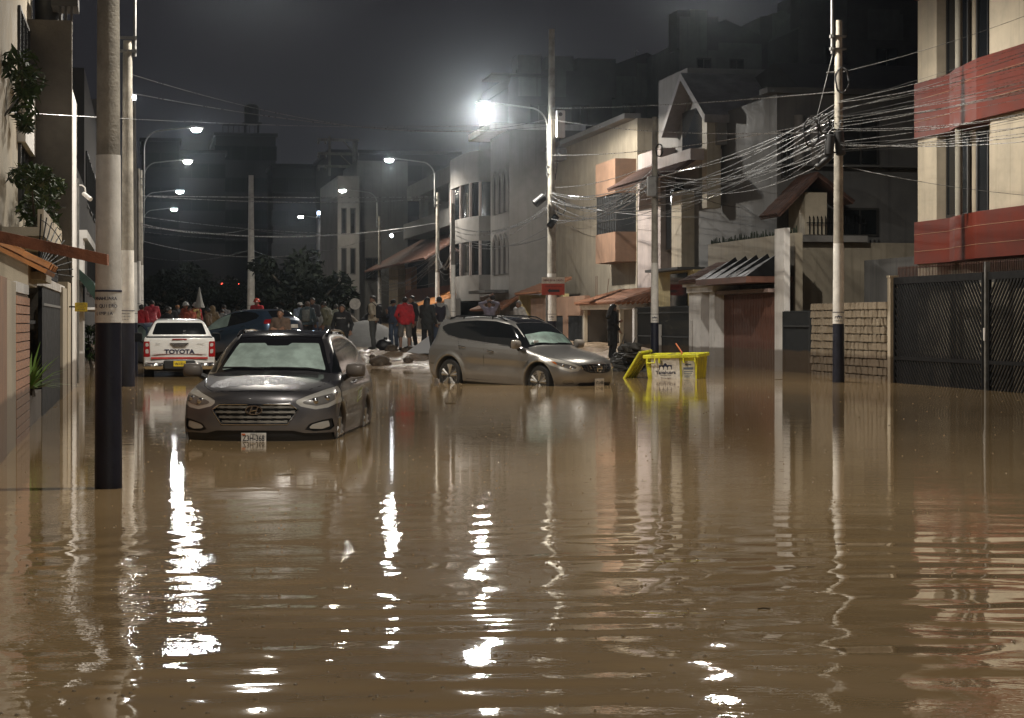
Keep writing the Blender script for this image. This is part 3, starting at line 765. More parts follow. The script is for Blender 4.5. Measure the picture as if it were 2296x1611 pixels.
# ---- white pickup with a fibreglass canopy, seen from behind
def build_pickup():
    root = car_root('white_pickup', 'white pickup truck with a white canopy and red stripe seen from behind', -9.22, 54.1, -.30, A+PI/2, 0)
    pt = paint('white paint', (.62, .62, .61), 0, .3, .6, .72, .2, .9, (.13, .10, .07))
    prof = Profile([(-2.60, .58), (-2.63, .75), (-2.63, 1.05), (-2.62, 1.31), (-2.57, 1.37), (-2.46, 1.58), (-2.36, 1.74), (-2.25, 1.80), (-1.8, 1.83), (-.9, 1.845), (0, 1.83), (.5, 1.79), (.72, 1.70),
                    (1.0, 1.45), (1.28, 1.20), (1.45, 1.14), (2.1, 1.10), (2.5, 1.02), (2.64, .88), (2.66, .6), (2.5, .45), (1.5, .42), (0, .42), (-1.5, .44)], 4)
    zs = [.4, .6, .8, 1.0, 1.2, 1.30, 1.345, 1.37, 1.5, 1.65, 1.75, 1.83]
    ws = [.86, .91, .925, .93, .925, .915, .885, .84, .785, .70, .64, .56]
    axles = [(1.55, .40), (-1.53, .40)]
    fn = car_sdf(prof, zs, ws, .03, .3, .06, axles, .46, .05, .02)
    sh = Shell(fn, (-2.8, -1.05, .3), (2.8, 1.05, 1.95), .03)
    inner = sh.take(lambda V, N: np.minimum(np.maximum(np.minimum(*[np.hypot(V[:, 0]-a, V[:, 2]-b) for a, b in axles])-.457, np.abs(V[:, 1])-.89), (V[:, 2]-.48)))
    sh.object('underbody', inner, black_plastic, root)
    back = lambda poly, xm=-2.05: front_mask(poly, None, .4, xmax=xm) if False else (lambda V, N: np.maximum(poly_d(np.stack([np.abs(V[:, 1]), V[:, 2]], 1), poly), (V[:, 0]-xm)*.4))
    T = sh.take(back([(0, 1.415), (.685, 1.415), (.70, 1.44), (.605, 1.70), (.57, 1.725), (0, 1.73)])); sh.object('rear_window', T, dark_glass, root, -.006, .01)
    T = sh.take(back([(0, 1.325), (.86, 1.325), (.86, 1.372), (0, 1.372)], -2.4)); sh.object('tonneau_seal', T, black_plastic, root, -.01, .012)
    for s in (1, -1):
        T = sh.take(half(back([(.755, .83), (1.1, .83), (1.1, 1.235), (.77, 1.235)], -2.44), s)); lt = sh.object('tail_light', T, red_lens, root, .006, .012)
        for za, zb in ((1.10, 1.19), (.92, 1.03)):
            T2 = sh.take(back([(.79, za), (.87, za), (.88, zb), (.80, zb)], -2.44), T=T); sh.object('reversing_lens', T2, clear_lens, lt, .012)
        win = [(.52, 1.30), (.95, 1.30), (.62, 1.64), (.35, 1.70), (-.4, 1.72), (-.4, 1.32)]
        T = sh.take(half(side_mask(win, .25), s)); sh.object('side_window', T, dark_glass, root, -.003)
        win = [(-.6, 1.42), (-2.2, 1.43), (-2.15, 1.68), (-.6, 1.72)]
        T = sh.take(half(side_mask(win, .25), s)); sh.object('canopy_window', T, dark_glass, root, -.003)
    T = sh.take(front_mask([(0, 1.22), (.66, 1.2), (.56, 1.68), (0, 1.72)], .7, .4)); sh.object('windscreen', T, dark_glass, root, -.004)
    tail = sh.take(back([(0, .765), (.745, .765), (.745, 1.318), (0, 1.318)], -2.4)); tg = sh.object('tailgate', tail, pt, root, .008, .02)
    xb = -2.645
    k = MB(); k.bbox(xb-.004, xb+.012, -.735, .735, .77, .823, .004); k.part('red_stripe', pm('stripe red', (.42, .03, .025), .4, .25, 8, 0, 30), tg)
    k = MB(); k.box(xb-.002, xb+.012, -.60, .66, .884, .890); k.box(xb-.002, xb+.012, -.70, .70, .905, .909); k.part('pinstripe', simple('pinstripe', (.25, .07, .06), .5), tg, kind='stuff')
    k = MB(); k.prism([(-.245, 1.195), (.245, 1.195), (.15, 1.09), (-.15, 1.09)], xb-.03, xb+.01, 'x'); h = k.part('tailgate_handle', chrome, tg)
    k = MB(); k.prism([(-.13, 1.172), (.13, 1.172), (.09, 1.13), (-.09, 1.13)], xb-.034, xb-.02, 'x'); k.part('grip', chrome, h)
    k = MB(); k.bbox(xb-.022, xb+.01, -.19, .19, 1.275, 1.305, .008); k.part('brake_light', red_lens, tg)
    text('tailgate_lettering', 'TOYOTA', .158, simple('navy lettering', (.018, .016, .05), .45), tg, face_M((xb-.002, 0, .962), (0, -1, 0), (0, 0, 1)), .004, sx=1.18, bold=.006)
    for yy, tx in ((.56, 'HILUX'), (-.56, '4x4 TURBO')):
        text('tailgate_script', tx, .035, simple('script grey', (.25, .25, .25), .4, .5), tg, face_M((xb-.002, yy, 1.175), (0, -1, 0), (0, 0, 1)), .003, sx=1.1)
    bm_ = chrome
    for s in (1, -1):
        k = MB(); k.bbox(-2.83, -2.55, s*.40 if s > 0 else -.92, .92 if s > 0 else -.40, .50, .685, .05); k.part('bumper', bm_, root, smooth=60)
    k = MB(); k.bbox(-2.80, -2.5, -.41, .41, .50, .74, .03); bp = k.part('bumper_step', black_plastic, root)
    k = MB(); k.bbox(-2.815, -2.80, -.158, .158, .58, .725, .004); pl = k.part('number_plate', plate_yellow, bp)
    text('plate_number', 'VBO-914', .085, ink, pl, face_M((-2.817, 0, .645), (0, -1, 0), (0, 0, 1)), .0008, sx=.8, bold=.0015)
    sh.object('body', sh.T, pt, root)
    for a, b in axles:
        for s in (1, -1): wheel(root, a, s*.78, b, .40, .26, s, 6)
    for s in (1, -1): mirror_part(root, .92, s*1.08, 1.32, s, black_plastic, (.14, .26, .26))
    return root
# ---- blue hatchback tipped up on the mud
def build_hatch(name, label, X, Y, z, heading, pitch, roll, pt, lit=False):
    root = car_root(name, label, X, Y, z, heading, pitch, roll)
    prof = Profile([(2.0, .22), (2.17, .32), (2.22, .48), (2.21, .6), (2.14, .70), (1.9, .80), (1.5, .89), (1.1, .95), (.9, 1.0), (.6, 1.16), (.25, 1.32), (0, 1.39), (-.4, 1.445), (-.9, 1.43),
                    (-1.4, 1.36), (-1.72, 1.29), (-1.85, 1.20), (-2.02, 1.06), (-2.16, .95), (-2.22, .82), (-2.225, .6), (-2.17, .35), (-2.0, .25), (-1.2, .2), (0, .19), (1.2, .2)])
    zs = [.12, .22, .4, .6, .75, .86, .95, 1.1, 1.3, 1.46]; ws = [.80, .85, .885, .897, .895, .88, .835, .745, .62, .5]
    axles = [(1.36, .315), (-1.34, .315)]
    cr = lambda x, z: -.018*np.exp(-((z-.58)/.1)**2)*np.clip((.95-np.abs(x))/.3, 0, 1)
    fn = car_sdf(prof, zs, ws, .05, .42, .42, axles, .365, .085, .02, crease=cr)
    sh = Shell(fn, (-2.35, -1.0, .08), (2.35, 1.0, 1.55), .032)
    inner = sh.take(lambda V, N: np.minimum(np.maximum(np.minimum(*[np.hypot(V[:, 0]-a, V[:, 2]-b) for a, b in axles])-.362, np.abs(V[:, 1])-.87), (V[:, 2]-.235)))
    sh.object('underbody', inner, black_plastic, root)
    back = lambda poly, xm: (lambda V, N: np.maximum(poly_d(np.stack([np.abs(V[:, 1]), V[:, 2]], 1), poly), (V[:, 0]-xm)*.4))
    T = sh.take(front_mask([(0, 1.01), (.66, .96), (.50, 1.33), (0, 1.37)], .1, .4)); sh.object('windscreen', T, fogged('misted hatch screen', (.25, .33, .30), .6, .2, 2), root, -.003)
    T = sh.take(back([(0, 1.03), (.58, 1.02), (.60, 1.05), (.50, 1.265), (0, 1.285)], -1.5)); sh.object('rear_window', T, dark_glass, root, -.004)
    up = [(1.0, .935), (.7, 1.09), (.3, 1.27), (0, 1.345), (-.4, 1.385), (-.85, 1.365), (-1.3, 1.26), (-1.5, 1.14), (-1.42, 1.06), (-1.0, 1.0), (0, .955)]
    for s in (1, -1):
        T = sh.take(half(side_mask(up, .3), s)); g = sh.object('side_window', T, gloss_black, root, -.001)
        for a, b in ((-.28, .95), (-1.5, -.34)):
            T2 = sh.take(lambda V, N: np.maximum(np.maximum(a-V[:, 0], V[:, 0]-b), poly_d(V[:, [0, 2]], up)+.015), T=T); sh.object('pane', T2, MATS['misted hatch screen'] if a > -.5 and not lit else dark_glass, g, .002)
        T = sh.take(half(back([(.42, .93), (.55, .87), (.78, .83), (1.0, .86), (1.0, .95), (.75, .98)], -1.75), s)); tl = sh.object('tail_light', T, emit('lit red lens', (1, .06, .03), 6) if lit else red_lens, root, .004)
        T2 = sh.take(back([(.50, .925), (.62, .89), (.66, .93), (.55, .95)], -1.75), T=T); sh.object('reversing_lens', T2, clear_lens, tl, .006)
        hp = [(.42, .66), (.60, .62), (.80, .66), (.92, .76), (.80, .75), (.55, .70)]
        T = sh.take(half(front_mask(hp, 1.4, .5), s)); sh.object('headlight', T, lamp_shell, root, -.003)
        mirror_part(root, .70, s*.99, .99, s, pt, (.13, .2, .15)); door_handle(root, fn, -.1, .86, s, pt); door_handle(root, fn, -.95, .89, s, pt)
    T = sh.take(front_mask([(0, .66), (.38, .64), (.5, .4), (0, .36)], 1.8, .6)); sh.object('grille', T, black_plastic, root, -.02, .03)
    T = sh.take(back([(0, .38), (.62, .38), (.66, .22), (0, .2)], -1.8)); sh.object('rear_valance', T, black_plastic, root, -.004)
    for ln in ([(1.02, .38), (1.0, .92)], [(-.30, .33), (-.31, .97)], [(-1.02, .70), (-1.2, 1.02)]):
        o = sh.object('door_seam', sh.take(seam(ln, .007)), black_plastic, root, -.006); o['kind'] = 'stuff'
    k = MB(); k.bbox(-2.245, -2.215, -.16, .16, .66, .77, .004); k.part('number_plate', plate_yellow if lit else plate_white, root)
    sh.object('body', sh.T, pt, root)
    for a, b in axles:
        for s in (1, -1): wheel(root, a, s*.77, b, .315, .21, s, 5)
    return root
# ------------------------------------------------------------------ people
def cap_d(P, a, b, ra, rb):
    a = np.array(a, float); b = np.array(b, float); ab = b-a
    h = np.clip(((P-a)@ab)/max(ab@ab, 1e-9), 0, 1)
    return np.linalg.norm(P-a-h[:, None]*ab, axis=1)-(ra+(rb-ra)*h)
def ell_d(P, c, r):
    q = (P-np.array(c))/np.array(r); k = np.linalg.norm(q, axis=1)
    return (k-1)*min(r)
def union(P, parts, k=.03):
    d = None
    for p in parts:
        e = ell_d(P, p[0], p[1]) if len(p) == 2 else cap_d(P, *p[:4])
        d = e if d is None else smin(d, e, p[4] if len(p) > 4 else k)
    return d
ARMS = {   # elbow, wrist, finger direction, given for the right side (x > 0); the left is mirrored unless told otherwise
    'down': ((.26, -.03, 1.13), (.27, .05, .88), (0, .25, -1)),
    'loose': ((.28, -.07, 1.14), (.27, .10, .93), (-.1, .5, -1)),
    'pocket': ((.30, -.10, 1.15), (.19, .08, .96), (-.4, .5, -1)),
    'hip': ((.36, -.12, 1.17), (.17, -.01, 1.02), (-.7, .6, -.3)),
    'cross': ((.25, .06, 1.15), (-.04, .20, 1.19), (-1, .1, .2)),
    'phone': ((.25, .04, 1.14), (.09, .30, 1.27), (-.3, .3, 1)),
    'head': ((.34, .10, 1.62), (.10, .02, 1.71), (-.9, -.3, .3)),
    'reach': ((.25, .16, 1.20), (.20, .40, 1.08), (-.1, .8, -.6)),
    'face': ((.24, .10, 1.16), (.08, .15, 1.46), (-.4, .1, 1)),
}
PEOPLE = {}
def wob(P, a=.006, f=1.0):
    return a*(np.sin(P[:, 2]*38*f+6*np.sin(P[:, 0]*9))*.6+np.sin(P[:, 0]*31+P[:, 2]*17*f+4*P[:, 1])*.5)
def person_proto(pose):
    if pose['id'] in PEOPLE: return PEOPLE[pose['id']]
    lean = pose.get('lean', 0); yaw = pose.get('yaw', 0); nod = pose.get('nod', 0); stride = pose.get('stride', .0); wide = pose.get('wide', 0); crouch = pose.get('crouch', 0)
    piv = Vector((0, 0, .96)); Rl = Matrix.Rotation(-lean, 3, 'X')
    up = lambda p: tuple(piv+Rl @ (Vector(p)-piv)) 
    hc = Vector((0, .025, 1.605)); Rh = Matrix.Rotation(yaw, 3, 'Z') @ Matrix.Rotation(-nod, 3, 'X')
    hd = lambda p: up(hc+Rh @ Vector(p))
    HR = Matrix.Rotation(-lean, 3, 'X') @ Rh
    HC = np.array(up(hc)); HRi = np.array(HR.inverted())
    loc = lambda P: (P-HC)@HRi.T                       # into head space
    arms = pose.get('arms', ('down', 'down')); sides = []
    for s, key in zip((1, -1), arms):
        e, w, d = ARMS[key]
        mir = lambda q: (q[0]*s, q[1], q[2])
        sides.append((s, up(mir((.185, -.005, 1.425))), up(mir(e)), up(mir(w)), Rl @ Vector(mir(d)).normalized()))
    sp = pose.get('spread', .10)
    legs = []
    for s in (1, -1):
        st = stride*s
        legs.append((s, (.095*s, 0, .93), ((sp+.01)*s, .02+st*.5+.0, .50), ((sp+.015)*s, -.03+st, .085), ((sp+.035)*s, .13+st, .035)))
    torso = [(up((0, 0, 1.00)), up((0, .0, 1.18)), .135, .135), (up((-.05, 0, 1.20)), up((-.085, 0, 1.36)), .12, .105), (up((.05, 0, 1.20)), up((.085, 0, 1.36)), .12, .105),
             (up((-.17, 0, 1.425)), up((.17, 0, 1.425)), .062, .062), (up((-.07, 0, .97)), up((.07, 0, .97)), .125, .125)]
    def squash(P):                                    # people are wider than they are deep
        Q = P.copy(); return Q
    def head_d(P):
        q = loc(P)
        d = smin(ell_d(q, (0, -.012, .03), (.077, .097, .093)), ell_d(q, (0, .022, -.045), (.058, .068, .075)), .03)
        d = smin(d, cap_d(q, (0, .088, .012), (0, .108, -.022), .010, .016), .018)               # nose
        for s in (1, -1):
            d = smax(d, -ell_d(q, (.032*s, .098, .018), (.020, .016, .012)), .012)                # eye sockets
            d = smin(d, ell_d(q, (.032*s, .078, .017), (.013, .013, .010)), .003)
            d = smin(d, ell_d(q, (.079*s, -.012, -.005), (.012, .022, .032)), .01)                # ears
        d = smax(d, -ell_d(q, (0, .096, -.062), (.024, .010, .005)), .006)                        # mouth line
        return d
    def hands(P):
        d = None
        for s, sh, el, wr, fd in sides:
            w = Vector(wr); f = fd; side = f.cross(Vector((0, 1, .2))).normalized() if abs(f.y) < .9 else f.cross(Vector((0, 0, 1))).normalized(); pn = side.cross(f)
            items = [(tuple(w), tuple(w+f*.085), .028, .036)]
            for i, L_ in enumerate((.070, .082, .077, .060)):
                o = (i-1.5)*.021; k0 = w+f*.088+side*o; k1 = k0+f*L_*.5+pn*.012; k2 = k1+f*L_*.38+pn*.030
                items += [(tuple(k0), tuple(k1), .0125, .0115, .006), (tuple(k1), tuple(k2), .0115, .010, .006)]
            t0 = w+f*.03-side*.03; t1 = t0+f*.045-side*.030; t2 = t1+f*.035-side*.004
            items += [(tuple(t0), tuple(t1), .015, .013, .01), (tuple(t1), tuple(t2), .013, .011, .006)]
            e = union(P, items, .012); d = e if d is None else np.minimum(d, e)
        return d
    parts = list(torso)+[(up((0, -.015, 1.42)), up((0, .0, 1.55)), .060, .055)]
    for s, sh, el, wr, fd in sides: parts += [(sh, el, .055, .043), (el, wr, .043, .030)]
    for s, h, k, a, t in legs: parts += [(h, k, .088, .058), (k, a, .060, .040), (a, t, .040, .032)]
    def body(P):
        d = union(P, parts, .035)
        d = smin(d, head_d(P), .02)
        return smin(d, hands(P), .015)
    lo, hi = (-.5, -.45-abs(stride), -.02), (.5, .55+abs(stride)+math.sin(lean)*.75, 1.84)
    lo2 = list(lo); hi2 = list(hi)
    if lean < .2: lo2[0], hi2[0] = (-.46, .46); hi2[1] = .50; lo2[1] = -.24-abs(stride)
    B = snet(body, lo2, hi2, .0165, 1)
    jk = [(a, b, ra+.022, rb+.024) for a, b, ra, rb in torso]
    for s, sh, el, wr, fd in sides:
        jk += [(sh, el, .072, .060), (el, tuple(Vector(wr)+(Vector(el)-Vector(wr))*.10), .058, .046)]
    hem = pose.get('hem', .90); coat = pose.get('coat', 0)
    jk += [((-.06, 0, 1.0), (-.065, -.005, hem+.02), .128, .122), ((.06, 0, 1.0), (.065, -.005, hem+.02), .128, .122)]
    if pose.get('hood'): jk += [(up((-.05, -.075, 1.47)), up((.05, -.075, 1.47)), .062, .062)]
    else: jk += [(up((0, -.015, 1.44)), up((0, -.012, 1.50)), .085, .075)]
    hemf = lambda P: hem-P[:, 2]
    def jacket(P): return smax(union(P, jk, .035)+wob(P), hemf(P), .02)
    J = snet(jacket, lo2, hi2, .022, 1)
    tr = [(up((-.06, 0, .99)), up((.06, 0, .99)), .135, .135)] if lean < .2 else [((-.06, 0, .97), (.06, 0, .97), .135, .135)]
    knee_end = pose.get('shorts', 0)
    for s, h, k, a, t in legs:
        if knee_end: tr += [(h, k, .105, .095)]
        else: tr += [(h, k, .104, .078), (k, (a[0], a[1], .10), .078, .066)]
    Tn = snet(lambda P: smax(union(P, tr, .03)+wob(P, .006, .7), P[:, 2]-1.08 if lean < .2 else P[:, 2]-1.10, .02), lo2, (hi2[0], hi2[1], 1.15), .022, 1)
    sh_ = [(a, t, .052, .044) for s, h, k, a, t in legs]
    Sn = snet(lambda P: smax(union(P, sh_, .01), .004-P[:, 2], .01), lo2, (hi2[0], hi2[1], .2), .018, 1)
    style = pose.get('hair', 'short')
    def hair(P):
        q = loc(P)
        d = ell_d(q, (0, -.014, .034), (.087, .108, .101))+.006*np.sin(q[:, 0]*70+q[:, 2]*50)*np.sin(q[:, 1]*60)
        d = smax(d, (q[:, 1]-.052-(q[:, 2]-.055)*.9)*.8, .012)
        d = np.maximum(d, (-.055-q[:, 2]) if style == 'short' else (-.09-q[:, 2]))
        if style == 'long':
            e = smin(cap_d(q, (-.04, -.06, .0), (-.075, -.085, -.30), .055, .055), cap_d(q, (.04, -.06, .0), (.075, -.085, -.30), .055, .055), .05)
            e = smin(e, cap_d(q, (0, -.07, 0), (0, -.105, -.34), .06, .05), .05)
            e = e+.006*np.sin(q[:, 0]*120+3*np.sin(q[:, 2]*14))
            d = smin(d, e, .03)
        if style == 'bun': d = smin(d, ell_d(q, (0, -.115, .05), (.045, .045, .045)), .02)
        return d
    hb = np.array(HC)
    Hn = snet(hair, hb+np.array([-.2, -.3, -.5 if style == 'long' else -.22]), hb+np.array([.2, .25, .22]), .014, 1)
    PEOPLE[pose['id']] = dict(body=B, jacket=J, trousers=Tn, shoes=Sn, hair=Hn, HC=HC, HR=HR, up=up, sides=sides, meshes={})
    return PEOPLE[pose['id']]
def skin_mat():
    if 'skin' in MATS: return MATS['skin']
    m = pm('skin', (.23, .125, .08), .55, .2, 6, .05, 60); m.node_tree.nodes['Principled BSDF'].inputs['Subsurface Weight'].default_value = .08
    return m
def cloth(name, col, rough=.85): return pm(name, col, rough, .35, 5, .3, 55)
def part_of(proto, key, VQ, m, parent, name):
    k = (key, m.name)
    if k not in proto['meshes']:
        o = mesh_obj(name, VQ[0], VQ[1], m, parent); proto['meshes'][k] = o.data
        return o
    o = bpy.data.objects.new(name, proto['meshes'][k]); COL.objects.link(o); o.parent = parent
    return o
def person(label, x, Y, z, heading, pose, top, legs, hair=None, shoes=None, h=1.0, group=None, hat=None, pack=None, vest=None, bag=None, mount=None):
    """a standing figure; heading 0 faces away from the camera, counter-clockwise seen from above"""
    pr = person_proto(pose)
    o = bpy.data.objects.new('person', None); COL.objects.link(o)
    t, s = XY_of(x, Y); o.location = ts(t, s, z); o.rotation_euler = (0, 0, heading); o.scale = (h, h, h)
    ORG[o.name] = (0, 0, 0); tag(o, label, 'person', group)
    hair = hair or cloth('dark hair', (.016, .013, .011), .5); shoes = shoes or cloth('dark shoes', (.02, .018, .016), .6)
    bd = part_of(pr, 'body', pr['body'], skin_mat(), o, 'body')
    tp = part_of(pr, 'jacket', pr['jacket'], top, o, pose.get('top', 'jacket'))
    part_of(pr, 'trousers', pr['trousers'], legs, o, 'shorts' if pose.get('shorts') else 'trousers')
    part_of(pr, 'shoes', pr['shoes'], shoes, o, 'shoes')
    HM = Matrix.Translation(Vector(pr['HC'])) @ pr['HR'].to_4x4()
    if hat is None or hat[0] in ('cap',): part_of(pr, 'hair', pr['hair'], hair, o, 'hair')
    if hat:
        kind, hm = hat
        k = MB()
        if kind == 'helmet':
            n = 16; prof = [(.142, .025), (.138, .045), (.118, .055), (.112, .09), (.094, .13), (.055, .155), (.01, .163)]
            k.lathe(prof, (0, -.01, 0), n); k.tube([(0, .115, .06), (0, .09, .135), (0, 0, .172), (0, -.10, .13)], .012, 5)
        elif kind == 'cap':
            k.lathe([(.098, .04), (.100, .07), (.09, .115), (.05, .142), (.01, .148)], (0, -.012, 0), 14)
            k.prism([(-.07, .06), (.07, .06), (.05, .165), (0, .185), (-.05, .165)], .048, .058)
        elif kind == 'beanie': k.lathe([(.100, .03), (.104, .06), (.098, .105), (.06, .15), (.01, .165)], (0, -.014, 0), 14)
        elif kind == 'hoodup':
            V, Q = snet(lambda P: np.maximum(smin(ell_d(P, (0, -.03, .02), (.125, .14, .15)), cap_d(P, (0, -.05, -.08), (0, -.06, -.2), .11, .12), .05), (P[:, 1]-.075)), (-.2, -.25, -.35), (.2, .2, .25), .018, 1)
            q = mesh_obj('hood', V, Q, hm, o); q.matrix_local = HM; k = None
        elif kind == 'headband': k.lathe([(.094, .028), (.097, .04), (.094, .055)], (0, -.012, .02), 14)
        if k: 
            q = k.part({'beanie': 'beanie', 'cap': 'cap', 'helmet': 'helmet', 'headband': 'headband'}[kind], hm, o, smooth=45); q.matrix_local = HM
    up = pr['up']
    UM = Matrix.Translation(Vector(up((0, 0, 1.25)))) @ Matrix.Rotation(-pose.get('lean', 0), 4, 'X')
    if pack:
        V, Q = snet(lambda P: smax(smax(np.abs(P[:, 0])-.135, np.abs(P[:, 1]+.20)-.075, .06), np.abs(P[:, 2]+.02)-.21, .07)+wob(P, .003), (-.2, -.34, -.3), (.2, -.05, .26), .022, 1)
        q = mesh_obj('backpack', V, Q, pack, o); q.matrix_local = UM
        k = MB(); k.bbox(-.10, .10, -.30, -.27, -.17, .0, .012); k.part('pocket', pack, q)
        for sx in (1, -1):
            k = MB(); k.tube([(sx*.09, -.13, .17), (sx*.115, -.02, .262), (sx*.12, .12, .19), (sx*.12, .165, .05), (sx*.15, .10, -.10), (sx*.14, -.13, -.16)], .020, 6); k.part('strap', pack, q)
    if vest:
        k = ('vest', vest.name)
        if k not in pr['meshes']:
            f = lambda P: P
            ts_ = [((0, 0, -.25), (0, 0, -.07), .172, .172), ((-.05, 0, -.05), (-.085, 0, .10), .158, .140), ((.05, 0, -.05), (.085, 0, .10), .158, .140), ((-.11, 0, .175), (.11, 0, .175), .098, .098)]
            V, Q = snet(lambda P: smax(smax(union(P, ts_, .035), np.abs(P[:, 0])-.19, .03), -.30-P[:, 2], .02), (-.3, -.25, -.4), (.3, .25, .35), .022, 1)
            q = mesh_obj('vest', V, Q, vest, o); pr['meshes'][k] = q.data
        else: q = bpy.data.objects.new('vest', pr['meshes'][k]); COL.objects.link(q); q.parent = o
        q.matrix_local = UM
    return o
# ------------------------------------------------------------------ ground, water, sky haze
def sstep(a, b, x):
    u = min(1, max(0, (x-a)/(b-a))); return u*u*(3-2*u)
def ground_z(t, s):
    sh = 1.2*math.sin(t*.55+.6)+.8*math.sin(t*1.3)+4.0*sstep(11, 16, t)
    q = s-sh
    z = -.40+.40*min(1, max(0, (q-52)/11.0))
    if q > 63: z = .48*sstep(62.2, 68.5, q)
    if q > 68: z = max(z, .48+.012*(q-68.5))
    return z
def build_ground():
    ss = list(np.arange(-40, 56, 6))+list(np.arange(56, 84, .22))+list(np.arange(84, 130, 2))+list(np.arange(130, 460, 15))
    tt = list(np.arange(-90, -8, 8))+list(np.arange(-8, 22, .22))+list(np.arange(22, 140, 8))
    v = []
    for s in ss:
        for t in tt:
            z = ground_z(t, s)
            if 56 < s < 84 and -8 <= t < 22:
                n = noise.fractal(Vector((t*.9, s*.9, 0)), .9, 2, 5)
                n2 = abs(noise.noise(Vector((t*2.3, s*2.3, 3)))) 
                z += (.055*n+.05*n2)*sstep(57, 66, s)*sstep(84, 76, s)
            v.append((t, s, z))
    n = len(tt); f = [(i*n+j, i*n+j+1, (i+1)*n+j+1, (i+1)*n+j) for i in range(len(ss)-1) for j in range(n-1)]
    m = bpy.data.materials.new('wet mud'); m.use_nodes = True; nt = m.node_tree; L = nt.links; b = nt.nodes['Principled BSDF']
    tc = nd(nt, 'ShaderNodeNewGeometry'); P = tc.outputs['Position']
    n1 = nd(nt, 'ShaderNodeTexNoise', Scale=.7, Detail=7.0, Roughness=.65); L.new(P, n1.inputs['Vector'])
    n2 = nd(nt, 'ShaderNodeTexNoise', Scale=5.0, Detail=7.0, Roughness=.7); L.new(P, n2.inputs['Vector'])
    L.new(mixrgb(nt, maprange(nt, n2.outputs[0], .3, .7), (.22, .155, .10), (.42, .31, .21)), b.inputs['Base Color'])
    L.new(maprange(nt, n1.outputs[0], .46, .56, .16, .7), b.inputs['Roughness'])
    n3 = nd(nt, 'ShaderNodeTexNoise', Scale=9.0, Detail=8.0, Roughness=.75); L.new(P, n3.inputs['Vector'])
    bp = nd(nt, 'ShaderNodeBump', Strength=.9, Distance=.05); L.new(n3.outputs[0], bp.inputs['Height']); L.new(bp.outputs[0], b.inputs['Normal'])
    k = MB(); k.add(v, f); o = k.solo('ground', m, kind='structure', smooth=70, o3=(0, 0, 0)); return o
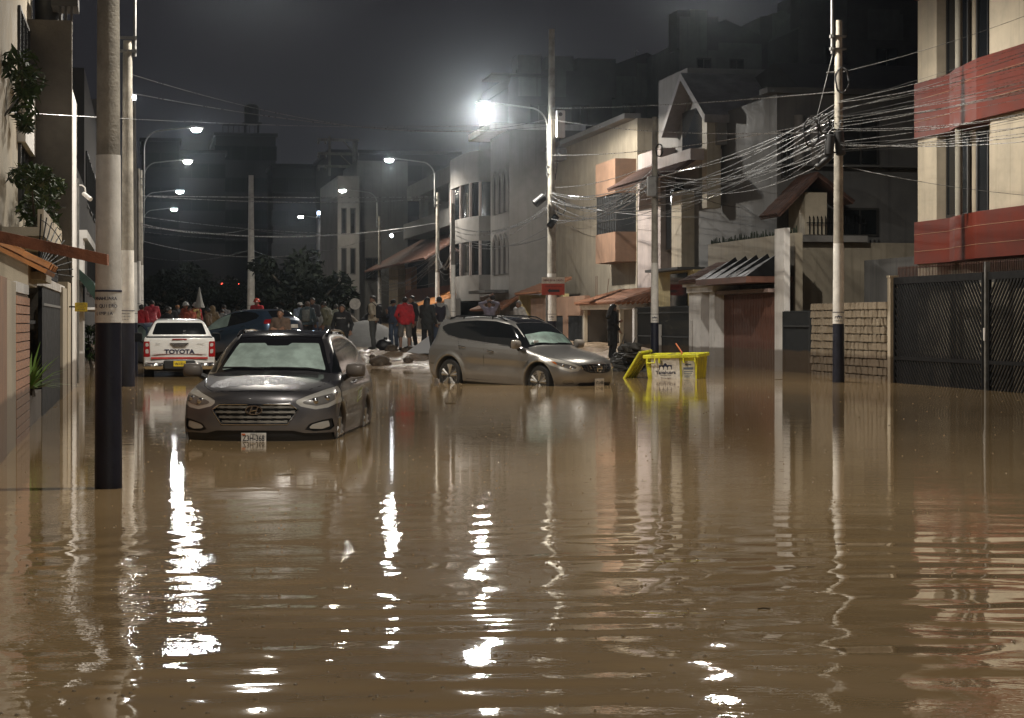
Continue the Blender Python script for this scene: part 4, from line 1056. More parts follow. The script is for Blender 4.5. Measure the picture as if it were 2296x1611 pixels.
def build_water():
    m = bpy.data.materials.new('muddy flood water'); m.use_nodes = True; nt = m.node_tree; L = nt.links; b = nt.nodes['Principled BSDF']
    geo = nd(nt, 'ShaderNodeNewGeometry'); P = geo.outputs['Position']
    def sc_(v, loc=(0, 0, 0), rz=0):
        mp = nd(nt, 'ShaderNodeMapping'); mp.inputs['Scale'].default_value = v; mp.inputs['Location'].default_value = loc; mp.inputs['Rotation'].default_value = (0, 0, rz); L.new(P, mp.inputs['Vector']); return mp.outputs[0]
    def noi(vec, scale, det=3.0, rough=.5, dist=0.0):
        n = nd(nt, 'ShaderNodeTexNoise', Scale=scale, Detail=det, Roughness=rough, Distortion=dist); L.new(vec, n.inputs['Vector']); return n.outputs[0]
    sep = nd(nt, 'ShaderNodeSeparateXYZ'); L.new(P, sep.inputs[0])
    big = noi(P, .35, 3.0)
    L.new(mixrgb(nt, maprange(nt, big, .3, .7), (.265, .178, .088), (.32, .22, .112)), b.inputs['Base Color'])
    b.inputs['IOR'].default_value = 1.33
    b.inputs['Roughness'].default_value = .03
    near = maprange(nt, sep.outputs[1], 19.0, 9.0)
    # someone wading on the right sends rings across the near water
    wv = nd(nt, 'ShaderNodeTexWave', Scale=1.0, Distortion=5.0, Detail=3.0); wv.wave_type = 'RINGS'; wv.rings_direction = 'SPHERICAL'; wv.inputs['Detail Scale'].default_value = .9
    L.new(sc_((.46, .56, 0), (-2.6*.46, -9.6*.56, 0)), wv.inputs['Vector'])
    dv = nd(nt, 'ShaderNodeVectorMath', operation='DISTANCE'); L.new(P, dv.inputs[0]); dv.inputs[1].default_value = (2.7, 10.2, 0)
    prox = maprange(nt, dv.outputs['Value'], 4.6, 1.8)
    ringm = mathn(nt, 'MAXIMUM', maprange(nt, noi(P, .45, 2.0), .36, .62), prox)
    rings = mathn(nt, 'MULTIPLY', mathn(nt, 'MULTIPLY', wv.outputs['Fac'], .0068), mathn(nt, 'MULTIPLY', near, ringm))
    swm = maprange(nt, noi(P, .30, 2.0), .36, .60, .25, 1.0)
    swell = mathn(nt, 'MULTIPLY', noi(sc_((.60, 1.0, 1), (0, 0, 0), .45), 1.5, 2.0, .5, .9), mathn(nt, 'ADD', mathn(nt, 'MULTIPLY', mathn(nt, 'MULTIPLY', near, swm), .012), .0012))
    wbn = nd(nt, 'ShaderNodeTexWave', Scale=1.0, Distortion=3.2, Detail=2.0); wbn.wave_type = 'BANDS'; wbn.bands_direction = 'Y'; wbn.inputs['Detail Scale'].default_value = .7
    L.new(sc_((.62, .78, 1), (0, 0, 0), -.16), wbn.inputs['Vector'])
    wb = mathn(nt, 'MULTIPLY', mathn(nt, 'MULTIPLY', wbn.outputs['Fac'], .0052), mathn(nt, 'MULTIPLY', maprange(nt, sep.outputs[1], 14.5, 8.5), maprange(nt, noi(P, .5, 2.0), .38, .56, .3, 1.0)))
    roll = mathn(nt, 'MULTIPLY', noi(sc_((.8, 1.0, 1), (4, 2, 0), .3), .85, 1.0, .4, .4), mathn(nt, 'MULTIPLY', near, .034))
    # wind ripples, crests across the street, in patches
    patch = maprange(nt, noi(sc_((.10, .05, 1)), 1.0, 2.0), .46, .60)
    rip = mathn(nt, 'MULTIPLY', noi(sc_((1.0, 6.0, 1), (0, 0, 0), -.14), 1.9, 3.0, .55), mathn(nt, 'ADD', mathn(nt, 'MULTIPLY', patch, .0014), .0004))
    # fine chop that breaks the lamp reflections into sparks
    chm = maprange(nt, noi(sc_((.35, .22, 1), (3, 9, 0)), 1.0, 3.0), .40, .62)
    chop = mathn(nt, 'MULTIPLY', noi(sc_((1, 1.5, 1)), 17.0, 2.0, .5), mathn(nt, 'ADD', mathn(nt, 'MULTIPLY', mathn(nt, 'MULTIPLY', chm, mathn(nt, 'ADD', mathn(nt, 'MULTIPLY', mathn(nt, 'MULTIPLY', near, mathn(nt, 'SUBTRACT', 1.0, prox)), .8), .3)), .0019), .0001))
    # drizzle pocks
    drz = maprange(nt, noi(sc_((.12, .07, 1), (7, 3, 0)), 1.0, 3.0), .50, .62)
    vo = nd(nt, 'ShaderNodeTexVoronoi', Scale=5.5); L.new(P, vo.inputs['Vector'])
    pk = mathn(nt, 'MULTIPLY', maprange(nt, vo.outputs['Distance'], .16, .02), mathn(nt, 'ADD', mathn(nt, 'MULTIPLY', drz, .0022), .0001))
    h = mathn(nt, 'ADD', mathn(nt, 'ADD', mathn(nt, 'ADD', mathn(nt, 'ADD', mathn(nt, 'ADD', rings, swell), roll), wb), mathn(nt, 'ADD', rip, pk)), chop)
    bp = nd(nt, 'ShaderNodeBump', Strength=1.0, Distance=1.0); L.new(h, bp.inputs['Height']); L.new(bp.outputs[0], b.inputs['Normal'])
    k = MB(); k.quad((-90, -40, 0), (140, -40, 0), (140, 84, 0), (-90, 84, 0))
    return k.solo('water', m, kind='structure', o3=(0, 0, 0))
def build_haze():
    h = MB(); h.box(-95, 150, -48, 470, -1.6, 34)
    m = bpy.data.materials.new('night mist'); m.use_nodes = True; nt = m.node_tree; nt.nodes.clear()
    o = nt.nodes.new('ShaderNodeOutputMaterial'); v = nt.nodes.new('ShaderNodeVolumePrincipled')
    v.inputs['Density'].default_value = HAZE; v.inputs['Color'].default_value = (.78, .89, 1, 1); v.inputs['Anisotropy'].default_value = .965
    nt.links.new(v.outputs[0], o.inputs['Volume'])
    return h.solo('haze', m, kind='stuff')
# ------------------------------------------------------------------ poles and street lamps
conc = pm('weathered concrete', (.34, .315, .27), .85, .45, 2.2, .4, 45, streak=.8, grime=(.05, .052, .03))
conc_d = pm('dark concrete', (.15, .14, .125), .85, .4, 2.2, .4, 45, streak=.5)
pole_white = pm('pole white paint', (.74, .72, .68), .7, .22, 3, .15, 40, streak=.35)
pole_blue = pm('pole blue paint', (.006, .008, .022), .5, .35, 3, .15, 40)
galv = pm('galvanised pipe', (.24, .24, .235), .5, .25, 9, .05, 60, metal=.7)
lamp_grey = pm('lamp housing', (.30, .30, .30), .5, .2, 5, .05, 40)
ink_blue = simple('painted navy', (.012, .016, .05), .6)
lens_on = emit('lamp glow', (.95, .98, 1.0), 300)
lens_on_w = emit('lamp glow warm', (1.0, .95, .82), 300)
lens_big = emit('lamp glow strong', (.95, .98, 1.0), 1500)
def cyl_text(s, size, m, parent, c, r, z, ang, name='painted_letters'):
    """letters wrapped round a pole, centred on direction ang (street frame)"""
    w = size*.62; n = len(s)
    for i, ch in enumerate(s):
        if ch == ' ': continue
        a = ang+(i-(n-1)/2)*w/r
        d = Vector((math.cos(a), math.sin(a), 0)); M = face_M((c[0]+d.x*(r+.002), c[1]+d.y*(r+.002), z), (-d.y, d.x, 0), (0, 0, 1))
        text(name, ch, size, m, parent, M, .0008)
def arches(parent, m, M, w):
    """little bridge emblem: three arches under a deck"""
    k = MB(); u = w/2
    k.box(-u, u, .28*w, .34*w, -.001, .001)
    for i in range(4):
        x = -u+i*(w-.06*w)/3; k.box(x, x+.06*w, 0, .28*w, -.001, .001)
    for i in range(3):
        x0 = -u+i*(w-.06*w)/3+.06*w; x1 = -u+(i+1)*(w-.06*w)/3; c = (x0+x1)/2; r = (x1-x0)/2
        pts = [(c+r*math.cos(a), .12*w+r*math.sin(a)) for a in np.linspace(0, PI, 7)]
        k.prism(pts+[(x0, .28*w), (x1, .28*w)], -.001, .001)
    k.prism([(-.3*u, .34*w), (.3*u, .34*w), (.12*u, .48*w), (-.12*u, .48*w)], -.001, .001)
    o = k.raw('bridge_emblem', m, parent); o.matrix_local = M; return o
def pole(label, t, s, h, r0=.125, r1=.08, zb=-.4, bands=None, group='concrete poles along the street', name='utility_pole', shaft=None, label_at=None, emblem=False, lean=(0, 0)):
    P = thing(name, label, 'pole', t, s, zb, 0, group)
    R_ = lambda z: r0+(r1-r0)*(z-zb)/(h-zb)
    cyl = lambda z0, z1, e: MB().lathe([(R_(z0)+e, z0-zb), (R_(z1)+e, z1-zb)], (0, 0, 0), 20)
    def add(nm, z0, z1, e, m):
        k = cyl(z0, z1, e)
        o = bpy.data.objects.new(nm, k.mesh(nm, m, smooth=40)); COL.objects.link(o); o.parent = P; return o
    add('shaft', zb, h, 0, shaft or conc)
    if bands:
        b, w = bands
        add('blue_band', zb, b, .003, pole_blue); add('white_band', b+.002, w, .0035, pole_white)
        add('label_band', b+.004, b+.27, .006, pole_white)
        k = MB(); k.lathe([(R_(b)+.008, b+.27-zb), (R_(b)+.008, b+.285-zb)], (0, 0, 0), 20)
        o = bpy.data.objects.new('stripe', k.mesh('stripe', ink_blue, smooth=40)); COL.objects.link(o); o.parent = P
        a = math.atan2(-s, -t)-A*0
        a = math.atan2((-s), (-t))
        if emblem:
            d = Vector((math.cos(a), math.sin(a), 0)); rr = R_(b)+.012
            arches(P, ink_blue, face_M((d.x*rr, d.y*rr, b+.12-zb), (-d.y, d.x, 0), (0, 0, 1)), .17)
            text('painted_letters', 'Yanahuara', .05, ink_blue, P, face_M((d.x*rr, d.y*rr, b+.075-zb), (-d.y, d.x, 0), (0, 0, 1)), .0008, sx=.9)
        elif label_at:
            for i, ln in enumerate(label_at):
                cyl_text(ln, .042, ink_blue, P, (0, 0), R_(b)+.008, b+.21-.065*i-zb, a-.35)
    return P
def lamp_arm(P, t, s, zb, z_from, z_lamp, reach, side, power, warm=False, th=0.0, lens=None):
    """galvanised pipe strapped to the pole, curving out to the luminaire; the lamp is lit"""
    e = .16*side
    ca, sa = math.cos(th), math.sin(th)
    loc = lambda d, z: (e*ca+d*side*ca*1.0, e*0+d*side*sa, z-zb)
    pts = [(e, 0, z_from-zb), (e, 0, z_lamp-.9-zb)]
    for q in np.linspace(0, 1, 8)[1:]:
        a = q*PI/2
        pts.append((e+side*.75*(1-math.cos(a))*ca, 0+side*.75*(1-math.cos(a))*sa, z_lamp-.9+.85*math.sin(a)-zb))
    pts.append((e+side*reach*ca, side*reach*sa, z_lamp+.12-zb))
    k = MB(); k.tube(pts, [.038]*2+[.034]*8, 8)
    arm = bpy.data.objects.new('lamp_arm', k.mesh('lamp_arm', galv, smooth=60)); COL.objects.link(arm); arm.parent = P
    k = MB()
    for zz in (z_from+.12, z_from+.42): k.box(-.17, .17, -.10, .10, zz-zb-.02, zz-zb+.02); k.box(e-.05, e+.05, -.06, .06, zz-zb-.035, zz-zb+.035)
    cl = bpy.data.objects.new('clamp', k.mesh('clamp', galv)); COL.objects.link(cl); cl.parent = arm
    lx, ly, lz = e+side*(reach+.3)*ca, side*(reach+.3)*sa, z_lamp-zb
    M = Matrix.Translation((lx, ly, lz)) @ Matrix.Rotation(th+(PI if side < 0 else 0), 4, 'Z')
    k = MB(); k.prism([(-.42, -.05), (-.30, -.11), (.22, -.14), (.34, -.07), (.34, .07), (.22, .14), (-.30, .11), (-.42, .05)], .06, .15); k.prism([(-.25, -.08), (.2, -.11), (.2, .11), (-.25, .08)], .15, .20)
    hd = bpy.data.objects.new('lamp_head', k.mesh('lamp_head', lamp_grey)); COL.objects.link(hd); hd.parent = arm; hd.matrix_local = M
    k = MB(); k.ball((.02, 0, .035), (.23, .14, .14), 16, 8)
    ln = bpy.data.objects.new('lamp_lens', k.mesh('lamp_lens', lens or (lens_on_w if warm else lens_on), smooth=60)); COL.objects.link(ln); ln.parent = hd
    if power: point_light('lamp_light', (lx, ly, lz-.32), power, (1, .90, .72) if warm else (1.0, .925, .80), .08, P, .12 if lens else .5)
    return arm
# ------------------------------------------------------------------ buildings, right side of the street
cream = pm('cream render', (.47, .41, .315), .85, .22, .9, .2, 40, flood=True, streak=.55, grime=(.27, .23, .17))
beige = pm('beige render', (.35, .305, .235), .88, .22, .8, .25, 40, flood=True, streak=.75, grime=(.21, .18, .135))
grey_r = pm('grey render', (.215, .205, .195), .88, .25, .6, .25, 40, flood=True, streak=.7, grime=(.17, .16, .15))
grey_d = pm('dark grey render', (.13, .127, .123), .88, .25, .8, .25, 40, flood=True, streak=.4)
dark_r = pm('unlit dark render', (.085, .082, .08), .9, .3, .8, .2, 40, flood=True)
white_r = pm('white render', (.72, .70, .68), .8, .16, 1.5, .2, 40, flood=True, streak=.4, grime=(.33, .30, .25))
pink_r = pm('pinkish render', (.42, .36, .34), .85, .2, 1.2, .2, 40, flood=True, streak=.35)
orange_r = pm('orange render', (.29, .175, .115), .85, .25, 1.2, .2, 40, flood=True, streak=.3)
ochre_r = pm('ochre render', (.46, .37, .18), .85, .25, 1.2, .2, 40, flood=True, streak=.3)
brown_m = pm('brown sheet metal', (.15, .066, .044), .55, .3, 2, .1, 30, flood=True)
brown_w = pm('brown wood', (.16, .075, .036), .6, .4, 3, .2, 30, flood=True)
tile_m = pm('clay tile', (.22, .095, .048), .75, .45, 4, .3, 30)
tile_d = pm('dark clay tile', (.115, .058, .042), .75, .5, 4, .3, 30)
tile_o = pm('orange clay tile', (.46, .19, .06), .7, .35, 4, .3, 30)
red_tile = pm('dark red glazed cladding', (.125, .020, .010), .55, .25, 1.3, .06, 8, coat=0, spec=.12, rvar=.06)
iron = pm('black iron', (.008, .008, .009), .7, .3, 6, .1, 40, spec=.12)
iron_g = pm('grey iron', (.030, .032, .034), .65, .3, 6, .1, 40, flood=True, spec=.2)
pane_m = simple('dark window pane', (.012, .014, .016), .07, 0, .6)
pane_g = simple('grey window pane', (.05, .055, .06), .1, 0, .6)
frame_d = simple('dark window frame', (.03, .028, .026), .5)
frame_w = pm('pale window frame', (.45, .43, .40), .6, .2, 4, .1, 30)
steel_b = pm('bright sheet steel', (.66, .67, .71), .35, .3, 2, .05, 30, metal=.45)
stone_m = pm('rough cut stone', (.25, .20, .14), .9, .35, 7, .8, 22, flood=True)
mortar = pm('mortar', (.20, .17, .13), .95, .3, 5, .5, 40, flood=True)
def FZ(x, y, t): return Z_of(y, S_of(x, t)[1])
def fac(k, t, xa, xb, za, zb, out=0.0, dep=.3):
    """a slab of street facade between two photo columns"""
    s0, s1 = sorted((S_of(xa, t)[0], S_of(xb, t)[0]))
    k.box(t-out, t+dep, s0, s1, za, zb); return s0, s1
def win_t(P, t, s0, s1, z0, z1, fm=None, gm=None, nv=1, nh=0, w=.07, proud=.06, face=-1, name='window'):
    """window in a wall that faces the street (plane t); frame stands proud, pane set back in it"""
    k = MB(); a, b = (t-proud, t-.004) if face < 0 else (t+.004, t+proud)
    k.box(a, b, s0, s0+w, z0, z1); k.box(a, b, s1-w, s1, z0, z1); k.box(a, b, s0+w, s1-w, z0, z0+w); k.box(a, b, s0+w, s1-w, z1-w, z1)
    for i in range(1, nv+1):
        c = s0+(s1-s0)*i/(nv+1); k.box(a, b-.003, c-w*.35, c+w*.35, z0+w, z1-w)
    for i in range(1, nh+1):
        c = z0+(z1-z0)*i/(nh+1); k.box(a, b-.006, s0+w, s1-w, c-w*.3, c+w*.3)
    f = k.part(name, fm or frame_d, P)
    g = MB(); gx = t-.02 if face < 0 else t+.02
    g.box(gx-.006, gx+.006, s0+w*.6, s1-w*.6, z0+w*.6, z1-w*.6); g.part('pane', gm or pane_m, f)
    return f
def win_s(P, s, t0, t1, z0, z1, fm=None, gm=None, nv=1, nh=0, w=.07, proud=.06, name='window'):
    """window in a wall that faces down the street towards us (plane s)"""
    k = MB(); a, b = s-proud, s-.004
    k.box(t0, t0+w, a, b, z0, z1); k.box(t1-w, t1, a, b, z0, z1); k.box(t0+w, t1-w, a, b, z0, z0+w); k.box(t0+w, t1-w, a, b, z1-w, z1)
    for i in range(1, nv+1):
        c = t0+(t1-t0)*i/(nv+1); k.box(c-w*.35, c+w*.35, a, b-.003, z0+w, z1-w)
    for i in range(1, nh+1):
        c = z0+(z1-z0)*i/(nh+1); k.box(t0+w, t1-w, a, b-.006, c-w*.3, c+w*.3)
    f = k.part(name, fm or frame_d, P)
    g = MB(); g.box(t0+w*.6, t1-w*.6, s-.026, s-.014, z0+w*.6, z1-w*.6); g.part('pane', gm or pane_m, f)
    return f
_bt = {}
def barrel_mesh(m, L_=.42, r=.085):
    if m.name in _bt: return _bt[m.name]
    k = MB(); n = 5; vs = []
    for x, rr in ((0, r*1.05), (L_, r*.85)):
        for e in (0, -.014):
            for j in range(n+1):
                a = PI*j/n; vs.append((x, (rr+e)*math.cos(a), (rr+e)*math.sin(a)))
    q = n+1; f = []
    for j in range(n): f += [(j, j+1, 2*q+j+1, 2*q+j), (q+j+1, q+j, 3*q+j, 3*q+j+1), (j+1, j, q+j, q+j+1), (2*q+j, 2*q+j+1, 3*q+j+1, 3*q+j)]
    k.add(vs, f); _bt[m.name] = k.mesh('roof_tile', m, smooth=50); return _bt[m.name]
def tile_slope(P, eave_a, eave_b, ridge_a, ridge_b, m, pitch=.19, joined=False, deck=None):
    """barrel tiles on a sloping quad, laid from the eave up; a thin deck lies under them"""
    ea, eb, ra, rb = (Vector(p) for p in (eave_a, eave_b, ridge_a, ridge_b))
    W_ = (eb-ea).length; H_ = max((ra-ea).length, (rb-eb).length)
    n = max(2, int(W_/pitch)); rows = max(1, round(H_/.36))
    nrm = (eb-ea).cross(ra-ea).normalized()
    if nrm.z < 0: nrm = -nrm
    k = MB(); vs = [ea, eb, rb, ra]; k.add([p-nrm*.005 for p in vs]+[p-nrm*.06 for p in vs], [(0, 1, 2, 3), (7, 6, 5, 4), (0, 4, 5, 1), (1, 5, 6, 2), (2, 6, 7, 3), (3, 7, 4, 0)])
    roof = k.part('roof', deck or m, P)
    org = Vector(ORG.get(P.name, (0, 0, 0))); me = barrel_mesh(m); J = MB() if joined else None
    rn = random.Random(int(W_*1000+H_*77))
    for i in range(n):
        for j in range(rows):
            u = (i+.5)/n; v0 = j/rows
            p = (ea.lerp(eb, u)).lerp(ra.lerp(rb, u), v0); q = (ea.lerp(eb, u)).lerp(ra.lerp(rb, u), (j+1)/rows)
            d = (q-p)
            if d.length < .03: continue
            sc2 = d.length*1.15/.42; d.normalize(); side = nrm.cross(d)
            wsc = min(1.15, ((ra.lerp(rb, v0)-0*ra)-(ra.lerp(rb, v0))).length+1) 
            width = ((eb-ea)*(1-v0)+(rb-ra)*v0).length/n/pitch
            M = Matrix((d*sc2, side*max(.25, min(1.15, width)), nrm)).transposed().to_4x4()
            M.translation = p+nrm*(.006+rn.uniform(0, .012))-org+d*rn.uniform(-.015, .015)
            if joined: J.add([tuple(v.co) for v in me.vertices], [tuple(f.vertices) for f in me.polygons], Matrix.Translation(org) @ M)
            else:
                o = bpy.data.objects.new('roof_tile', me); COL.objects.link(o); o.parent = roof; o.matrix_local = M
    if joined: J.part('roof_tiles', m, roof, smooth=50, kind='stuff')
    return roof
def bars(k, pts_fn, n, z0, z1, r=.012, tip=0):
    for i in range(n):
        p = pts_fn((i+.5)/n); k.box(p[0]-r, p[0]+r, p[1]-r, p[1]+r, z0, z1)
        if tip: k.add([(p[0]-r*1.8, p[1]-r*1.8, z1), (p[0]+r*1.8, p[1]-r*1.8, z1), (p[0]+r*1.8, p[1]+r*1.8, z1), (p[0]-r*1.8, p[1]+r*1.8, z1), (p[0], p[1], z1+tip)], [(0, 1, 4), (1, 2, 4), (2, 3, 4), (3, 0, 4), (3, 2, 1, 0)])
G0 = -.5     # foundations
def right_side():
    # --- building with dark red bands, nearest on the right
    t = 20.0; s1 = S_of(2058, t)[0]; s0 = 26.0
    P = thing('banded_building', 'cream three storey building clad in dark red bands behind the black gate', 'building', t, s1, 0)
    k = MB(); k.box(t+.35, t+9, s0, s1-.004, G0, 13.5); k.part('wall', cream, P)
    zb = [(2.95, 4.05), (6.22, 7.66), (9.85, 11.2)]
    sA = s1; sB = S_of(2100, t)[0]; sC = S_of(2150, t)[0]; sD = S_of(2168, t)[0]; sE = S_of(2220, t)[0]
    for za, zb_ in zb:
        kinks = [(t-.10, sA), (t-.10, sC+.35), (t-.32, sD), (t-.62, sE-.6), (t-.72, s0)]
        pts = kinks+[(t+.36, s0), (t+.36, sA)]
        k = MB(); k.prism([(p[0], p[1]) for p in pts], za, zb_); b = k.part('red_band', red_tile, P)
        k = MB()
        for zz in (za+(zb_-za)*.30, za+(zb_-za)*.70):
            pth = [(p[0]-.006, p[1], zz) for p in kinks]; k.tube(pth, .006, 4)
        k.part('joint', simple('pale joint', (.45, .28, .18), .5), b, kind='stuff')
    for za, zc in ((4.05, 6.22), (7.66, 9.85), (11.2, 13.5), (G0, 2.95)):
        k = MB(); k.box(t, t+.36, sB, sA-.002, za+.002, zc-.002); k.part('pier', cream, P)
        if za > 0:
            k = MB(); k.box(t-.02, t+.36, sE-6, sE, za+.002, zc-.002); k.box(t-.45, t-.02, s0, sE-1.0, za+.002, zc-.002); k.part('pier', cream, P)
            k = MB(); k.tube([(t-.16, sD+.12, za), (t-.16, sD+.12, zc)], .09, 12); k.part('column', pm('column render', (.30, .28, .23), .7, .2, 2, .1, 30), P, smooth=40)
            win_t(P, t+.30, sC, sB-.02, za+.05, zc-.05, nv=1, nh=0); win_t(P, t+.30, sE+.02, sD, za+.05, zc-.05, nv=1)
            for z_, m_ in ((zc-.10, galv), (zc-.35, galv)): pass
    # --- black gate and its post
    t = 17.6; sg = S_of(2005, t)[0]; zt = 2.50
    k = MB(); k.box(19.3, 19.5, 30, sg+2, G0, 2.2); sq = S_of(2213, 17.6)[0]; k.box(18.05, 18.15, sq-.1, sq+2.2, G0, 2.3); k.solo('garden_wall', cream, 'pale yard wall glimpsed through the black slatted gate', 'wall')
    P = thing('gate_post', 'slim cream gate post at the far end of the black gate', 'post', t, sg+.15, 0)
    k = MB(); k.box(t-.09, t+.09, sg+.02, sg+.20, G0, zt); k.part('shaft', cream, P)
    k = MB(); k.box(t-.11, t+.11, sg+.0, sg+.22, zt+.002, zt+.05); k.part('cap', cream, P)
    sm = S_of(2213, t)[0]
    for nm, sa, sb in (('black gate of slanting slats ending at the cream post', sm+.16, sg-.02), ('black gate of slanting slats nearest to us at the right edge', 28.5, sm-.10)):
        P = thing('gate', nm, 'gate', t, (sa+sb)/2, 0)
        k = MB(); k.box(t-.03, t+.03, sa, sa+.07, G0, zt); k.box(t-.03, t+.03, sb-.07, sb, G0, zt); k.box(t-.03, t+.03, sa+.07, sb-.07, zt-.16, zt); k.box(t-.03, t+.03, sa+.07, sb-.07, .55, .63)
        k.box(t-.025, t+.025, sa+.07, sb-.07, -.3, -.2); k.part('frame', iron, P)
        sgn = 1 if 'ending' in nm else -1; zl, zh = -.2, zt-.16; c = sa-(zh-zl)
        while c < sb+(zh-zl):                          # flat slats set on the slant, cut off at the frame
            u0, u1 = 0.0, zh-zl
            pos = lambda u: c+sgn*u*.95
            us = [u for u in np.linspace(0, zh-zl, 60) if sa+.075 < pos(u) < sb-.075]
            if len(us) > 4:
                ua, ub = us[0], us[-1]; k = MB(); w = .035
                k.add([(t+dx, pos(u)+dy, zl+u) for u in (ua, ub) for dx in (-.02, .012) for dy in (-w, w)], [(0, 1, 3, 2), (4, 6, 7, 5), (0, 4, 5, 1), (2, 3, 7, 6), (0, 2, 6, 4), (1, 5, 7, 3)])
                k.part('slat', iron, P)
            c += .155
    P = thing('gate_stile', 'pale steel gate stile standing between the two black gates', 'post', t, sm, 0)
    k = MB(); k.box(t-.05, t+.05, sm-.04, sm+.04, G0, zt+.22); k.part('stile', galv, P)
    k = MB(); k.box(t-.07, t-.051, sm-.035, sm+.035, 1.05, 1.32); k.part('lock_plate', white_r, P)
    # iron spikes on the balcony edge above the gate
    P = thing('railing', 'row of iron spikes along the ledge under the lowest red band', 'railing', 19.4, s1-3, 0)
    k = MB(); bars(k, lambda u: (19.4, s1-.1-14*u), 150, 2.52, 2.82, .010, .08); k.part('spikes', pm('rusty iron', (.10, .045, .03), .7, .4, 6, .1, 30), P, kind='stuff')
    k = MB(); k.box(19.36, 19.44, s1-14.2, s1, 2.50, 2.56); k.box(19.30, 20.36, s1-14.2, s1-.004, 2.36, 2.50); k.part('ledge', dark_r, P)
    # --- stone garden wall
    t = 18.1; sa = S_of(1996, t)[0]; sb = S_of(1822, t)[0]
    P = thing('stone_wall', 'low rough stone block wall with a mud line behind the bare concrete pole', 'wall', t, (sa+sb)/2, 0)
    k = MB(); k.box(t, t+.22, sa, sb, G0, 1.82); k.part('core', mortar, P)
    rn = random.Random(3); z = -.3; org = Vector(ORG[P.name])
    shapes = []
    for v in range(5):
        q = MB(); q.bbox(-.05, .05, -.5, .5, -.5, .5, .022)
        q.v = [(p[0]+rn.uniform(-.012, .012), p[1]+rn.uniform(-.02, .02), p[2]+rn.uniform(-.02, .02)) for p in q.v]; shapes.append(q.mesh('stone', stone_m))
    while z < 1.78:
        h = .205; s = sa+rn.uniform(0, .2)
        while s < sb-.12:
            w = rn.uniform(.22, .36); w = min(w, sb-s)
            o = bpy.data.objects.new('stone', shapes[rn.randrange(5)]); COL.objects.link(o); o.parent = P
            o.location = Vector((t-.005-rn.uniform(0, .02), s+w/2, z+h/2))-org; o.scale = (1+rn.uniform(0, .4), w-.055, h-.03); s += w
        z += h
    for c in (sa+.9, sa+3.1, sb-.9):
        k = MB(); k.box(t-.055, t+.1, c-.11, c+.11, G0, 1.80); k.part('pier', mortar, P)
    # yard behind it, stairs and lit wall
    k = MB(); k.box(21.5, 21.7, sa+1.5, sb+5, G0, 3.3); k.solo('yard_wall', grey_d, 'dark plastered yard wall rising behind the low stone wall', 'wall')
    # --- small dark barred gate
    sa = S_of(1818, 18.4)[0]; sb = S_of(1757, 18.4)[0]
    P = thing('side_gate', 'small dark barred gate between the stone wall and the white post', 'gate', 18.4, (sa+sb)/2, 0)
    k = MB(); k.box(18.36, 18.44, sa, sa+.06, G0, 1.75); k.box(18.36, 18.44, sb-.06, sb, G0, 1.75); k.box(18.36, 18.44, sa+.06, sb-.06, 1.30, 1.36); k.box(18.36, 18.44, sa+.06, sb-.06, -.2, -.14); k.part('frame', iron_g, P)
    k = MB(); bars(k, lambda u: (18.40, sa+.06+(sb-sa-.12)*u), 24, -.14, 1.72, .012, .06); k.part('bars', iron_g, P, kind='stuff')
    k = MB(); k.box(18.50, 18.52, sa+.05, sb-.05, -.2, 1.25); k.part('backing_sheet', iron_g, P)
    # --- garage with white portal, clay tiles and folded steel awning
    t = 18.6
    sa = S_of(1742, t)[0]; sb = S_of(1564, t)[0]; sp = S_of(1620, t)[0]
    P = thing('garage', 'white framed garage with a wide brown door and a tiled porch', 'garage', t, (sa+sb)/2, 0)
    k = MB(); k.box(t+.55, t+.8, sa, sb+.6, G0, 4.1); k.part('wall', beige, P)
    k = MB(); s2 = S_of(1591, t)[0]; k.box(t-.30, t+.54, s2, sb, G0, 2.42); k.part('pillar', white_r, P)
    s3, s4 = S_of(1622, t)[0], S_of(1610, t)[0]
    k = MB(); k.box(t-.30, t+.54, s3, s4, G0, 2.42); k.part('pillar', white_r, P)
    k = MB(); k.box(t-.36, t+.54, s3-.04, sb+.1, 2.424, 2.62); k.box(t-.46, t+.54, s3-.12, sb+.25, 2.622, 2.76); k.part('cornice', white_r, P)
    k = MB(); k.box(t-.02, t+.04, s4+.002, s2-.002, G0, 2.42); d = k.part('door', brown_m, P)
    k = MB(); k.tube([(t-.06, s4+.2, .9), (t-.06, s4+.2, 1.1)], .015, 6); k.part('handle', galv, d)
    gd = MB(); gd.box(t+.02, t+.06, sa+.02, s3-.002, G0, 2.32); g = gd.part('garage_door', brown_m, P)
    rib = MB(); rib.box(t-.0, t+.018, -.035, .035, G0, 2.3); rm_ = rib.mesh('door_rib', brown_m, (t, 0, 0))
    n = 34
    for i in range(n):
        o = bpy.data.objects.new('door_rib', rm_); COL.objects.link(o); o.parent = g; o.location = Vector((t, sa+.02+(s3-sa-.03)*(i+.5)/n, 0))-Vector(ORG[P.name])
    k = MB(); k.box(t-.02, t+.02, sa+.02+(s3-sa)*.80, sa+.06+(s3-sa)*.80, G0, 2.3); k.part('wicket_edge', brown_m, g)
    k = MB(); k.box(t-.28, t+.10, sa+.004, s3-.004, 2.33, 2.44); k.part('lintel', pm('pale brown lintel', (.26, .19, .17), .7, .2), P)
    k = MB(); k.box(t-.95, t+.50, sa+.004, s3-.06, 2.62, 2.80); k.part('awning_beam', brown_m, P)
    # folded steel sheets; lit facets coloured pale, shaded cheeks coloured black
    n = 5; wdt = (s3-sa)/n
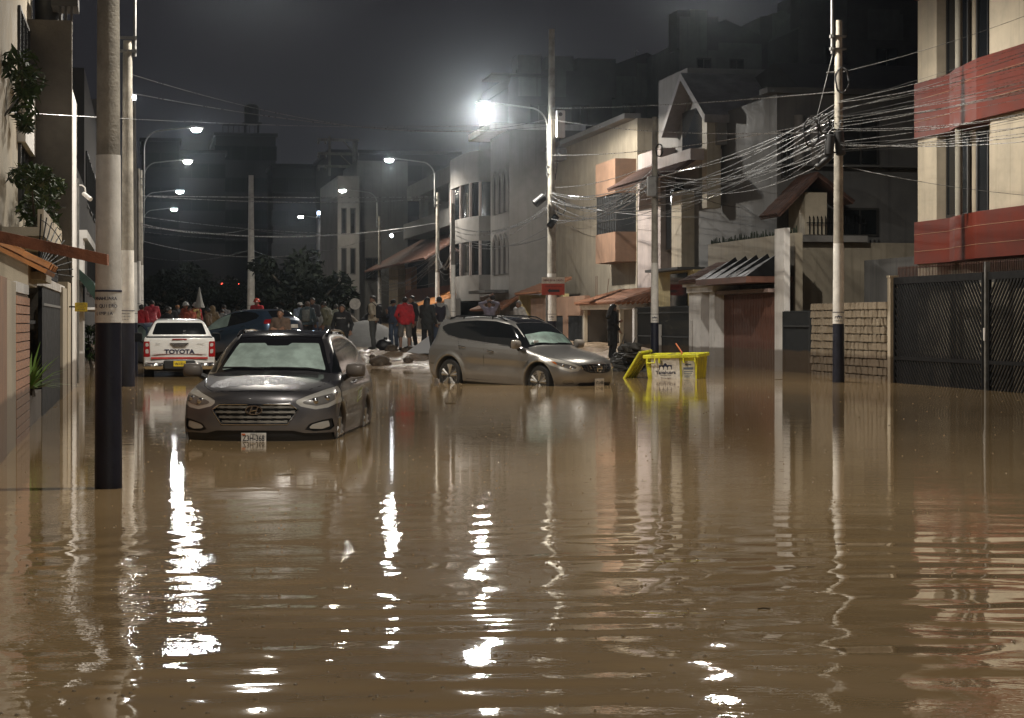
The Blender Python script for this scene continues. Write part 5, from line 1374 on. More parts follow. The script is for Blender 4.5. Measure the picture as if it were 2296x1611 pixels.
    for i in range(n):
        c = sa+wdt*(i+.5)
        k = MB(); a = (t-.95, c-wdt*.5, 2.81); b = (t-.95, c+wdt*.5, 2.81); cc = (t+.45, c+wdt*.5, 3.30); ap = (t+.1, c-wdt*.40, 3.52)
        k.add([a, b, cc, ap, (a[0], a[1], 2.80), (b[0], b[1], 2.80), (cc[0], cc[1], 3.285), (ap[0]+.012, ap[1]-.012, 3.51)],
              [(0, 1, 2, 3), (7, 6, 5, 4), (0, 4, 5, 1), (1, 5, 6, 2), (2, 6, 7, 3), (3, 7, 4, 0)])
        k.part('awning_sheet', steel_b, P)
        k = MB(); k.add([a, ap, (t+.45, c-wdt*.5, 2.81), (a[0], a[1]-.01, 2.81), (ap[0], ap[1]-.01, 3.52), (t+.45, c-wdt*.5-.01, 2.81)], [(0, 1, 2), (5, 4, 3), (0, 3, 4, 1), (1, 4, 5, 2), (2, 5, 3, 0)]); k.part('awning_shaded_cheek', iron, P)
    e0, e1 = s3-.15, sb+.35
    ed = 2.77; rz_ = 3.35
    tile_slope(P, (t-.55, e0, ed), (t-.55, e1, ed), (t+.50, e0+.3, rz_), (t+.50, e1-.9, rz_), tile_d)
    tile_slope(P, (t-.55, e1, ed), (t+.6, e1, ed), (t+.46, e1-.9, rz_), (t+.50, e1-.88, rz_), tile_d)
    k = MB()
    for i in range(60):
        c = sa+(sb-sa+.5)*(i+R_.random())/60; k.prism([(c-.05, 4.10), (c+.05, 4.10), (c+R_.uniform(-.03, .03), 4.10+R_.uniform(.05, .24))], t+.62, t+.65, 'x')
    k.part('glass_shards', simple('bottle glass', (.03, .04, .025), .1, 0, .6), P, kind='stuff')
    # slim white post at its right end
    k = MB(); k.box(t-.08, t+.10, sa-.9, sa-.03, G0, 4.2); k.solo('boundary_post', white_r, 'tall slim whitish wall end to the right of the garage', 'wall')
    # --- fence, two white posts and small tiled portal
    t = 18.4; sa = S_of(1558, t)[0]; sb = S_of(1424, t)[0]
    P = thing('garden_fence', 'dark iron fence of thin upright bars between white posts', 'fence', t, (sa+sb)/2, 0)
    k = MB(); k.box(t-.02, t+.02, sa, sb, 1.75, 1.80); k.box(t-.02, t+.02, sa, sb, .9, .95); k.box(t-.02, t+.02, sa, sb, .1, .15); k.part('rail', iron_g, P)
    k = MB(); bars(k, lambda u: (t, sa+(sb-sa)*u), 70, -.3, 1.95, .012, .07); k.part('bars', iron_g, P, kind='stuff')
    for x, h in ((1427, 1.95), (1481, 1.35), (1556, 1.5)):
        s = S_of(x, t)[0]; k = MB(); k.box(t-.12, t+.12, s-.15, s+.15, G0, h); k.part('post', white_r, P)
    k = MB(); k.box(t+.6, t+.7, sa, sb, G0, 1.3); k.part('backing_wall', dark_r, P)
    t = 18.2; sa = S_of(1424, t)[0]; sb = S_of(1300, t)[0]; sm = S_of(1386, t)[0]; sx = {x: S_of(x, t)[0] for x in (1391, 1371, 1386, 1306)}; t = 19.2
    P = thing('entrance_porch', 'small house entrance with a clay tiled roof over a brown door', 'porch', t, (sa+sb)/2, 0)
    k = MB(); k.box(t+.05, t+.3, sa+.1, sb-.1, G0, 2.05); k.box(t-.9, t+.05, sb-.35, sb-.1, G0, 2.05); k.part('wall', grey_r, P)
    k = MB(); k.box(t-1.0, t+.3, sm, sb, 2.02, 2.18); k.box(t-.95, t+.3, sm+.1, sb-.1, 1.95, 2.015); k.part('cornice', white_r, P)
    k = MB(); k.box(t+.0, t+.04, sx[1391]-.6, sx[1371]-.6, G0, 1.92); d = k.part('door', brown_w, P)
    for x in (1386, 1306):
        s = sx[x]; k = MB(); k.box(t-.94, t-.80, s-.07, s+.07, G0, 1.945); k.part('column', cream, P)
    tile_slope(P, (t-1.15, sm-.1, 2.19), (t-1.15, sb+.2, 2.19), (t+.25, sm+.1-1.2, 2.70), (t+.25, sb-1.6, 2.70), tile_m)
    tile_slope(P, (t+1.2, sm-2.0, 2.2), (t-1.15, sm-.1, 2.19), (t+.27, sm-1.2, 2.70), (t+.25, sm-1.1, 2.70), tile_m)
    # --- orange yard wall with two dark gates
    t = 18.3; sa = S_of(1300, t)[0]; sb = S_of(1190, t)[0]
    P = thing('orange_wall', 'orange yard wall with two dark sheet gates behind the road works sign', 'wall', t, (sa+sb)/2, 0)
    k = MB(); g1, g2, g3, g4 = (S_of(x, t)[0] for x in (1300, 1272, 1262, 1243))
    k.box(t, t+.25, sa-.9, sb, 1.72, 2.55); k.box(t, t+.25, g2+.002, g3, G0, 1.718); k.box(t, t+.25, g4, sb, G0, 1.718); k.part('wall', orange_r, P)
    for a, b in ((g1+.05, g2-.05), (g3+.03, g4-.03)):
        k = MB(); k.box(t+.06, t+.1, a, b, G0, 1.70); g = k.part('gate_leaf', iron_g, P)
        k = MB(); bars(k, lambda u: (t+.03, a+(b-a)*u), 9, -.3, 1.68, .02); k.part('gate_ribs', iron_g, g, kind='stuff')
    k = MB()
    for x, dx in ((1253, 0), (1257, 0), (1336, 0), (1339, .0), (1361, .3)):
        s = S_of(x, t+.12)[0]; k.tube([(t+.12, s, 2.5), (t+.12, s-dx, 3.15+.3*R_.random())], .012, 5)
    k.part('rebar', pm('rust', (.13, .06, .035), .8), P, kind='stuff')
    # ochre gatehouse with a little roof
    t = 18.1; sa = S_of(1214, t)[0]; sb = S_of(1163, t)[0]; t = 19.1
    P = thing('ochre_gatehouse', 'ochre gatehouse with a small clay roof behind the man in white', 'porch', t, (sa+sb)/2, 0)
    k = MB(); k.box(t, t+.3, sa, sb, G0, 2.75); k.box(t-1.0, t-.005, sb-.25, sb, G0, 2.75); k.part('wall', ochre_r, P)
    tile_slope(P, (t-1.1, sa, 2.78), (t-1.1, sb+.3, 2.78), (t+.4, sa, 3.45), (t+.4, sb-1.5, 3.45), tile_m)
    k = MB(); s5 = sa+.9; k.prism([(s5-.9, G0), (s5+.9, G0), (s5+.9, 1.5), (s5+.5, 2.0), (s5-.5, 2.0), (s5-.9, 1.5)], t-.03, t-.004, 'x'); k.part('arched_door', brown_m, P)
    # --- house with the long beige wall
    t = 20.2; sa = S_of(1429, t)[0]; sb = S_of(1188, t)[0]
    ztop = FZ(1300, 318, t)
    P = thing('beige_house', 'long beige plastered house wall striped with cable shadows', 'house', t, (sa+sb)/2, 0)
    k = MB(); k.box(t, t+10, sa+.004, sb, G0, ztop); k.part('wall', beige, P)
    k = MB(); s6 = S_of(1214, t)[0]; k.box(t-.35, t-.004, s6, sb, G0, ztop-.1); k.part('pier', grey_r, P)
    k = MB(); k.box(t-.5, t+.2, sa+.2, s6+4, ztop+.002, ztop+.22); k.part('coping', grey_r, P)
    k = MB(); k.lathe([(.0, 0), (.9, .02), (.9, .55), (0, .6)], (t+.1, S_of(1262, t)[0], ztop-.62), 20); k.part('round_turret', grey_r, P, smooth=40)
    k = MB(); s7 = S_of(1207, t)[0]; k.box(t-.36, t-.352, s7-.12, s7+.12, 6.5, 10); k.part('slot_window', pane_m, P)
    k = MB(); s7 = S_of(1222, t)[0]; k.box(t-.03, t-.005, s7-.25, s7+.35, 3.9, 4.6); k.part('vent_opening', pane_m, P)
    # orange bay
    s8, s9 = S_of(1427, t)[0], S_of(1370, t)[0]
    zz = [FZ(1400, y, t) for y in (590, 525, 440, 365)]
    for a, b in ((0, 1), (2, 3)):
        k = MB(); k.prism([(t-.004, s8+.01), (t-.9, s8+.01), (t-.9, s9-.9), (t-.004, s9)], zz[a], zz[b]); k.part('bay_parapet', orange_r, P)
    k = MB(); k.prism([(t-.004, s8+.05), (t-.8, s8+.05), (t-.8, s9-.9), (t-.004, s9-.1)], zz[1]+.002, zz[2]-.002); b = k.part('bay_window', pane_g, P)
    k = MB()
    for i in range(9):
        c = s8+.1+(s9-.9-s8-.1)*i/8; k.box(t-.85, t-.803, c-.03, c+.03, zz[1]+.002, zz[2]-.002)
    for z_ in (.33, .66): k.box(t-.845, t-.808, s8+.1, s9-.9, zz[1]+(zz[2]-zz[1])*z_-.02, zz[1]+(zz[2]-zz[1])*z_+.02)
    k.part('window_bars', frame_d, b, kind='stuff')
    # --- house with the gable, grey pinkish
    t = 19.6; sa = S_of(1592, t)[0]; sb = S_of(1429, t)[0]
    P = thing('gabled_house', 'tall pinkish grey house with a pointed dormer and dark tiled canopy', 'house', t, (sa+sb)/2, 0)
    zt = FZ(1500, 330, t)
    k = MB(); k.box(t+.6, t+9, sa+.004, sb-.004, G0, zt); k.part('wall', grey_r, P)
    s1_, s2_ = S_of(1481, t)[0], S_of(1430, t)[0]
    k = MB(); k.box(t, t+.598, s1_, s2_, G0, FZ(1455, 340, t)); k.part('pier', pink_r, P)
    k = MB(); k.box(t+.9, t+5, S_of(1490, t)[0], S_of(1428, t)[0], zt-2, FZ(1455, 168, t)); k.part('stair_tower', grey_r, P)
    s3_, s4_ = S_of(1522, t)[0], S_of(1500, t)[0]
    k = MB(); k.box(t+.1, t+.598, s3_, s4_, FZ(1510, 640, t), FZ(1510, 430, t)); k.part('pier', cream, P)
    k = MB(); k.box(t+.2, t+.597, s4_+.02, s1_-.02, FZ(1490, 560, t), FZ(1490, 415, t)); k.part('recess_window', pane_m, P)
    # dormer
    d0, d1 = S_of(1596, t)[0], S_of(1508, t)[0]; zb_ = FZ(1550, 338, t); ze = FZ(1550, 250, t); zr = FZ(1540, 190, t); mid = d1-(d1-d0)*.45
    k = MB(); k.prism([(d0, zb_), (d1, zb_), (d1, ze-.3), (mid, zr), (d0, ze-.3)], t+.2, t+6, 'x'); k.part('dormer_wall', grey_r, P)
    for u, v in (((d1+.3, ze-.7), (mid, zr+.1)), ((mid, zr+.1), (d0-.3, ze-.7))):
        k = MB(); k.add([(t-.35, u[0], u[1]), (t-.35, v[0], v[1]), (t+6, v[0], v[1]), (t+6, u[0], u[1]), (t-.35, u[0], u[1]+.28), (t-.35, v[0], v[1]+.28), (t+6, v[0], v[1]+.28), (t+6, u[0], u[1]+.28)],
                        [(0, 1, 2, 3), (7, 6, 5, 4), (0, 4, 5, 1), (1, 5, 6, 2), (2, 6, 7, 3), (3, 7, 4, 0)]); k.part('dormer_roof', pm('grey fascia', (.26, .24, .24), .8), P)
    k = MB(); k.box(t+.12, t+.197, d0+1.2, d1-.9, zb_+.1, ze+.1); k.part('dormer_window', pane_m, P)
    k = MB(); k.box(t-.1, t+.4, d0+.25, d0+.85, zb_-2.2, ze-.4); k.part('column', cream, P)
    k = MB(); k.prism([(t-.6, S_of(1585, t)[0]), (t+.6, S_of(1585, t)[0]), (t+.6, s1_), (t-.6, s1_-1)], zb_-.5, zb_-.1); k.part('balcony', pink_r, P)
    # dark tiled canopy
    c0, c1 = S_of(1592, t)[0], S_of(1398, t)[0]; zlo, zhi = FZ(1500, 404, t), FZ(1500, 345, t)
    tile_slope(P, (t-1.2, c0, zlo-.1), (t-1.2, c1-2.2, zlo-.1), (t+.6, c0+1.2, zhi), (t+.6, c1-3, zhi), tile_d, joined=True)
    # low yellow wall and dark door under it
    k = MB(); k.box(18.9, 19.2, S_of(1556, 18.9)[0], S_of(1468, 18.9)[0], G0, FZ(1500, 610, 18.9)); k.part('yard_wall', ochre_r, P)
    k = MB(); k.prism([(18.86, S_of(1542, 18.9)[0]), (18.895, S_of(1542, 18.9)[0]), (18.895, S_of(1505, 18.9)[0]), (18.86, S_of(1505, 18.9)[0])], 1.5, FZ(1500, 616, 18.9)); k.part('doorway', pane_m, P)
    k = MB(); k.box(18.4, 19.4, S_of(1550, 18.9)[0], S_of(1475, 18.9)[0], FZ(1500, 610, 18.9)+.004, FZ(1500, 604, 18.9)); k.part('canopy_slab', dark_r, P)
    # --- big grey wall
    t = 21.0; sa = S_of(1736, t)[0]; sb = S_of(1594, t)[0]
    P = thing('grey_house', 'broad blank grey house wall covered in cable shadows above the garage', 'house', t, (sa+sb)/2, 0)
    zt = FZ(1660, 228, t); k = MB(); k.box(t, t+8, sa, sb-.004, G0, zt); k.part('wall', grey_r, P)
    k = MB(); k.prism([(sa, zt+.002), (sb-.004, zt+.002), (sb-1, zt+.9), (sa+3, zt+1.3)], t+1, t+8, 'x'); k.part('roof', dark_r, P)
    win_t(P, t, S_of(1768, 21)[0]+.9, sa+.02+1.3, FZ(1740, 400, t), FZ(1740, 292, t))
    # --- house facing us with the tiled porch
    s = 60.5; ta = T_of(1742, s)[0]; tb = 30.0
    P = thing('porch_house', 'dim grey house with dark windows and a tiled gable porch behind the bare pole', 'house', (ta+tb)/2, s, 0)
    Yd = T_of(1850, s)[1]; Zs = lambda y: Z_of(y, Yd); Ts = lambda x: T_of(x, s)[0]
    k = MB(); k.box(ta, tb, s, s+9, G0, Zs(213)); k.part('wall', grey_d, P)
    k = MB(); k.box(ta-.4, tb, s-.25, s+.6, Zs(213)+.002, Zs(200)); k.part('eave', dark_r, P)
    win_s(P, s, Ts(1750), Ts(1776), Zs(402), Zs(292)); win_s(P, s, Ts(1848), Ts(1970), Zs(372), Zs(258), nv=2, nh=0); win_s(P, s, Ts(1884), Ts(1969), Zs(530), Zs(466), nv=1)
    for x in (1786, 1822, 1840):
        k = MB(); c = Ts(x); k.lathe([(.17, 0), (.16, Zs(262)-Zs(372))], (c, s-.25, Zs(372)), 14); k.part('column', grey_r, P, smooth=40)
    k = MB(); k.box(ta, tb, s-.5, s-.004, Zs(376), Zs(372)); k.part('ledge', grey_d, P)
    ap = (Ts(1790), Zs(402)); l0 = (Ts(1703), Zs(492)); r0 = (Ts(1868), Zs(462))
    tile_slope(P, (l0[0], s-1.9, l0[1]), (l0[0], s-.02, l0[1]), (ap[0], s-1.9, ap[1]), (ap[0], s-.02, ap[1]), tile_d, joined=True)
    tile_slope(P, (r0[0], s-1.9, r0[1]), (r0[0], s-.02, r0[1]), (ap[0], s-1.9, ap[1]), (ap[0], s-.02, ap[1]), tile_d, joined=True)
    k = MB(); k.box(Ts(1768), Ts(1816), s-1.6, s-.004, Zs(532), Zs(440)); k.part('porch_wall', cream, P)
    k = MB(); k.box(Ts(1700), Ts(1900), s-1.8, s-.004, Zs(548), Zs(534)); k.part('porch_floor', grey_r, P)
    k = MB(); bars(k, lambda u: (Ts(1770)+(Ts(1900)-Ts(1770))*u, s-1.75), 15, Zs(532), Zs(496), .012, .08); k.box(Ts(1768), Ts(1900), s-1.77, s-1.73, Zs(508), Zs(506)); k.part('balcony_spikes', iron, P, kind='stuff')
    k = MB(); k.box(Ts(1700), tb, s-1.4, s-.8, G0, Zs(548)-.004); k.part('lower_wall', beige, P)
    # --- tower house with rounded bays
    t = 18.0; s0 = S_of(1142, t)[0]; s1 = S_of(1022, t)[0]; sb_ = S_of(1100, t)[0]; sc_ = S_of(1086, t)[0]
    P = thing('bay_house', 'tall pale house with rounded bay windows and pointed lancet windows', 'house', t, (s0+s1)/2, 0)
    zt = FZ(1120, 302, t); k = MB(); k.box(t, t+9, s0, sb_, G0, zt); k.part('wall', grey_r, P)
    k = MB(); k.box(t+.7, t+9, sb_+.004, s1, G0, FZ(1060, 345, t)); k.part('wall', grey_d, P)
    k = MB(); k.box(t-.9, t+4, s0+.5, s0+7, zt+.002, zt+.35); k.part('roof_slab', white_r, P)
    zf = [(FZ(1060, 418, t), FZ(1060, 350, t)), (FZ(1060, 546, t), FZ(1060, 492, t)), (FZ(1060, 676, t), FZ(1060, 620, t))]
    def bay(o): return [(t+.69, sc_-.3*0), (t-.25-o, sc_+.2), (t-.6-o, sc_+1.2), (t-.75-o, sc_+3.5), (t-.75-o, s1-2.8), (t-.5-o, s1-1.0), (t-.05-o, s1-.1), (t+.69, s1-.02)]
    for za, zb_ in zf:
        k = MB(); k.prism(bay(0), za, zb_); k.part('bay_parapet', grey_r, P, smooth=35)
    for (za, zb_) in ((zf[1][1], zf[0][0]), (zf[2][1], zf[1][0])):
        k = MB(); k.prism([(p[0]+.12, p[1]) for p in bay(0)[1:-1]]+[(t+.69, s1-.1), (t+.69, sc_+.1)], za+.002, zb_-.002); b = k.part('bay_window', pane_m, P)
        k = MB()
        for q in bay(-.06)[1:-1]: k.box(q[0]-.06, q[0]+.06, q[1]-.09, q[1]+.09, za+.002, zb_-.002)
        k.part('window_frame', pink_r, b, kind='stuff')
    for y0, y1 in ((480, 384), (616, 528)):
        for i in range(3):
            c = S_of(1112+11*i, t)[0]; w = .55; za, zb_ = FZ(1120, y0, t), FZ(1120, y1, t)
            k = MB(); k.prism([(c-w, za), (c+w, za), (c+w, zb_-.7), (c+w*.6, zb_-.25), (c, zb_), (c-w*.6, zb_-.25), (c-w, zb_-.7)], t-.03, t-.004, 'x'); f = k.part('window', pane_m, P)
            k = MB(); pts = [(c-w, za), (c-w, zb_-.7), (c-w*.6, zb_-.25), (c, zb_), (c+w*.6, zb_-.25), (c+w, zb_-.7), (c+w, za)]; k.tube([(t-.05, p[0], p[1]) for p in pts], .07, 5); k.part('frame', grey_r, f)
    k = MB(); k.box(t-1.2, t-.004, s0+.2, sb_-.2, FZ(1120, 652, t)-.15, FZ(1120, 652, t)); k.part('canopy', dark_r, P)
    # low tiled wall in front of it
    t = 17.4; sa = S_of(1128, t)[0]; sb = S_of(1060, t)[0]; t = 18.0
    P = thing('tiled_porch', 'low clay roofed garden porch under the pale bay house', 'porch', t, (sa+sb)/2, 0)
    k = MB(); k.box(t, t+.3, sa, sb, .2, 2.0); k.part('wall', grey_r, P)
    tile_slope(P, (t-.7, sa, 2.05), (t-.7, sb, 2.05), (t+.5, sa+1.0, 2.75), (t+.5, sb-3, 2.75), tile_m)
    # --- porch building beyond, dark
    t = 17.6; sa = S_of(1014, t)[0]; sb = S_of(868, t)[0]
    P = thing('dark_house', 'dark open fronted house with concrete floors and a sagging tiled awning', 'house', t, (sa+sb)/2, 0)
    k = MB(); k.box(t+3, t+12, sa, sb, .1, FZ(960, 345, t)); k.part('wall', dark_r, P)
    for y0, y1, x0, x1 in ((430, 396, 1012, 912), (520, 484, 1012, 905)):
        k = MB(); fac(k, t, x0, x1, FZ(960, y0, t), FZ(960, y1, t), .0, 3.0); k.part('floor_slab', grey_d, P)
    for x in (938, 1004):
        k = MB(); s = S_of(x, t)[0]; k.box(t+.1, t+.6, s-.35, s+.35, FZ(960, 484, t)+.004, FZ(960, 430, t)-.004); k.part('column', grey_d, P)
    k = MB(); fac(k, t, 1010, 905, FZ(960, 690, t), FZ(960, 645, t), -.1, .4); k.part('parapet', pm('dull red render', (.17, .075, .055), .85, .3, flood=True), P)
    for x0, x1 in ((905, 918), (960, 975)):
        k = MB(); fac(k, t, x1, x0, .2, FZ(960, 590, t), -.12, .5); k.part('column', orange_r if x0 == 905 else dark_r, P)
    k = MB(); fac(k, t, 892, 872, .2, FZ(880, 584, t), 0, .5); k.part('pier', cream, P)
    tile_slope(P, (t-1.6, sa, FZ(960, 592, t)), (t-1.6, sb, FZ(960, 592, t)), (t+2.5, sa+1, FZ(960, 520, t)+.5), (t+2.5, sb-6, FZ(960, 520, t)+.5), tile_d, joined=True)
    P2 = thing('orange_porch', 'orange clay tiled gateway roof behind the man in the grey hood', 'porch', 17.0, S_of(985, 17)[0], 0)
    t = 17.0; a, b = S_of(1012, t)[0], S_of(958, t)[0]
    k = MB(); k.box(t, t+.3, a, b, .2, FZ(985, 682, t)); k.part('wall', white_r, P2)
    tile_slope(P2, (t-.8, a, FZ(985, 684, t)), (t-.8, b, FZ(985, 684, t)), (t+.8, a, FZ(985, 655, t)), (t+.8, b-4, FZ(985, 655, t)), tile_o)
    # --- far pale block and wall
    s = 142; P = thing('pale_block', 'tall narrow pale apartment block lit by the lamp beyond the crowd', 'building', T_of(778, s)[0], s, 0)
    a, b = T_of(757, s)[0], T_of(800, s)[0]; Y = T_of(778, s)[1]
    k = MB(); k.box(a+1.6, b+4, s+2, s+12, .2, Z_of(355, Y)); k.part('wall', grey_d, P)
    k = MB(); k.box(a, a+1.58, s, s+14, .2, Z_of(395, Y)); k.part('stair_wall', grey_r, P)
    for i in range(2):
        for j in range(3):
            win_s(P, s, a+.25+.65*i, a+.65+.65*i, 2.0+2.9*j, 3.9+2.9*j, nv=0)
    for i in range(2): win_s(P, s+2, a+2.2+1.9*i, a+3.4+1.9*i, 4.5, 6.2, nv=1)
    P = thing('low_wall', 'long low grey boundary wall behind the crowd on the right', 'wall', 16.6, 118, 0)
    k = MB(); k.box(16.6, 16.9, 104, 127, .2, 2.7); k.part('wall', grey_r, P)
    # --- dark back row against the sky
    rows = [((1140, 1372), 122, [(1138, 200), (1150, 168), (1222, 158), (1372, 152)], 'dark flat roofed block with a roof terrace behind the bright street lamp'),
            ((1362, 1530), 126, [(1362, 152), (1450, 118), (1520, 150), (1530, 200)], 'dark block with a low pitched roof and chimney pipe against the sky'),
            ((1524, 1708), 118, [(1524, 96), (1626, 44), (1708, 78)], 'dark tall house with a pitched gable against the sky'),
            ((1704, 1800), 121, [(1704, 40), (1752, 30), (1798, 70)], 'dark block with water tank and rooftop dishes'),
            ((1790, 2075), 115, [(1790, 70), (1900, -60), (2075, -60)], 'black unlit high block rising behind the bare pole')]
    for (xa, xb), s, prof, lab in rows:
        ta, tb = T_of(xa, s)[0], T_of(xb, s)[0]; Y = T_of((xa+xb)/2, s)[1]
        P = thing('far_building', lab, 'building', (ta+tb)/2, s, 0)
        pts = [(T_of(x, s)[0], Z_of(y, Y)) for x, y in prof]
        zmin = min(p[1] for p in pts)
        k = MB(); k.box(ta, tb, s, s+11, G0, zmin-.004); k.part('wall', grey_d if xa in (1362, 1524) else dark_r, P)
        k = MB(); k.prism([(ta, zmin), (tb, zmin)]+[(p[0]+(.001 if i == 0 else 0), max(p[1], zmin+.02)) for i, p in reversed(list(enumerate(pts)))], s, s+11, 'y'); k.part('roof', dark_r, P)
        rk = random.Random(xa)
        for i in range(4):
            c = ta+(tb-ta)*rk.uniform(.06, .9); w_ = rk.uniform(.5, 1.6); q = MB(); q.box(c-w_, c+w_, s-.02-i*.01, s+2, zmin-.5, zmin+rk.uniform(.7, 2.2)); q.part('rooftop_block', grey_d if i % 2 else dark_r, P)
        for i in range(2): win_s(P, s, ta+(tb-ta)*(.2+.4*i), ta+(tb-ta)*(.38+.4*i), zmin-2.4, zmin-1.0, nv=1)
        if xa == 1140:
            k = MB()
            for q in range(7): c = ta+.6+(tb-ta-1)*q/6; k.box(c-.05, c+.05, s+.2, s+.3, zmin, zmin+1.2)
            k.box(ta-1.2, tb-4, s-.6, s+3, zmin+.7, zmin+.85); k.part('terrace_frame', dark_r, P, kind='stuff')
        if xa == 1362:
            k = MB(); c = T_of(1450, s)[0]; z0 = Z_of(120, Y); k.tube([(c, s+3, z0-.3), (c, s+3, z0+.5), (c+.12, s+3, z0+.6), (c+.15, s+3, z0+.5)], .06, 8); k.part('chimney_pipe', galv, P)
        if xa == 1704:
            for q, x in enumerate((1788, 1802)):
                c = T_of(x, s)[0]; z0 = Z_of(36, Y); k = MB(); k.lathe([(.05, 0), (.34, .10), (.38, .14)], (0, 0, 0), 16); d = k.raw('satellite_dish', grey_r, P, smooth=40)
                d.matrix_local = Matrix.Translation(Vector((c, s+.5, z0))-Vector(ORG[P.name])) @ Matrix.Rotation(1.1, 4, 'X') @ Matrix.Rotation(.5+q, 4, 'Y')
                k = MB(); k.tube([(c, s+.6, z0-1.4), (c, s+.6, z0)], .03, 6); k.part('mast', galv, d).matrix_local = d.matrix_local.inverted()
# ------------------------------------------------------------------ left side, far end of the street, trees
leaf_m = pm('dark green leaves', (.045, .075, .022), .65, .6, 3, 0, 30, spec=.25)
leaf_y = pm('yellow green leaves', (.11, .14, .035), .6, .5, 3, 0, 30)
bark = pm('bark', (.07, .055, .04), .9, .4, 6, .5, 30)
def leaves(centres, n, size, seed, elong=1.8):
    """loose leaf blades scattered through several clumps"""
    rn = random.Random(seed); k = MB()
    for i in range(n):
        c, r = centres[rn.randrange(len(centres))]
        while True:
            d = Vector((rn.uniform(-1, 1), rn.uniform(-1, 1), rn.uniform(-1, 1)))
            if .15 < d.length < 1: break
        d = d.normalized()*(d.length**.6)
        p = Vector(c)+Vector((d.x*r[0], d.y*r[1], d.z*r[2]))
        a = Vector((rn.uniform(-1, 1), rn.uniform(-1, 1), rn.uniform(-.8, .5))).normalized(); b = a.cross(Vector((rn.uniform(-1, 1), rn.uniform(-1, 1), 1))).normalized()
        s = size*rn.uniform(.6, 1.4)
        k.add([p-a*s*elong*.5, p+b*s*.4, p+a*s*elong*.5+Vector((0, 0, -s*.25)), p-b*s*.4], [(0, 1, 2, 3)])
    return k
def tree(label, t, s, z, h, r, seed, n=1400, size=.22, group='trees at the far end of the street', mat=None):
    P = thing('tree', label, 'tree', t, s, z, 0, group); rn = random.Random(seed)
    k = MB(); k.tube([(t, s, z-.2), (t+rn.uniform(-.2, .2), s, z+h*.35), (t+rn.uniform(-.3, .3), s, z+h*.75)], [r*.11, r*.08, r*.03], 7)
    cs = []
    for i in range(9):
        a = rn.uniform(0, 2*PI); q = rn.uniform(.1, .75)*r; c = (t+q*math.cos(a), s+q*math.sin(a), z+h*rn.uniform(.35, .9)); rr = r*rn.uniform(.28, .5)
        cs.append((c, (rr, rr, rr*.8))); k.tube([(t, s, z+h*rn.uniform(.25, .5)), c], [r*.04, r*.012], 5)
    k.part('trunk', bark, P, smooth=50)
    leaves(cs, n, size, seed).part('crown', mat or leaf_m, P)
    return P
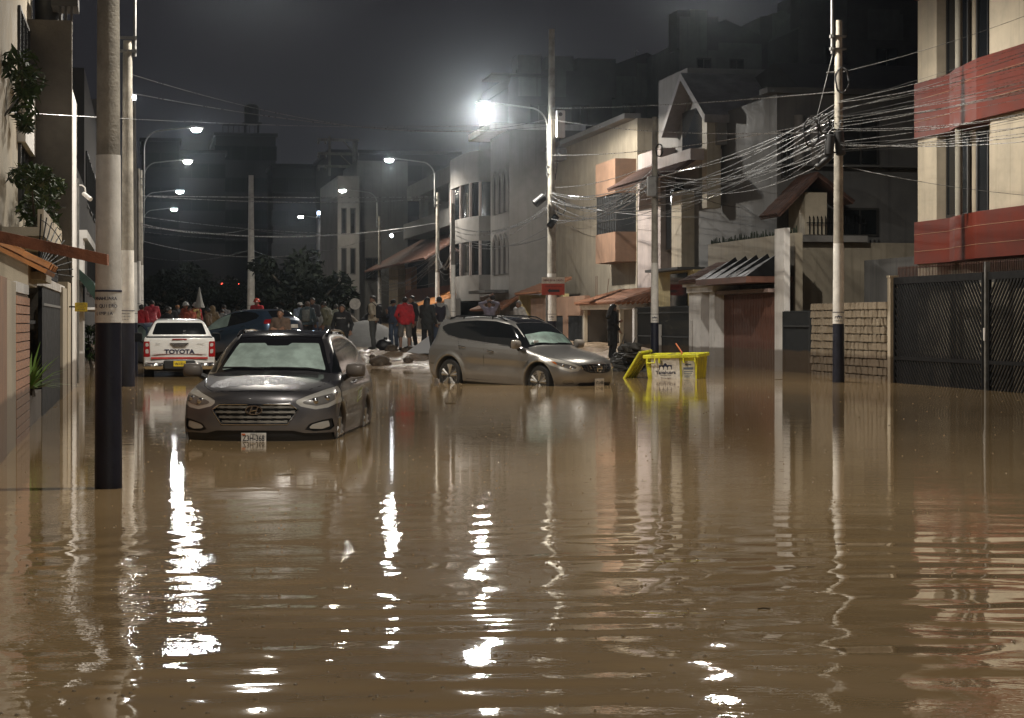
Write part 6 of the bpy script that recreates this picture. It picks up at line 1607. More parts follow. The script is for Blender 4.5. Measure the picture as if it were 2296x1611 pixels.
def left_side():
    # --- front house: pier faced with orange blocks, cream gable, clay roof edge
    t = -1.45; f = lambda x: S_of(x, t)[0]
    P = thing('front_gatehouse', 'cream and orange gatehouse at the left edge with a small clay roof', 'porch', t, f(31), 0)
    sg_ = f(62)-.25; te = t+.27; zr = lambda q: 2.13+(te-q)*.50
    k = MB(); k.box(t-1.2, t-.02, 14, f(61), G0, 1.90); k.part('wall', white_r, P)
    k = MB(); k.box(t-.02, t+.03, f(29), f(6)-.0, G0, 2.05) if False else k.box(t-.018, t+.03, f(6), f(30), G0, 1.91); k.part('pier', cream, P)
    k = MB(); k.box(t-.018, t+.05, 14, f(5), G0, 1.92); k.part('orange_jamb', orange_r, P)
    k = MB(); k.box(t-.018, t+.012, f(31), f(61)-.01, G0, 1.79); b_ = k.part('block_bed', mortar, P)
    blk = MB(); blk.bbox(-.012, .012, -.5, .5, -.5, .5, .006); bm_ = blk.mesh('block', pm('orange facing block', (.50, .27, .17), .8, .22, 3, .2, 30, flood=True)); org = Vector(ORG[P.name])
    z = -.25; j = 0
    while z < 1.70:
        n = 3; w = (f(61)-f(31)-.02)/n
        for i in range(n):
            o = bpy.data.objects.new('block', bm_); COL.objects.link(o); o.parent = P
            o.location = Vector((t+.022, f(31)+w*(i+.5), z+.055))-org; o.scale = (1, w-.014, .098)
        z += .112; j += 1
    k = MB(); k.box(t-.018, t+.03, f(31), sg_-.01, 1.80, 1.925); k.part('cap', white_r, P)
    zb_, ze = 2.0, 2.42
    k = MB(); k.prism([(-4.2, 1.93), (t+.02, 1.93), (t+.02, zr(t+.02)-.02), (-4.2, zr(-4.2)-.02)], sg_, sg_+2.2, 'y'); k.part('gable', cream, P)
    org = Vector(ORG[P.name])
    tile_slope(P, (te, sg_-.12, zr(te)), (te, sg_+2.4, zr(te)), (-4.2, sg_-.12, zr(-4.2)), (-4.2, sg_+2.4, zr(-4.2)), tile_o)
    k = MB(); k.box(t-.2, t+.14, f(66), f(94), 2.02, 2.12); k.part('lintel', cream, P)
    # timber beam poking out in front of the first pole
    P = thing('timber_beam', 'red brown timber beam jutting in from the left in front of the first pole', 'beam', -1.1, 13.6, 2)
    a = ts(0, 0); Y = 14.0
    pts = []
    for x, yt, yb in ((-60, 505, 532), (242, 571, 596)):
        X = (x-CX)/F*Y; q = XY_of(x, Y); pts.append((q, Z_of(yt, Y), Z_of(yb, Y)))
    (q0, za, zb1), (q1, zc, zd) = pts
    k = MB(); d = Vector((q1[0]-q0[0], q1[1]-q0[1], 0)).normalized(); nn = Vector((-d.y, d.x, 0))*.035
    vs = []
    for q, zt_, zl in ((q0, za, zb1), (q1, zc, zd)):
        for sgn in (-1, 1):
            for zz in (zl, zt_): vs.append((q[0]+nn.x*sgn, q[1]+nn.y*sgn, zz))
    k.add(vs, [(0, 1, 3, 2), (4, 6, 7, 5), (0, 4, 5, 1), (2, 3, 7, 6), (0, 2, 6, 4), (1, 5, 7, 3)]); k.part('plank', pm('red brown timber', (.36, .145, .08), .6, .45, 5, .4, 60, streak=.4), P)
    k = MB(); q = XY_of(-75, Y); k.box(q[0]-.06, q[0]+.06, q[1]-.06, q[1]+.06, G0, 2.3); k.part('post', brown_w, P)
    # --- cream house with tall windows
    t = -2.3; f = lambda x: S_of(x, t)[0]; fz = lambda x, y: FZ(x, y, t)
    s1 = f(72)
    P = thing('cream_house', 'cream house with tall narrow windows and plants on its balcony at the left edge', 'house', t, s1, 0)
    k = MB(); k.box(t-8, t, 25.5, s1, G0, 9.5); k.part('wall', cream, P)
    k = MB(); k.box(t+.005, t+.16, f(38), s1-.01, fz(50, 335), fz(50, 205)); k.part('bay_panel', white_r, P)
    win_t(P, t, f(39), f(62), fz(50, 205)+.01, fz(50, 40), face=1, nv=2); win_t(P, t, f(40), f(64), fz(55, 485), fz(55, 337), face=1, nv=2)
    k = MB(); k.box(t+.01, t+.09, f(64), s1-.01, 2.3, fz(60, 340)); k.part('trim', cream, P)
    k = MB(); k.box(t+.01, t+.7, f(2), f(70), 2.9, 3.05); k.box(t+.6, t+.7, f(2), f(70), 3.052, 3.35); k.part('balcony', cream, P)
    P = thing('balcony_plant', 'dark leafy plant hanging from the upper window of the cream house', 'plant', t+.3, f(20), fz(30, 290)); 
    c = [((t+.25, f(8), fz(10, 150)), (.35, .7, .28)), ((t+.3, f(25), fz(25, 185)), (.3, .6, .3)), ((t+.25, f(30), fz(30, 200)), (.2, .6, .12)), ((t+.3, f(15), fz(15, 240)), (.22, .4, .35)), ((t+.28, f(24), fz(24, 280)), (.1, .3, .12))]
    leaves(c, 520, .10, 5, 2.6).part('foliage', leaf_m, P); k = MB(); k.tube([(t, f(10), fz(10, 260)), (t+.25, f(18), fz(15, 200)), (t+.28, f(10), fz(10, 150))], .02, 5); k.part('stem', bark, P)
    P = thing('citrus_shrub', 'bushy shrub with yellowish leaves overhanging the orange gatehouse roof', 'shrub', t+.4, f(35), 3.0)
    c = [((t+.45, f(10), fz(10, 395)), (.4, .9, .22)), ((t+.5, f(40), fz(40, 420)), (.4, 1.2, .25)), ((t+.45, f(62), fz(62, 415)), (.35, 1.4, .2)), ((t+.45, f(30), fz(30, 470)), (.4, 1.4, .33)), ((t+.5, f(70), fz(70, 455)), (.3, 1.5, .22)), ((t+.4, f(50), fz(50, 505)), (.3, 1.4, .12))]
    leaves(c, 1500, .085, 6, 2.0).part('foliage', leaf_m, P)
    leaves(c, 260, .08, 16, 1.6).part('pale_leaves', leaf_y, P)
    k = MB(); [k.tube([(t+.4, f(30), 3.05), (q[0][0], q[0][1], q[0][2])], [.03, .01], 5) for q in c]; k.part('stem', bark, P)
    # --- yard with spiky plant, iron gate and its fan of spikes
    t = -1.5; f = lambda x: S_of(x, t)[0]
    P = thing('iron_gate', 'tall black sheet gate at the left with a white edged frame', 'gate', t, f(114), 0)
    k = MB(); k.box(t-.03, t+.03, f(90), f(138), G0, 1.98); k.part('gate_leaf', iron, P)
    k = MB(); k.box(t-.05, t+.05, f(89), f(140), 2.0, 2.14); k.box(t-.05, t+.06, f(138)+.01, f(141), G0, 1.99); k.part('gate_frame', white_r, P)
    k = MB(); k.box(t+.031, t+.045, f(92), f(136), 1.70, 1.74); k.part('rail', galv, P)
    P = thing('side_wall', 'pale grey yard wall with an iron rail behind the spiky plant', 'wall', t-.5, f(78), 0)
    k = MB(); k.box(t-.9, t-.7, f(62)-.2, f(92), G0, 2.2); k.part('wall', grey_r, P)
    k = MB(); k.box(t-.1, t-.06, f(66), f(90), 1.42, 1.47); k.box(t-.1, t-.06, f(73), f(73)+.05, .2, 1.75); k.box(t-.1, t-.06, f(68), f(68)+.05, 1.2, 1.75); k.part('rail', iron, P)
    k = MB(); k.box(t-.6, t+.02, f(62)+.02, f(90), G0, .42); k.part('planter', dark_r, P)
    P = thing('spiky_plant', 'bright green spiky leaved plant behind the orange block pier', 'plant', t-.25, f(66), .4)
    rn = random.Random(9)
    lv = []
    for i in range(70):
        a = rn.uniform(0, 2*PI); e = rn.uniform(.15, 1.25); L_ = rn.uniform(.5, .85); d = Vector((math.cos(a)*math.cos(e), math.sin(a)*math.cos(e), math.sin(e))); b = d.cross(Vector((0, 0, 1))).normalized()*.022
        p = Vector((t-.03, f(70), .5)); m_ = p+d*L_*.55; q = p+d*L_+Vector((0, 0, -.12*L_))
        k = MB(); k.add([p-b, p+b, m_+b*.8, q, m_-b*.8], [(0, 1, 2, 4), (4, 2, 3)]); k.part('leaf', pm('bright green blade', (.20, .32, .07), .5, .3, 4, 0, 30), P)
    k = MB(); k.lathe([(.09, .4), (.06, .65)], (t-.03, f(70), 0), 8); k.part('stem', bark, P)
    P = thing('spike_fan', 'fan of thin iron spikes guarding the wall beside the black gate', 'spikes', t, f(100), 2.2)
    k = MB(); o = (t-.1, f(100), 2.25)
    for i in range(11):
        a = .05+i*.145; L_ = 1.05; k.tube([o, (o[0]+L_*.35*math.cos(a), o[1]+L_*5.2*math.cos(a), o[2]+L_*math.sin(a)*.9)], .012, 4)
    for rr in (.55, .95):
        k.tube([(o[0]+rr*.35*math.cos(.05+q), o[1]+rr*5.2*math.cos(.05+q), o[2]+rr*math.sin(.05+q)*.9) for q in np.linspace(0, 1.45, 9)], .009, 4)
    k.part('spikes', iron, P, kind='stuff')
    k = MB(); k.box(t-.15, t+.05, f(92), f(124), 2.16, 2.30); k.part('bracket', iron, P)
    # columns with the mud line
    for x0, x1, h, lab in ((141, 150, 2.1, 'muddy cream gate pillar just right of the black gate'), (152, 166, 2.25, 'wide pale pillar stained with mud beside the yellow sign')):
        t2 = -1.42; k = MB(); k.box(t2-.4, t2, S_of(x0, t2)[0], S_of(x1, t2)[0], G0, h); k.solo('pillar', cream, lab, 'pillar')
    # --- tall dark side wall and its bright street front
    s = 42.0; ta, tb = T_of(73, s)[0]-2.2, -1.40; Y = T_of(115, s)[1]
    P = thing('tall_house', 'tall narrow house with a dark raw side wall and a bright thin street front', 'house', tb, s, 0)
    zt = Z_of(45, Y)
    k = MB(); k.box(ta, tb, s, s+.3, G0, zt); k.part('side_wall', pm('raw brick render', (.15, .135, .115), .9, .4, .6, .4, 20, flood=True), P)
    k = MB(); k.box(tb-.3, tb, s+.304, S_of(172, tb)[0], G0, zt-1.4); k.part('front_wall', white_r, P)
    k = MB(); k.box(ta, tb-.304, s+.304, s+9, G0, zt-.3); k.part('core', dark_r, P)
    k = MB(); c = T_of(102, s)[0]; k.lathe([(.30, 0), (.30, 1.6), (.1, 1.8)], (c, s+1.5, zt-.3), 14); k.part('water_tank', black_plastic, P, smooth=40)
    k = MB(); c = T_of(146, s)[0]
    for q in (-.12, 0, .12): k.box(c+q-.025, c+q+.025, s+.4, s+.45, zt-.2, zt+.35)
    k.box(c-.3, c+.25, s+.3, s+1.4, zt+.35, zt+.6); k.part('rooftop_frame', dark_r, P)
    k = MB(); zz = Z_of(466, Y); k.tube([(T_of(84, s)[0], s-.03, zz), (T_of(148, s)[0], s-.03, zz)], .022, 6); k.part('waste_pipe', galv, P)
    k = MB(); k.tube([(tb+.06, s+2.2, .1), (tb+.06, s+2.2, 4.6)], .03, 6); k.part('downpipe', galv, P)
    # CCTV on a bent arm
    Yc = 43.5; tc_, sc0 = XY_of(174, Yc); zc = Z_of(416, Yc)
    P = thing('security_camera', 'white security camera on a bent arm fixed to the tall house', 'camera', tb, sc0, zc)
    k = MB(); k.tube([(tb, sc0, zc), (tb+.14, sc0, zc), (tb+.20, sc0, zc-.05), (tb+.21, sc0, zc-.16)], .018, 6); k.part('arm', white_r, P, smooth=50)
    k = MB(); k.tube([(tb+.17, sc0+.02, zc-.18), (tb+.33, sc0-.16, zc-.32)], .05, 8); k.part('camera_body', white_r, P, smooth=50)
    # yellow sign
    Ys = 40.0; t3, s3 = XY_of(182, Ys); z3 = Z_of(699, Ys)
    P = thing('yellow_sign', 'small yellow notice on a bracket beside the pale pillar', 'sign', t3, s3, z3)
    wdt = .125; k = MB(); k.bbox(t3-wdt, t3+wdt, s3-.008, s3+.008, z3, z3+.18, .004); pl = k.part('sign_plate', plate_yellow, P)
    for i, ln in enumerate(('PROHIBIDO', 'ESTACIONAR', 'GARAJE', '24 HORAS')):
        text('sign_lettering', ln, .036, ink, P, Matrix.Translation((0, -.0095, .15-.038*i)) @ Matrix.Rotation(PI/2, 4, 'X'), .0006, sx=.9)
    k = MB(); k.box(t3-wdt-.25, t3-wdt+.02, s3+.009, s3+.03, z3+.08, z3+.11); k.part('bracket', iron, P)
    # --- houses beyond with the green awning
    t = -1.45
    P = thing('awning_house', 'dim house with a dark green awning between the tall house and the first pole', 'house', t, S_of(190, t)[0], 0)
    sA, sB = S_of(173, t)[0], S_of(216, t)[0]
    k = MB(); k.box(t-6, t-.3, sA+.8, sB, G0, FZ(195, 372, t)); k.part('wall', dark_r, P)
    k = MB(); k.box(t-.29, t, S_of(186, t)[0], S_of(190, t)[0], G0, FZ(190, 540, t)); k.box(t-.29, t+.1, S_of(186, t)[0], S_of(214, t)[0], FZ(200, 555, t), FZ(200, 540, t)+.02); k.part('door_frame', white_r, P)
    gm = pm('green canvas', (.012, .035, .024), .75, .3, 3, .1, 30); pts = [(t-.28, FZ(195, 598, t)), (t+.28, FZ(195, 640, t)), (t+.52, FZ(195, 690, t)), (t+.44, FZ(195, 690, t)), (t-.28, FZ(195, 612, t))]
    k = MB(); k.prism([(p[0], p[1]) for p in pts], S_of(184, t)[0], S_of(206, t)[0], 'y'); k.part('awning', gm, P)
    k = MB(); k.box(t-.28, t+.50, S_of(184, t)[0]-.02, S_of(206, t)[0], FZ(195, 694, t)-.04, FZ(195, 692, t)-.004); k.part('awning_rail', white_r, P)
    tree('dark shrub by the kerb under the green awning', t+.15, S_of(204, t)[0], -.3, 1.9, .55, 31, 500, .09, group=None)
    P = thing('left_house', 'unlit flat roofed house behind the row of left hand poles', 'house', -1.8, 80, 0)
    k = MB(); k.box(-11, -1.8, 66, 84, G0, 9.8); k.part('wall', dark_r, P)
    for i in range(3):
        for j in range(2): win_t(P, -1.8, 67.5+5*i, 70.5+5*i, 2.4+3*j, 4.2+3*j, face=1)
    P = thing('left_house', 'second unlit flat roofed house further along the left kerb', 'house', -1.8, 112, 0)
    k = MB(); k.box(-13, -1.8, 86, 150, .2, 11.0); k.part('wall', grey_d, P)
    for i in range(6):
        for j in range(3): win_t(P, -1.8, 88.5+9*i, 91.5+9*i, 2.2+3*j, 4.2+3*j, face=1)
def far_end():
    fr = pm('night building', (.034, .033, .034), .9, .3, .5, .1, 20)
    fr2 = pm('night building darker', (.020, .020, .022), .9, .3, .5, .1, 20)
    far_pane = simple('far window pane', (.012, .013, .015), .6, 0, .2)
    def blk(x0, x1, ytop, Y, depth, lab, m=fr, h0=.2, win=(4, 3), extra=None):
        s = Y*CA; t0, t1 = T_of(x0, s)[0], T_of(x1, s)[0]; Yc = T_of((x0+x1)/2, s)[1]; zt = Z_of(ytop, Yc)
        P = thing('far_building', lab, 'building', (t0+t1)/2, s, ground_z(0, s))
        k = MB(); k.box(t0, t1, s, s+depth, 0, zt); k.part('wall', m, P)
        k = MB(); k.box(t0-.2, t1+.2, s-.2, s+depth, zt+.002, zt+.3); k.part('parapet', m, P)
        n, r = win
        for i in range(n):
            for j in range(r):
                c = t0+(t1-t0)*(i+.5)/n; z = zt-2.3-3.0*j
                if z > 1: win_s(P, s, c-.8, c+.8, z, z+1.4, nv=0, fm=fr2, gm=far_pane)
        if extra: extra(P, s, t0, t1, zt, Yc)
        return P
    def tank(P, s, t0, t1, zt, Y):
        c = T_of(567, s)[0]; k = MB()
        for a in (-.6, .6):
            for b in (-.6, .6): k.box(c+a-.07, c+a+.07, s+2+b-.07, s+2+b+.07, zt+.3, zt+1.3)
        k.box(c-.9, c+.9, s+1.1, s+2.9, zt+1.3, zt+1.45); st = k.part('tank_stand', fr2, P)
        k = MB(); k.lathe([(.72, zt+1.45), (.75, zt+2.9), (.6, zt+3.15), (.2, zt+3.3)], (c, s+2, 0), 16); k.part('water_tank', black_plastic, P, smooth=40)
        k = MB()
        for i in range(7): q = T_of(500, s)[0]+i*.5; k.box(q-.03, q+.03, s+.2, s+.26, zt+.3, zt+1.0)
        k.box(T_of(500, s)[0], T_of(520, s)[0]+1.5, s+.19, s+.27, zt+1.0, zt+1.1); k.part('roof_railing', fr2, P, kind='stuff')
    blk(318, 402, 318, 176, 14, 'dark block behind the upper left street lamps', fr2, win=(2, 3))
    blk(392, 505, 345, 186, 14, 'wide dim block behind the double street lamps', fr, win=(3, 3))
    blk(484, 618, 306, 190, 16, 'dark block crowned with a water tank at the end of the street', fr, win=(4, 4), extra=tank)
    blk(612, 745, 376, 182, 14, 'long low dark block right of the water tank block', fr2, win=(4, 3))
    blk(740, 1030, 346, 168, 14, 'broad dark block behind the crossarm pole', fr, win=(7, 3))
    blk(200, 330, 420, 150, 8, 'dark low block half hidden by the left hand poles', fr2, win=(2, 2)) if False else None
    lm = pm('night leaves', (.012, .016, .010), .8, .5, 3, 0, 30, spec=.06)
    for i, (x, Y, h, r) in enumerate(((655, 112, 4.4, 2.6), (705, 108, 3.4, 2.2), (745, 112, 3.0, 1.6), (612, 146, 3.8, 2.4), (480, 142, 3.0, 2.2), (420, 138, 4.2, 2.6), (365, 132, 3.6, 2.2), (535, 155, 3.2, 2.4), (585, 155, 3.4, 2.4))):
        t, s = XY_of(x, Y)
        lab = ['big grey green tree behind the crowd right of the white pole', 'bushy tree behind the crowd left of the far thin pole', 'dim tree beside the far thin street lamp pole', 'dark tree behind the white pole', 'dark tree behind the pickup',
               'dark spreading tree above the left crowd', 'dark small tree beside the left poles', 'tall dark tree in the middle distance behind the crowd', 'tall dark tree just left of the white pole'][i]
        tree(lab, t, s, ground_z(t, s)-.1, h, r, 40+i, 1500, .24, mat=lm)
    hills = MB(); pts = [(-90, 300, 2), (150, 300, 2)]
    v = []; f = []
    for i, t in enumerate(np.linspace(-90, 148, 40)):
        for j, s in enumerate((300, 360, 450)):
            v.append((t, s, 2+(0, 9+3*noise.noise(Vector((t*.05, 1, 0))), 15+5*noise.noise(Vector((t*.04, 5, 0))))[j]))
    for i in range(39):
        for j in range(2): f.append((i*3+j, i*3+j+1, (i+1)*3+j+1, (i+1)*3+j))
    hills.add(v, f); hills.solo('hills', pm('night hillside', (.05, .05, .04), .95, .4, .05, 0, 5), kind='structure', o3=(0, 0, 0), smooth=60)
# ------------------------------------------------------------------ poles, lamps and wires in place
PT = {}
def gz(x, Y): t, s = XY_of(x, Y); return ground_z(t, s)
def street_poles():
    def at(x, Y): return XY_of(x, Y)
    RT = 16.4
    # right-hand row
    t, s = at(1880, 46.9); PT['R1'] = (t, s)
    P = pole('bare concrete pole with blue and white bands standing in the water on the right', t, s, 8.65, .145, .085, -.5, (1.40, 3.32), emblem=True)
    lamp_arm(P, t, s, -.5, 7.85, 10.3, 2.7, -1, LAMP_W*1.0)
    t, s = at(1468, 63.7); PT['R2'] = (t, s)
    P = pole('concrete pole with blue and white bands behind the yellow bin', t, s, 8.1, .135, .085, -.4, (1.42, 3.36), emblem=True)
    k = MB(); k.bbox(t-.30, t-.02, s-.32, s-.12, 5.5, 6.15, .02); k.part('junction_box', lamp_grey, P)
    t, s = at(1237, 79.5); PT['R3'] = (t, s)
    P = pole('tall street lamp pole with a white meter box and road works sign', t, s, 13.3, .20, .12, -.1, (1.48, 3.4), emblem=True, group='street lamp poles', name='street_lamp', shaft=conc)
    lamp_arm(P, t, s, -.1, 7.3, 10.15, 2.3, -1, LAMP_W*1.3, lens=lens_big)
    k = MB(); k.bbox(t+.14, t+.50, s-.3, s-.05, 8.9, 10.0, .03); mb = k.part('meter_box', white_r, P)
    k = MB(); k.lathe([(.08, -.012), (.08, .012)], (t+.30, s-.31, 9.83), 14, axis='y'); k.part('meter_dial', lamp_dark, mb)
    k = MB(); k.tube([(t+.30, s-.2, 8.9), (t+.24, s-.2, 8.2), (t+.16, s-.18, 7.6), (t+.12, s-.1, 7.2)], .015, 5); k.part('cable_tail', iron, P)
    k = MB(); k.tube([(t-.24, s-.05, -.1), (t-.22, s-.05, 3.3)], .035, 6); k.part('conduit', galv, P)
    # sign on it
    S = thing('road_sign', 'road works sign with white top and red field with arrow strapped to the lamp pole', 'sign', t, s-.25, 2.5)
    z0, z1 = Z_of(662, 79.2), Z_of(622, 79.2); zm = z0+(z1-z0)*.64; w = .47
    k = MB(); k.box(t-w, t+w, s-.30, s-.28, zm, z1); a = k.part('white_panel', plate_white, S)
    k = MB(); k.box(t-w, t+w, s-.30, s-.28, z0, zm-.002); b = k.part('red_panel', pm('sign red', (.42, .055, .03), .55, .25, 3, .05, 30), S)
    M = lambda z: Matrix.Translation((-.0, -.055, z-2.5)) @ Matrix.Rotation(PI/2, 4, 'X')
    text('sign_lettering', 'OBRAS EN LA CALLE 6', .105, simple('sign maroon', (.12, .015, .02), .6), a, M((zm+z1)/2), .002, sx=.80, bold=.003)
    text('sign_lettering', 'CALLE LAS ACACIAS', .085, simple('sign dark red', (.14, .02, .015), .6), b, M(zm-.11), .002, sx=.9, bold=.003)
    zc = z0+.17; k = MB(); k.prism([(t-.24, zc), (t-.13, zc+.10), (t-.13, zc+.05), (t+.26, zc+.05), (t+.26, zc-.05), (t-.13, zc-.05), (t-.13, zc-.10)], s-.306, s-.302, 'y'); k.part('arrow', ink, b)
    for x, Y, h, lab, yl, reach in ((981, 110, 8.9, 'street lamp pole beyond the silver crossover on the right', 362, 2.25), (851, 137, 9.0, 'street lamp pole above the man in the cream sweater', 430, 2.1), (737, 174, 9.4, 'farthest right hand street lamp with the bluish floodlight', 488, 2.0)):
        t, s = at(x, Y); PT['L%d' % Y] = (t, s); g = ground_z(t, s)
        P = pole(lab, t, s, h-.2, .14, .085, g-.1, (g+1.45, g+3.3), group='street lamp poles', name='street_lamp')
        lamp_arm(P, t, s, g-.1, h-1.0, Z_of(yl, Y), reach, -1, LAMP_W*(1.1 if Y == 110 else .16), warm=(Y == 137))
    t, s = at(1016, 102); PT['R4'] = (t, s); g = ground_z(t, s); pole('dark concrete pole with a white lower half beside the bay house', t, s, 7.6, .135, .09, g-.1, (g+.9, g+3.6), shaft=conc_d)
    # bluish floodlight and small wall lamp
    t, s = at(718, 172); P = thing('floodlight', 'small bluish floodlight with a warm side panel high beside the farthest lamp', 'lamp', t, s, Z_of(480, 172))
    k = MB(); z = Z_of(480, 172); k.box(t-.28, t+.28, s-.1, s+.1, z-.35, z+.25); k.part('housing', lamp_grey, P)
    k = MB(); k.box(t-.26, t+.05, s-.14, s-.104, z-.05, z+.2); k.part('floodlight_lens', emit('bluish glow', (.55, .75, 1), 30), P)
    k = MB(); k.box(t+.30, t+1.3, s-.12, s, z-.05, z+.2); k.part('warm_panel', emit('warm panel', (1, .62, .25), .35), P)
    k = MB(); k.tube([(t+.8, s, z), (PT['L174'][0], PT['L174'][1], z-.6)], .05, 6); k.part('bracket', galv, P)
    t, s = at(878, 118); z = Z_of(529, 118); P = thing('porch_lamp', 'small bright porch lamp above the tangled wires beside the dark house', 'lamp', t, s, z)
    k = MB(); k.ball((t, s, z), .10, 10, 6); k.part('bulb', emit('bulb glow', (.9, .95, 1), 40), P, smooth=60); k = MB(); k.lathe([(.05, z+.08), (.07, z+.2)], (t, s, 0), 8); k.tube([(t, s, z+.2), (t+.9, s+.6, z+.35)], .03, 5); k.part('bracket', galv, P)
    # left-hand row
    lab = ['thick weathered concrete pole with dark blue base standing nearest on the left', 'second concrete pole on the left with a lamp pipe at its top']
    t, s = at(243, 17.1); PT['A1'] = (t, s)
    P = pole(lab[0], t, s, 8.6, .118, .075, -.5, (1.44, 2.90), label_at=['YANAHUARA', 'TE QUIERO', 'LIMPIA'])
    lamp_arm(P, t, s, -.5, 7.85, 10.3, 2.5, 1, LAMP_W*.75)
    t, s = at(286, 44); PT['A2'] = (t, s)
    P = pole(lab[1], t, s, 7.75, .165, .10, -.5, (1.42, 3.05), label_at=['YANAHUARA', 'TE QUIERO', 'LIMPIA'])
    lamp_arm(P, t, s, -.5, 7.4, 10.3, 2.45, 1, LAMP_W)
    t, s = at(297, 58); PT['A3'] = (t, s); P = pole('dark concrete pole partly hidden behind the second left hand pole', t, s, 8.0, .16, .10, -.4, (1.42, 3.2), shaft=conc_d)
    z = Z_of(226, 58); k = MB(); k.box(t-.02, t+.05, s-.5, s, z, z+.06); k.box(t-.10, t+.12, s-.62, s-.5, z-.06, z+.12); k.part('floodlight_housing', lamp_grey, P)
    k = MB(); k.ball((t+.02, s-.63, z+.02), (.07, .03, .05), 8, 6); k.part('floodlight_lens', lens_on, P)
    for x, Y, yl, rc, lb in ((315, 90, 290, 2.05, 'nearest street lamp of the left hand row, its arm reaching right'), (316, 108, 362, 2.05, 'second street lamp of the left hand row with a warmer glow'), (317, 133, 430, 2.1, 'third street lamp of the left hand row'), (317, 154, 470, 2.05, 'farthest street lamp of the left hand row')):
        t, s = at(x, Y); g = ground_z(t, s); PT['B%d' % Y] = (t, s)
        P = pole(lb, t, s, 8.4, .15, .09, g-.1, (g+1.4, g+3.3), group='street lamp poles', name='street_lamp')
        lamp_arm(P, t, s, g-.1, 7.6, Z_of(yl, Y), rc, 1, LAMP_W*.15, warm=(Y == 108))
    t, s = at(309, 75); g = ground_z(t, s); PT['A4'] = (t, s); pole('slim pale concrete pole between the left hand lamps', t, s, 7.3, .13, .08, g-.1, (g+1.3, g+3.2))
    t, s = at(563, 128); g = ground_z(t, s); PT['C'] = (t, s); pole('lone leaning white pole in the middle of the street behind the red helmet', t, s, 11.0, .25, .16, g-.1, (g+1.0, g+3.0), shaft=pm('pale concrete', (.62, .61, .58), .8, .2, 2, .2, 40))
    # crossarm power pole
    t, s = at(796, 150); g = ground_z(t, s)
    P = pole('dark power pole with three crossarms against the night sky', t, s, 15.4, .26, .2, g-.1, None, group=None, shaft=conc_d)
    tb, sb = at(738, 150); k = MB()
    for y in (315, 346, 374):
        z = Z_of(y, 150); k.box(tb-.9, t+.3, s-.1, s+.1, z-.1, z+.1)
        for q in (-.85, -.3): k.lathe([(.06, z-.35), (.11, z-.2), (.05, z-.1)], (tb+q, s, 0), 8)
    k.box(tb-.09, tb+.09, s-.12, s+.12, Z_of(395, 150), Z_of(308, 150)); k.tube([(tb+.7, s, Z_of(346, 150)), (t, s, Z_of(380, 150))], .06, 5); k.tube([(tb+1.0, s, Z_of(315, 150)), (t, s, Z_of(346, 150))], .06, 5)
    k.part('crossarm', conc_d, P)
    # the next lamp of the right hand row, beside the camera
    for tt, s_, sd, lab, grp in ((16.4, 15.0, -1, 'street lamp standing on the right beside the camera, out of frame', .22), (-.27, -10.0, 1, 'street lamp standing behind the camera on the left kerb', 1.1)):
        P = pole(lab, tt, s_, 8.6, .145, .085, -.5, (1.4, 3.3), group='street lamp poles', name='street_lamp'); lamp_arm(P, tt, s_, -.5, 7.85, 10.3, 2.7, sd, LAMP_W*grp)
    PT['R0'] = (16.4, 15.0)
wire_m = pm('wet cable', (.13, .13, .13), .3, .4, 6, 0, 30, coat=.3)
wire_d = pm('dark cable', (.03, .03, .032), .35, .4, 6, 0, 30)
def wire(a, b, sag, r, m, label, group, n=14):
    k = MB(); a = Vector(a); b = Vector(b)
    pts = [a.lerp(b, u)-Vector((0, 0, 4*sag*u*(1-u))) for u in np.linspace(0, 1, n+1)]
    k.tube(pts, r, 5, caps=False)
    return k.solo('cable', m, label, 'cable', group)
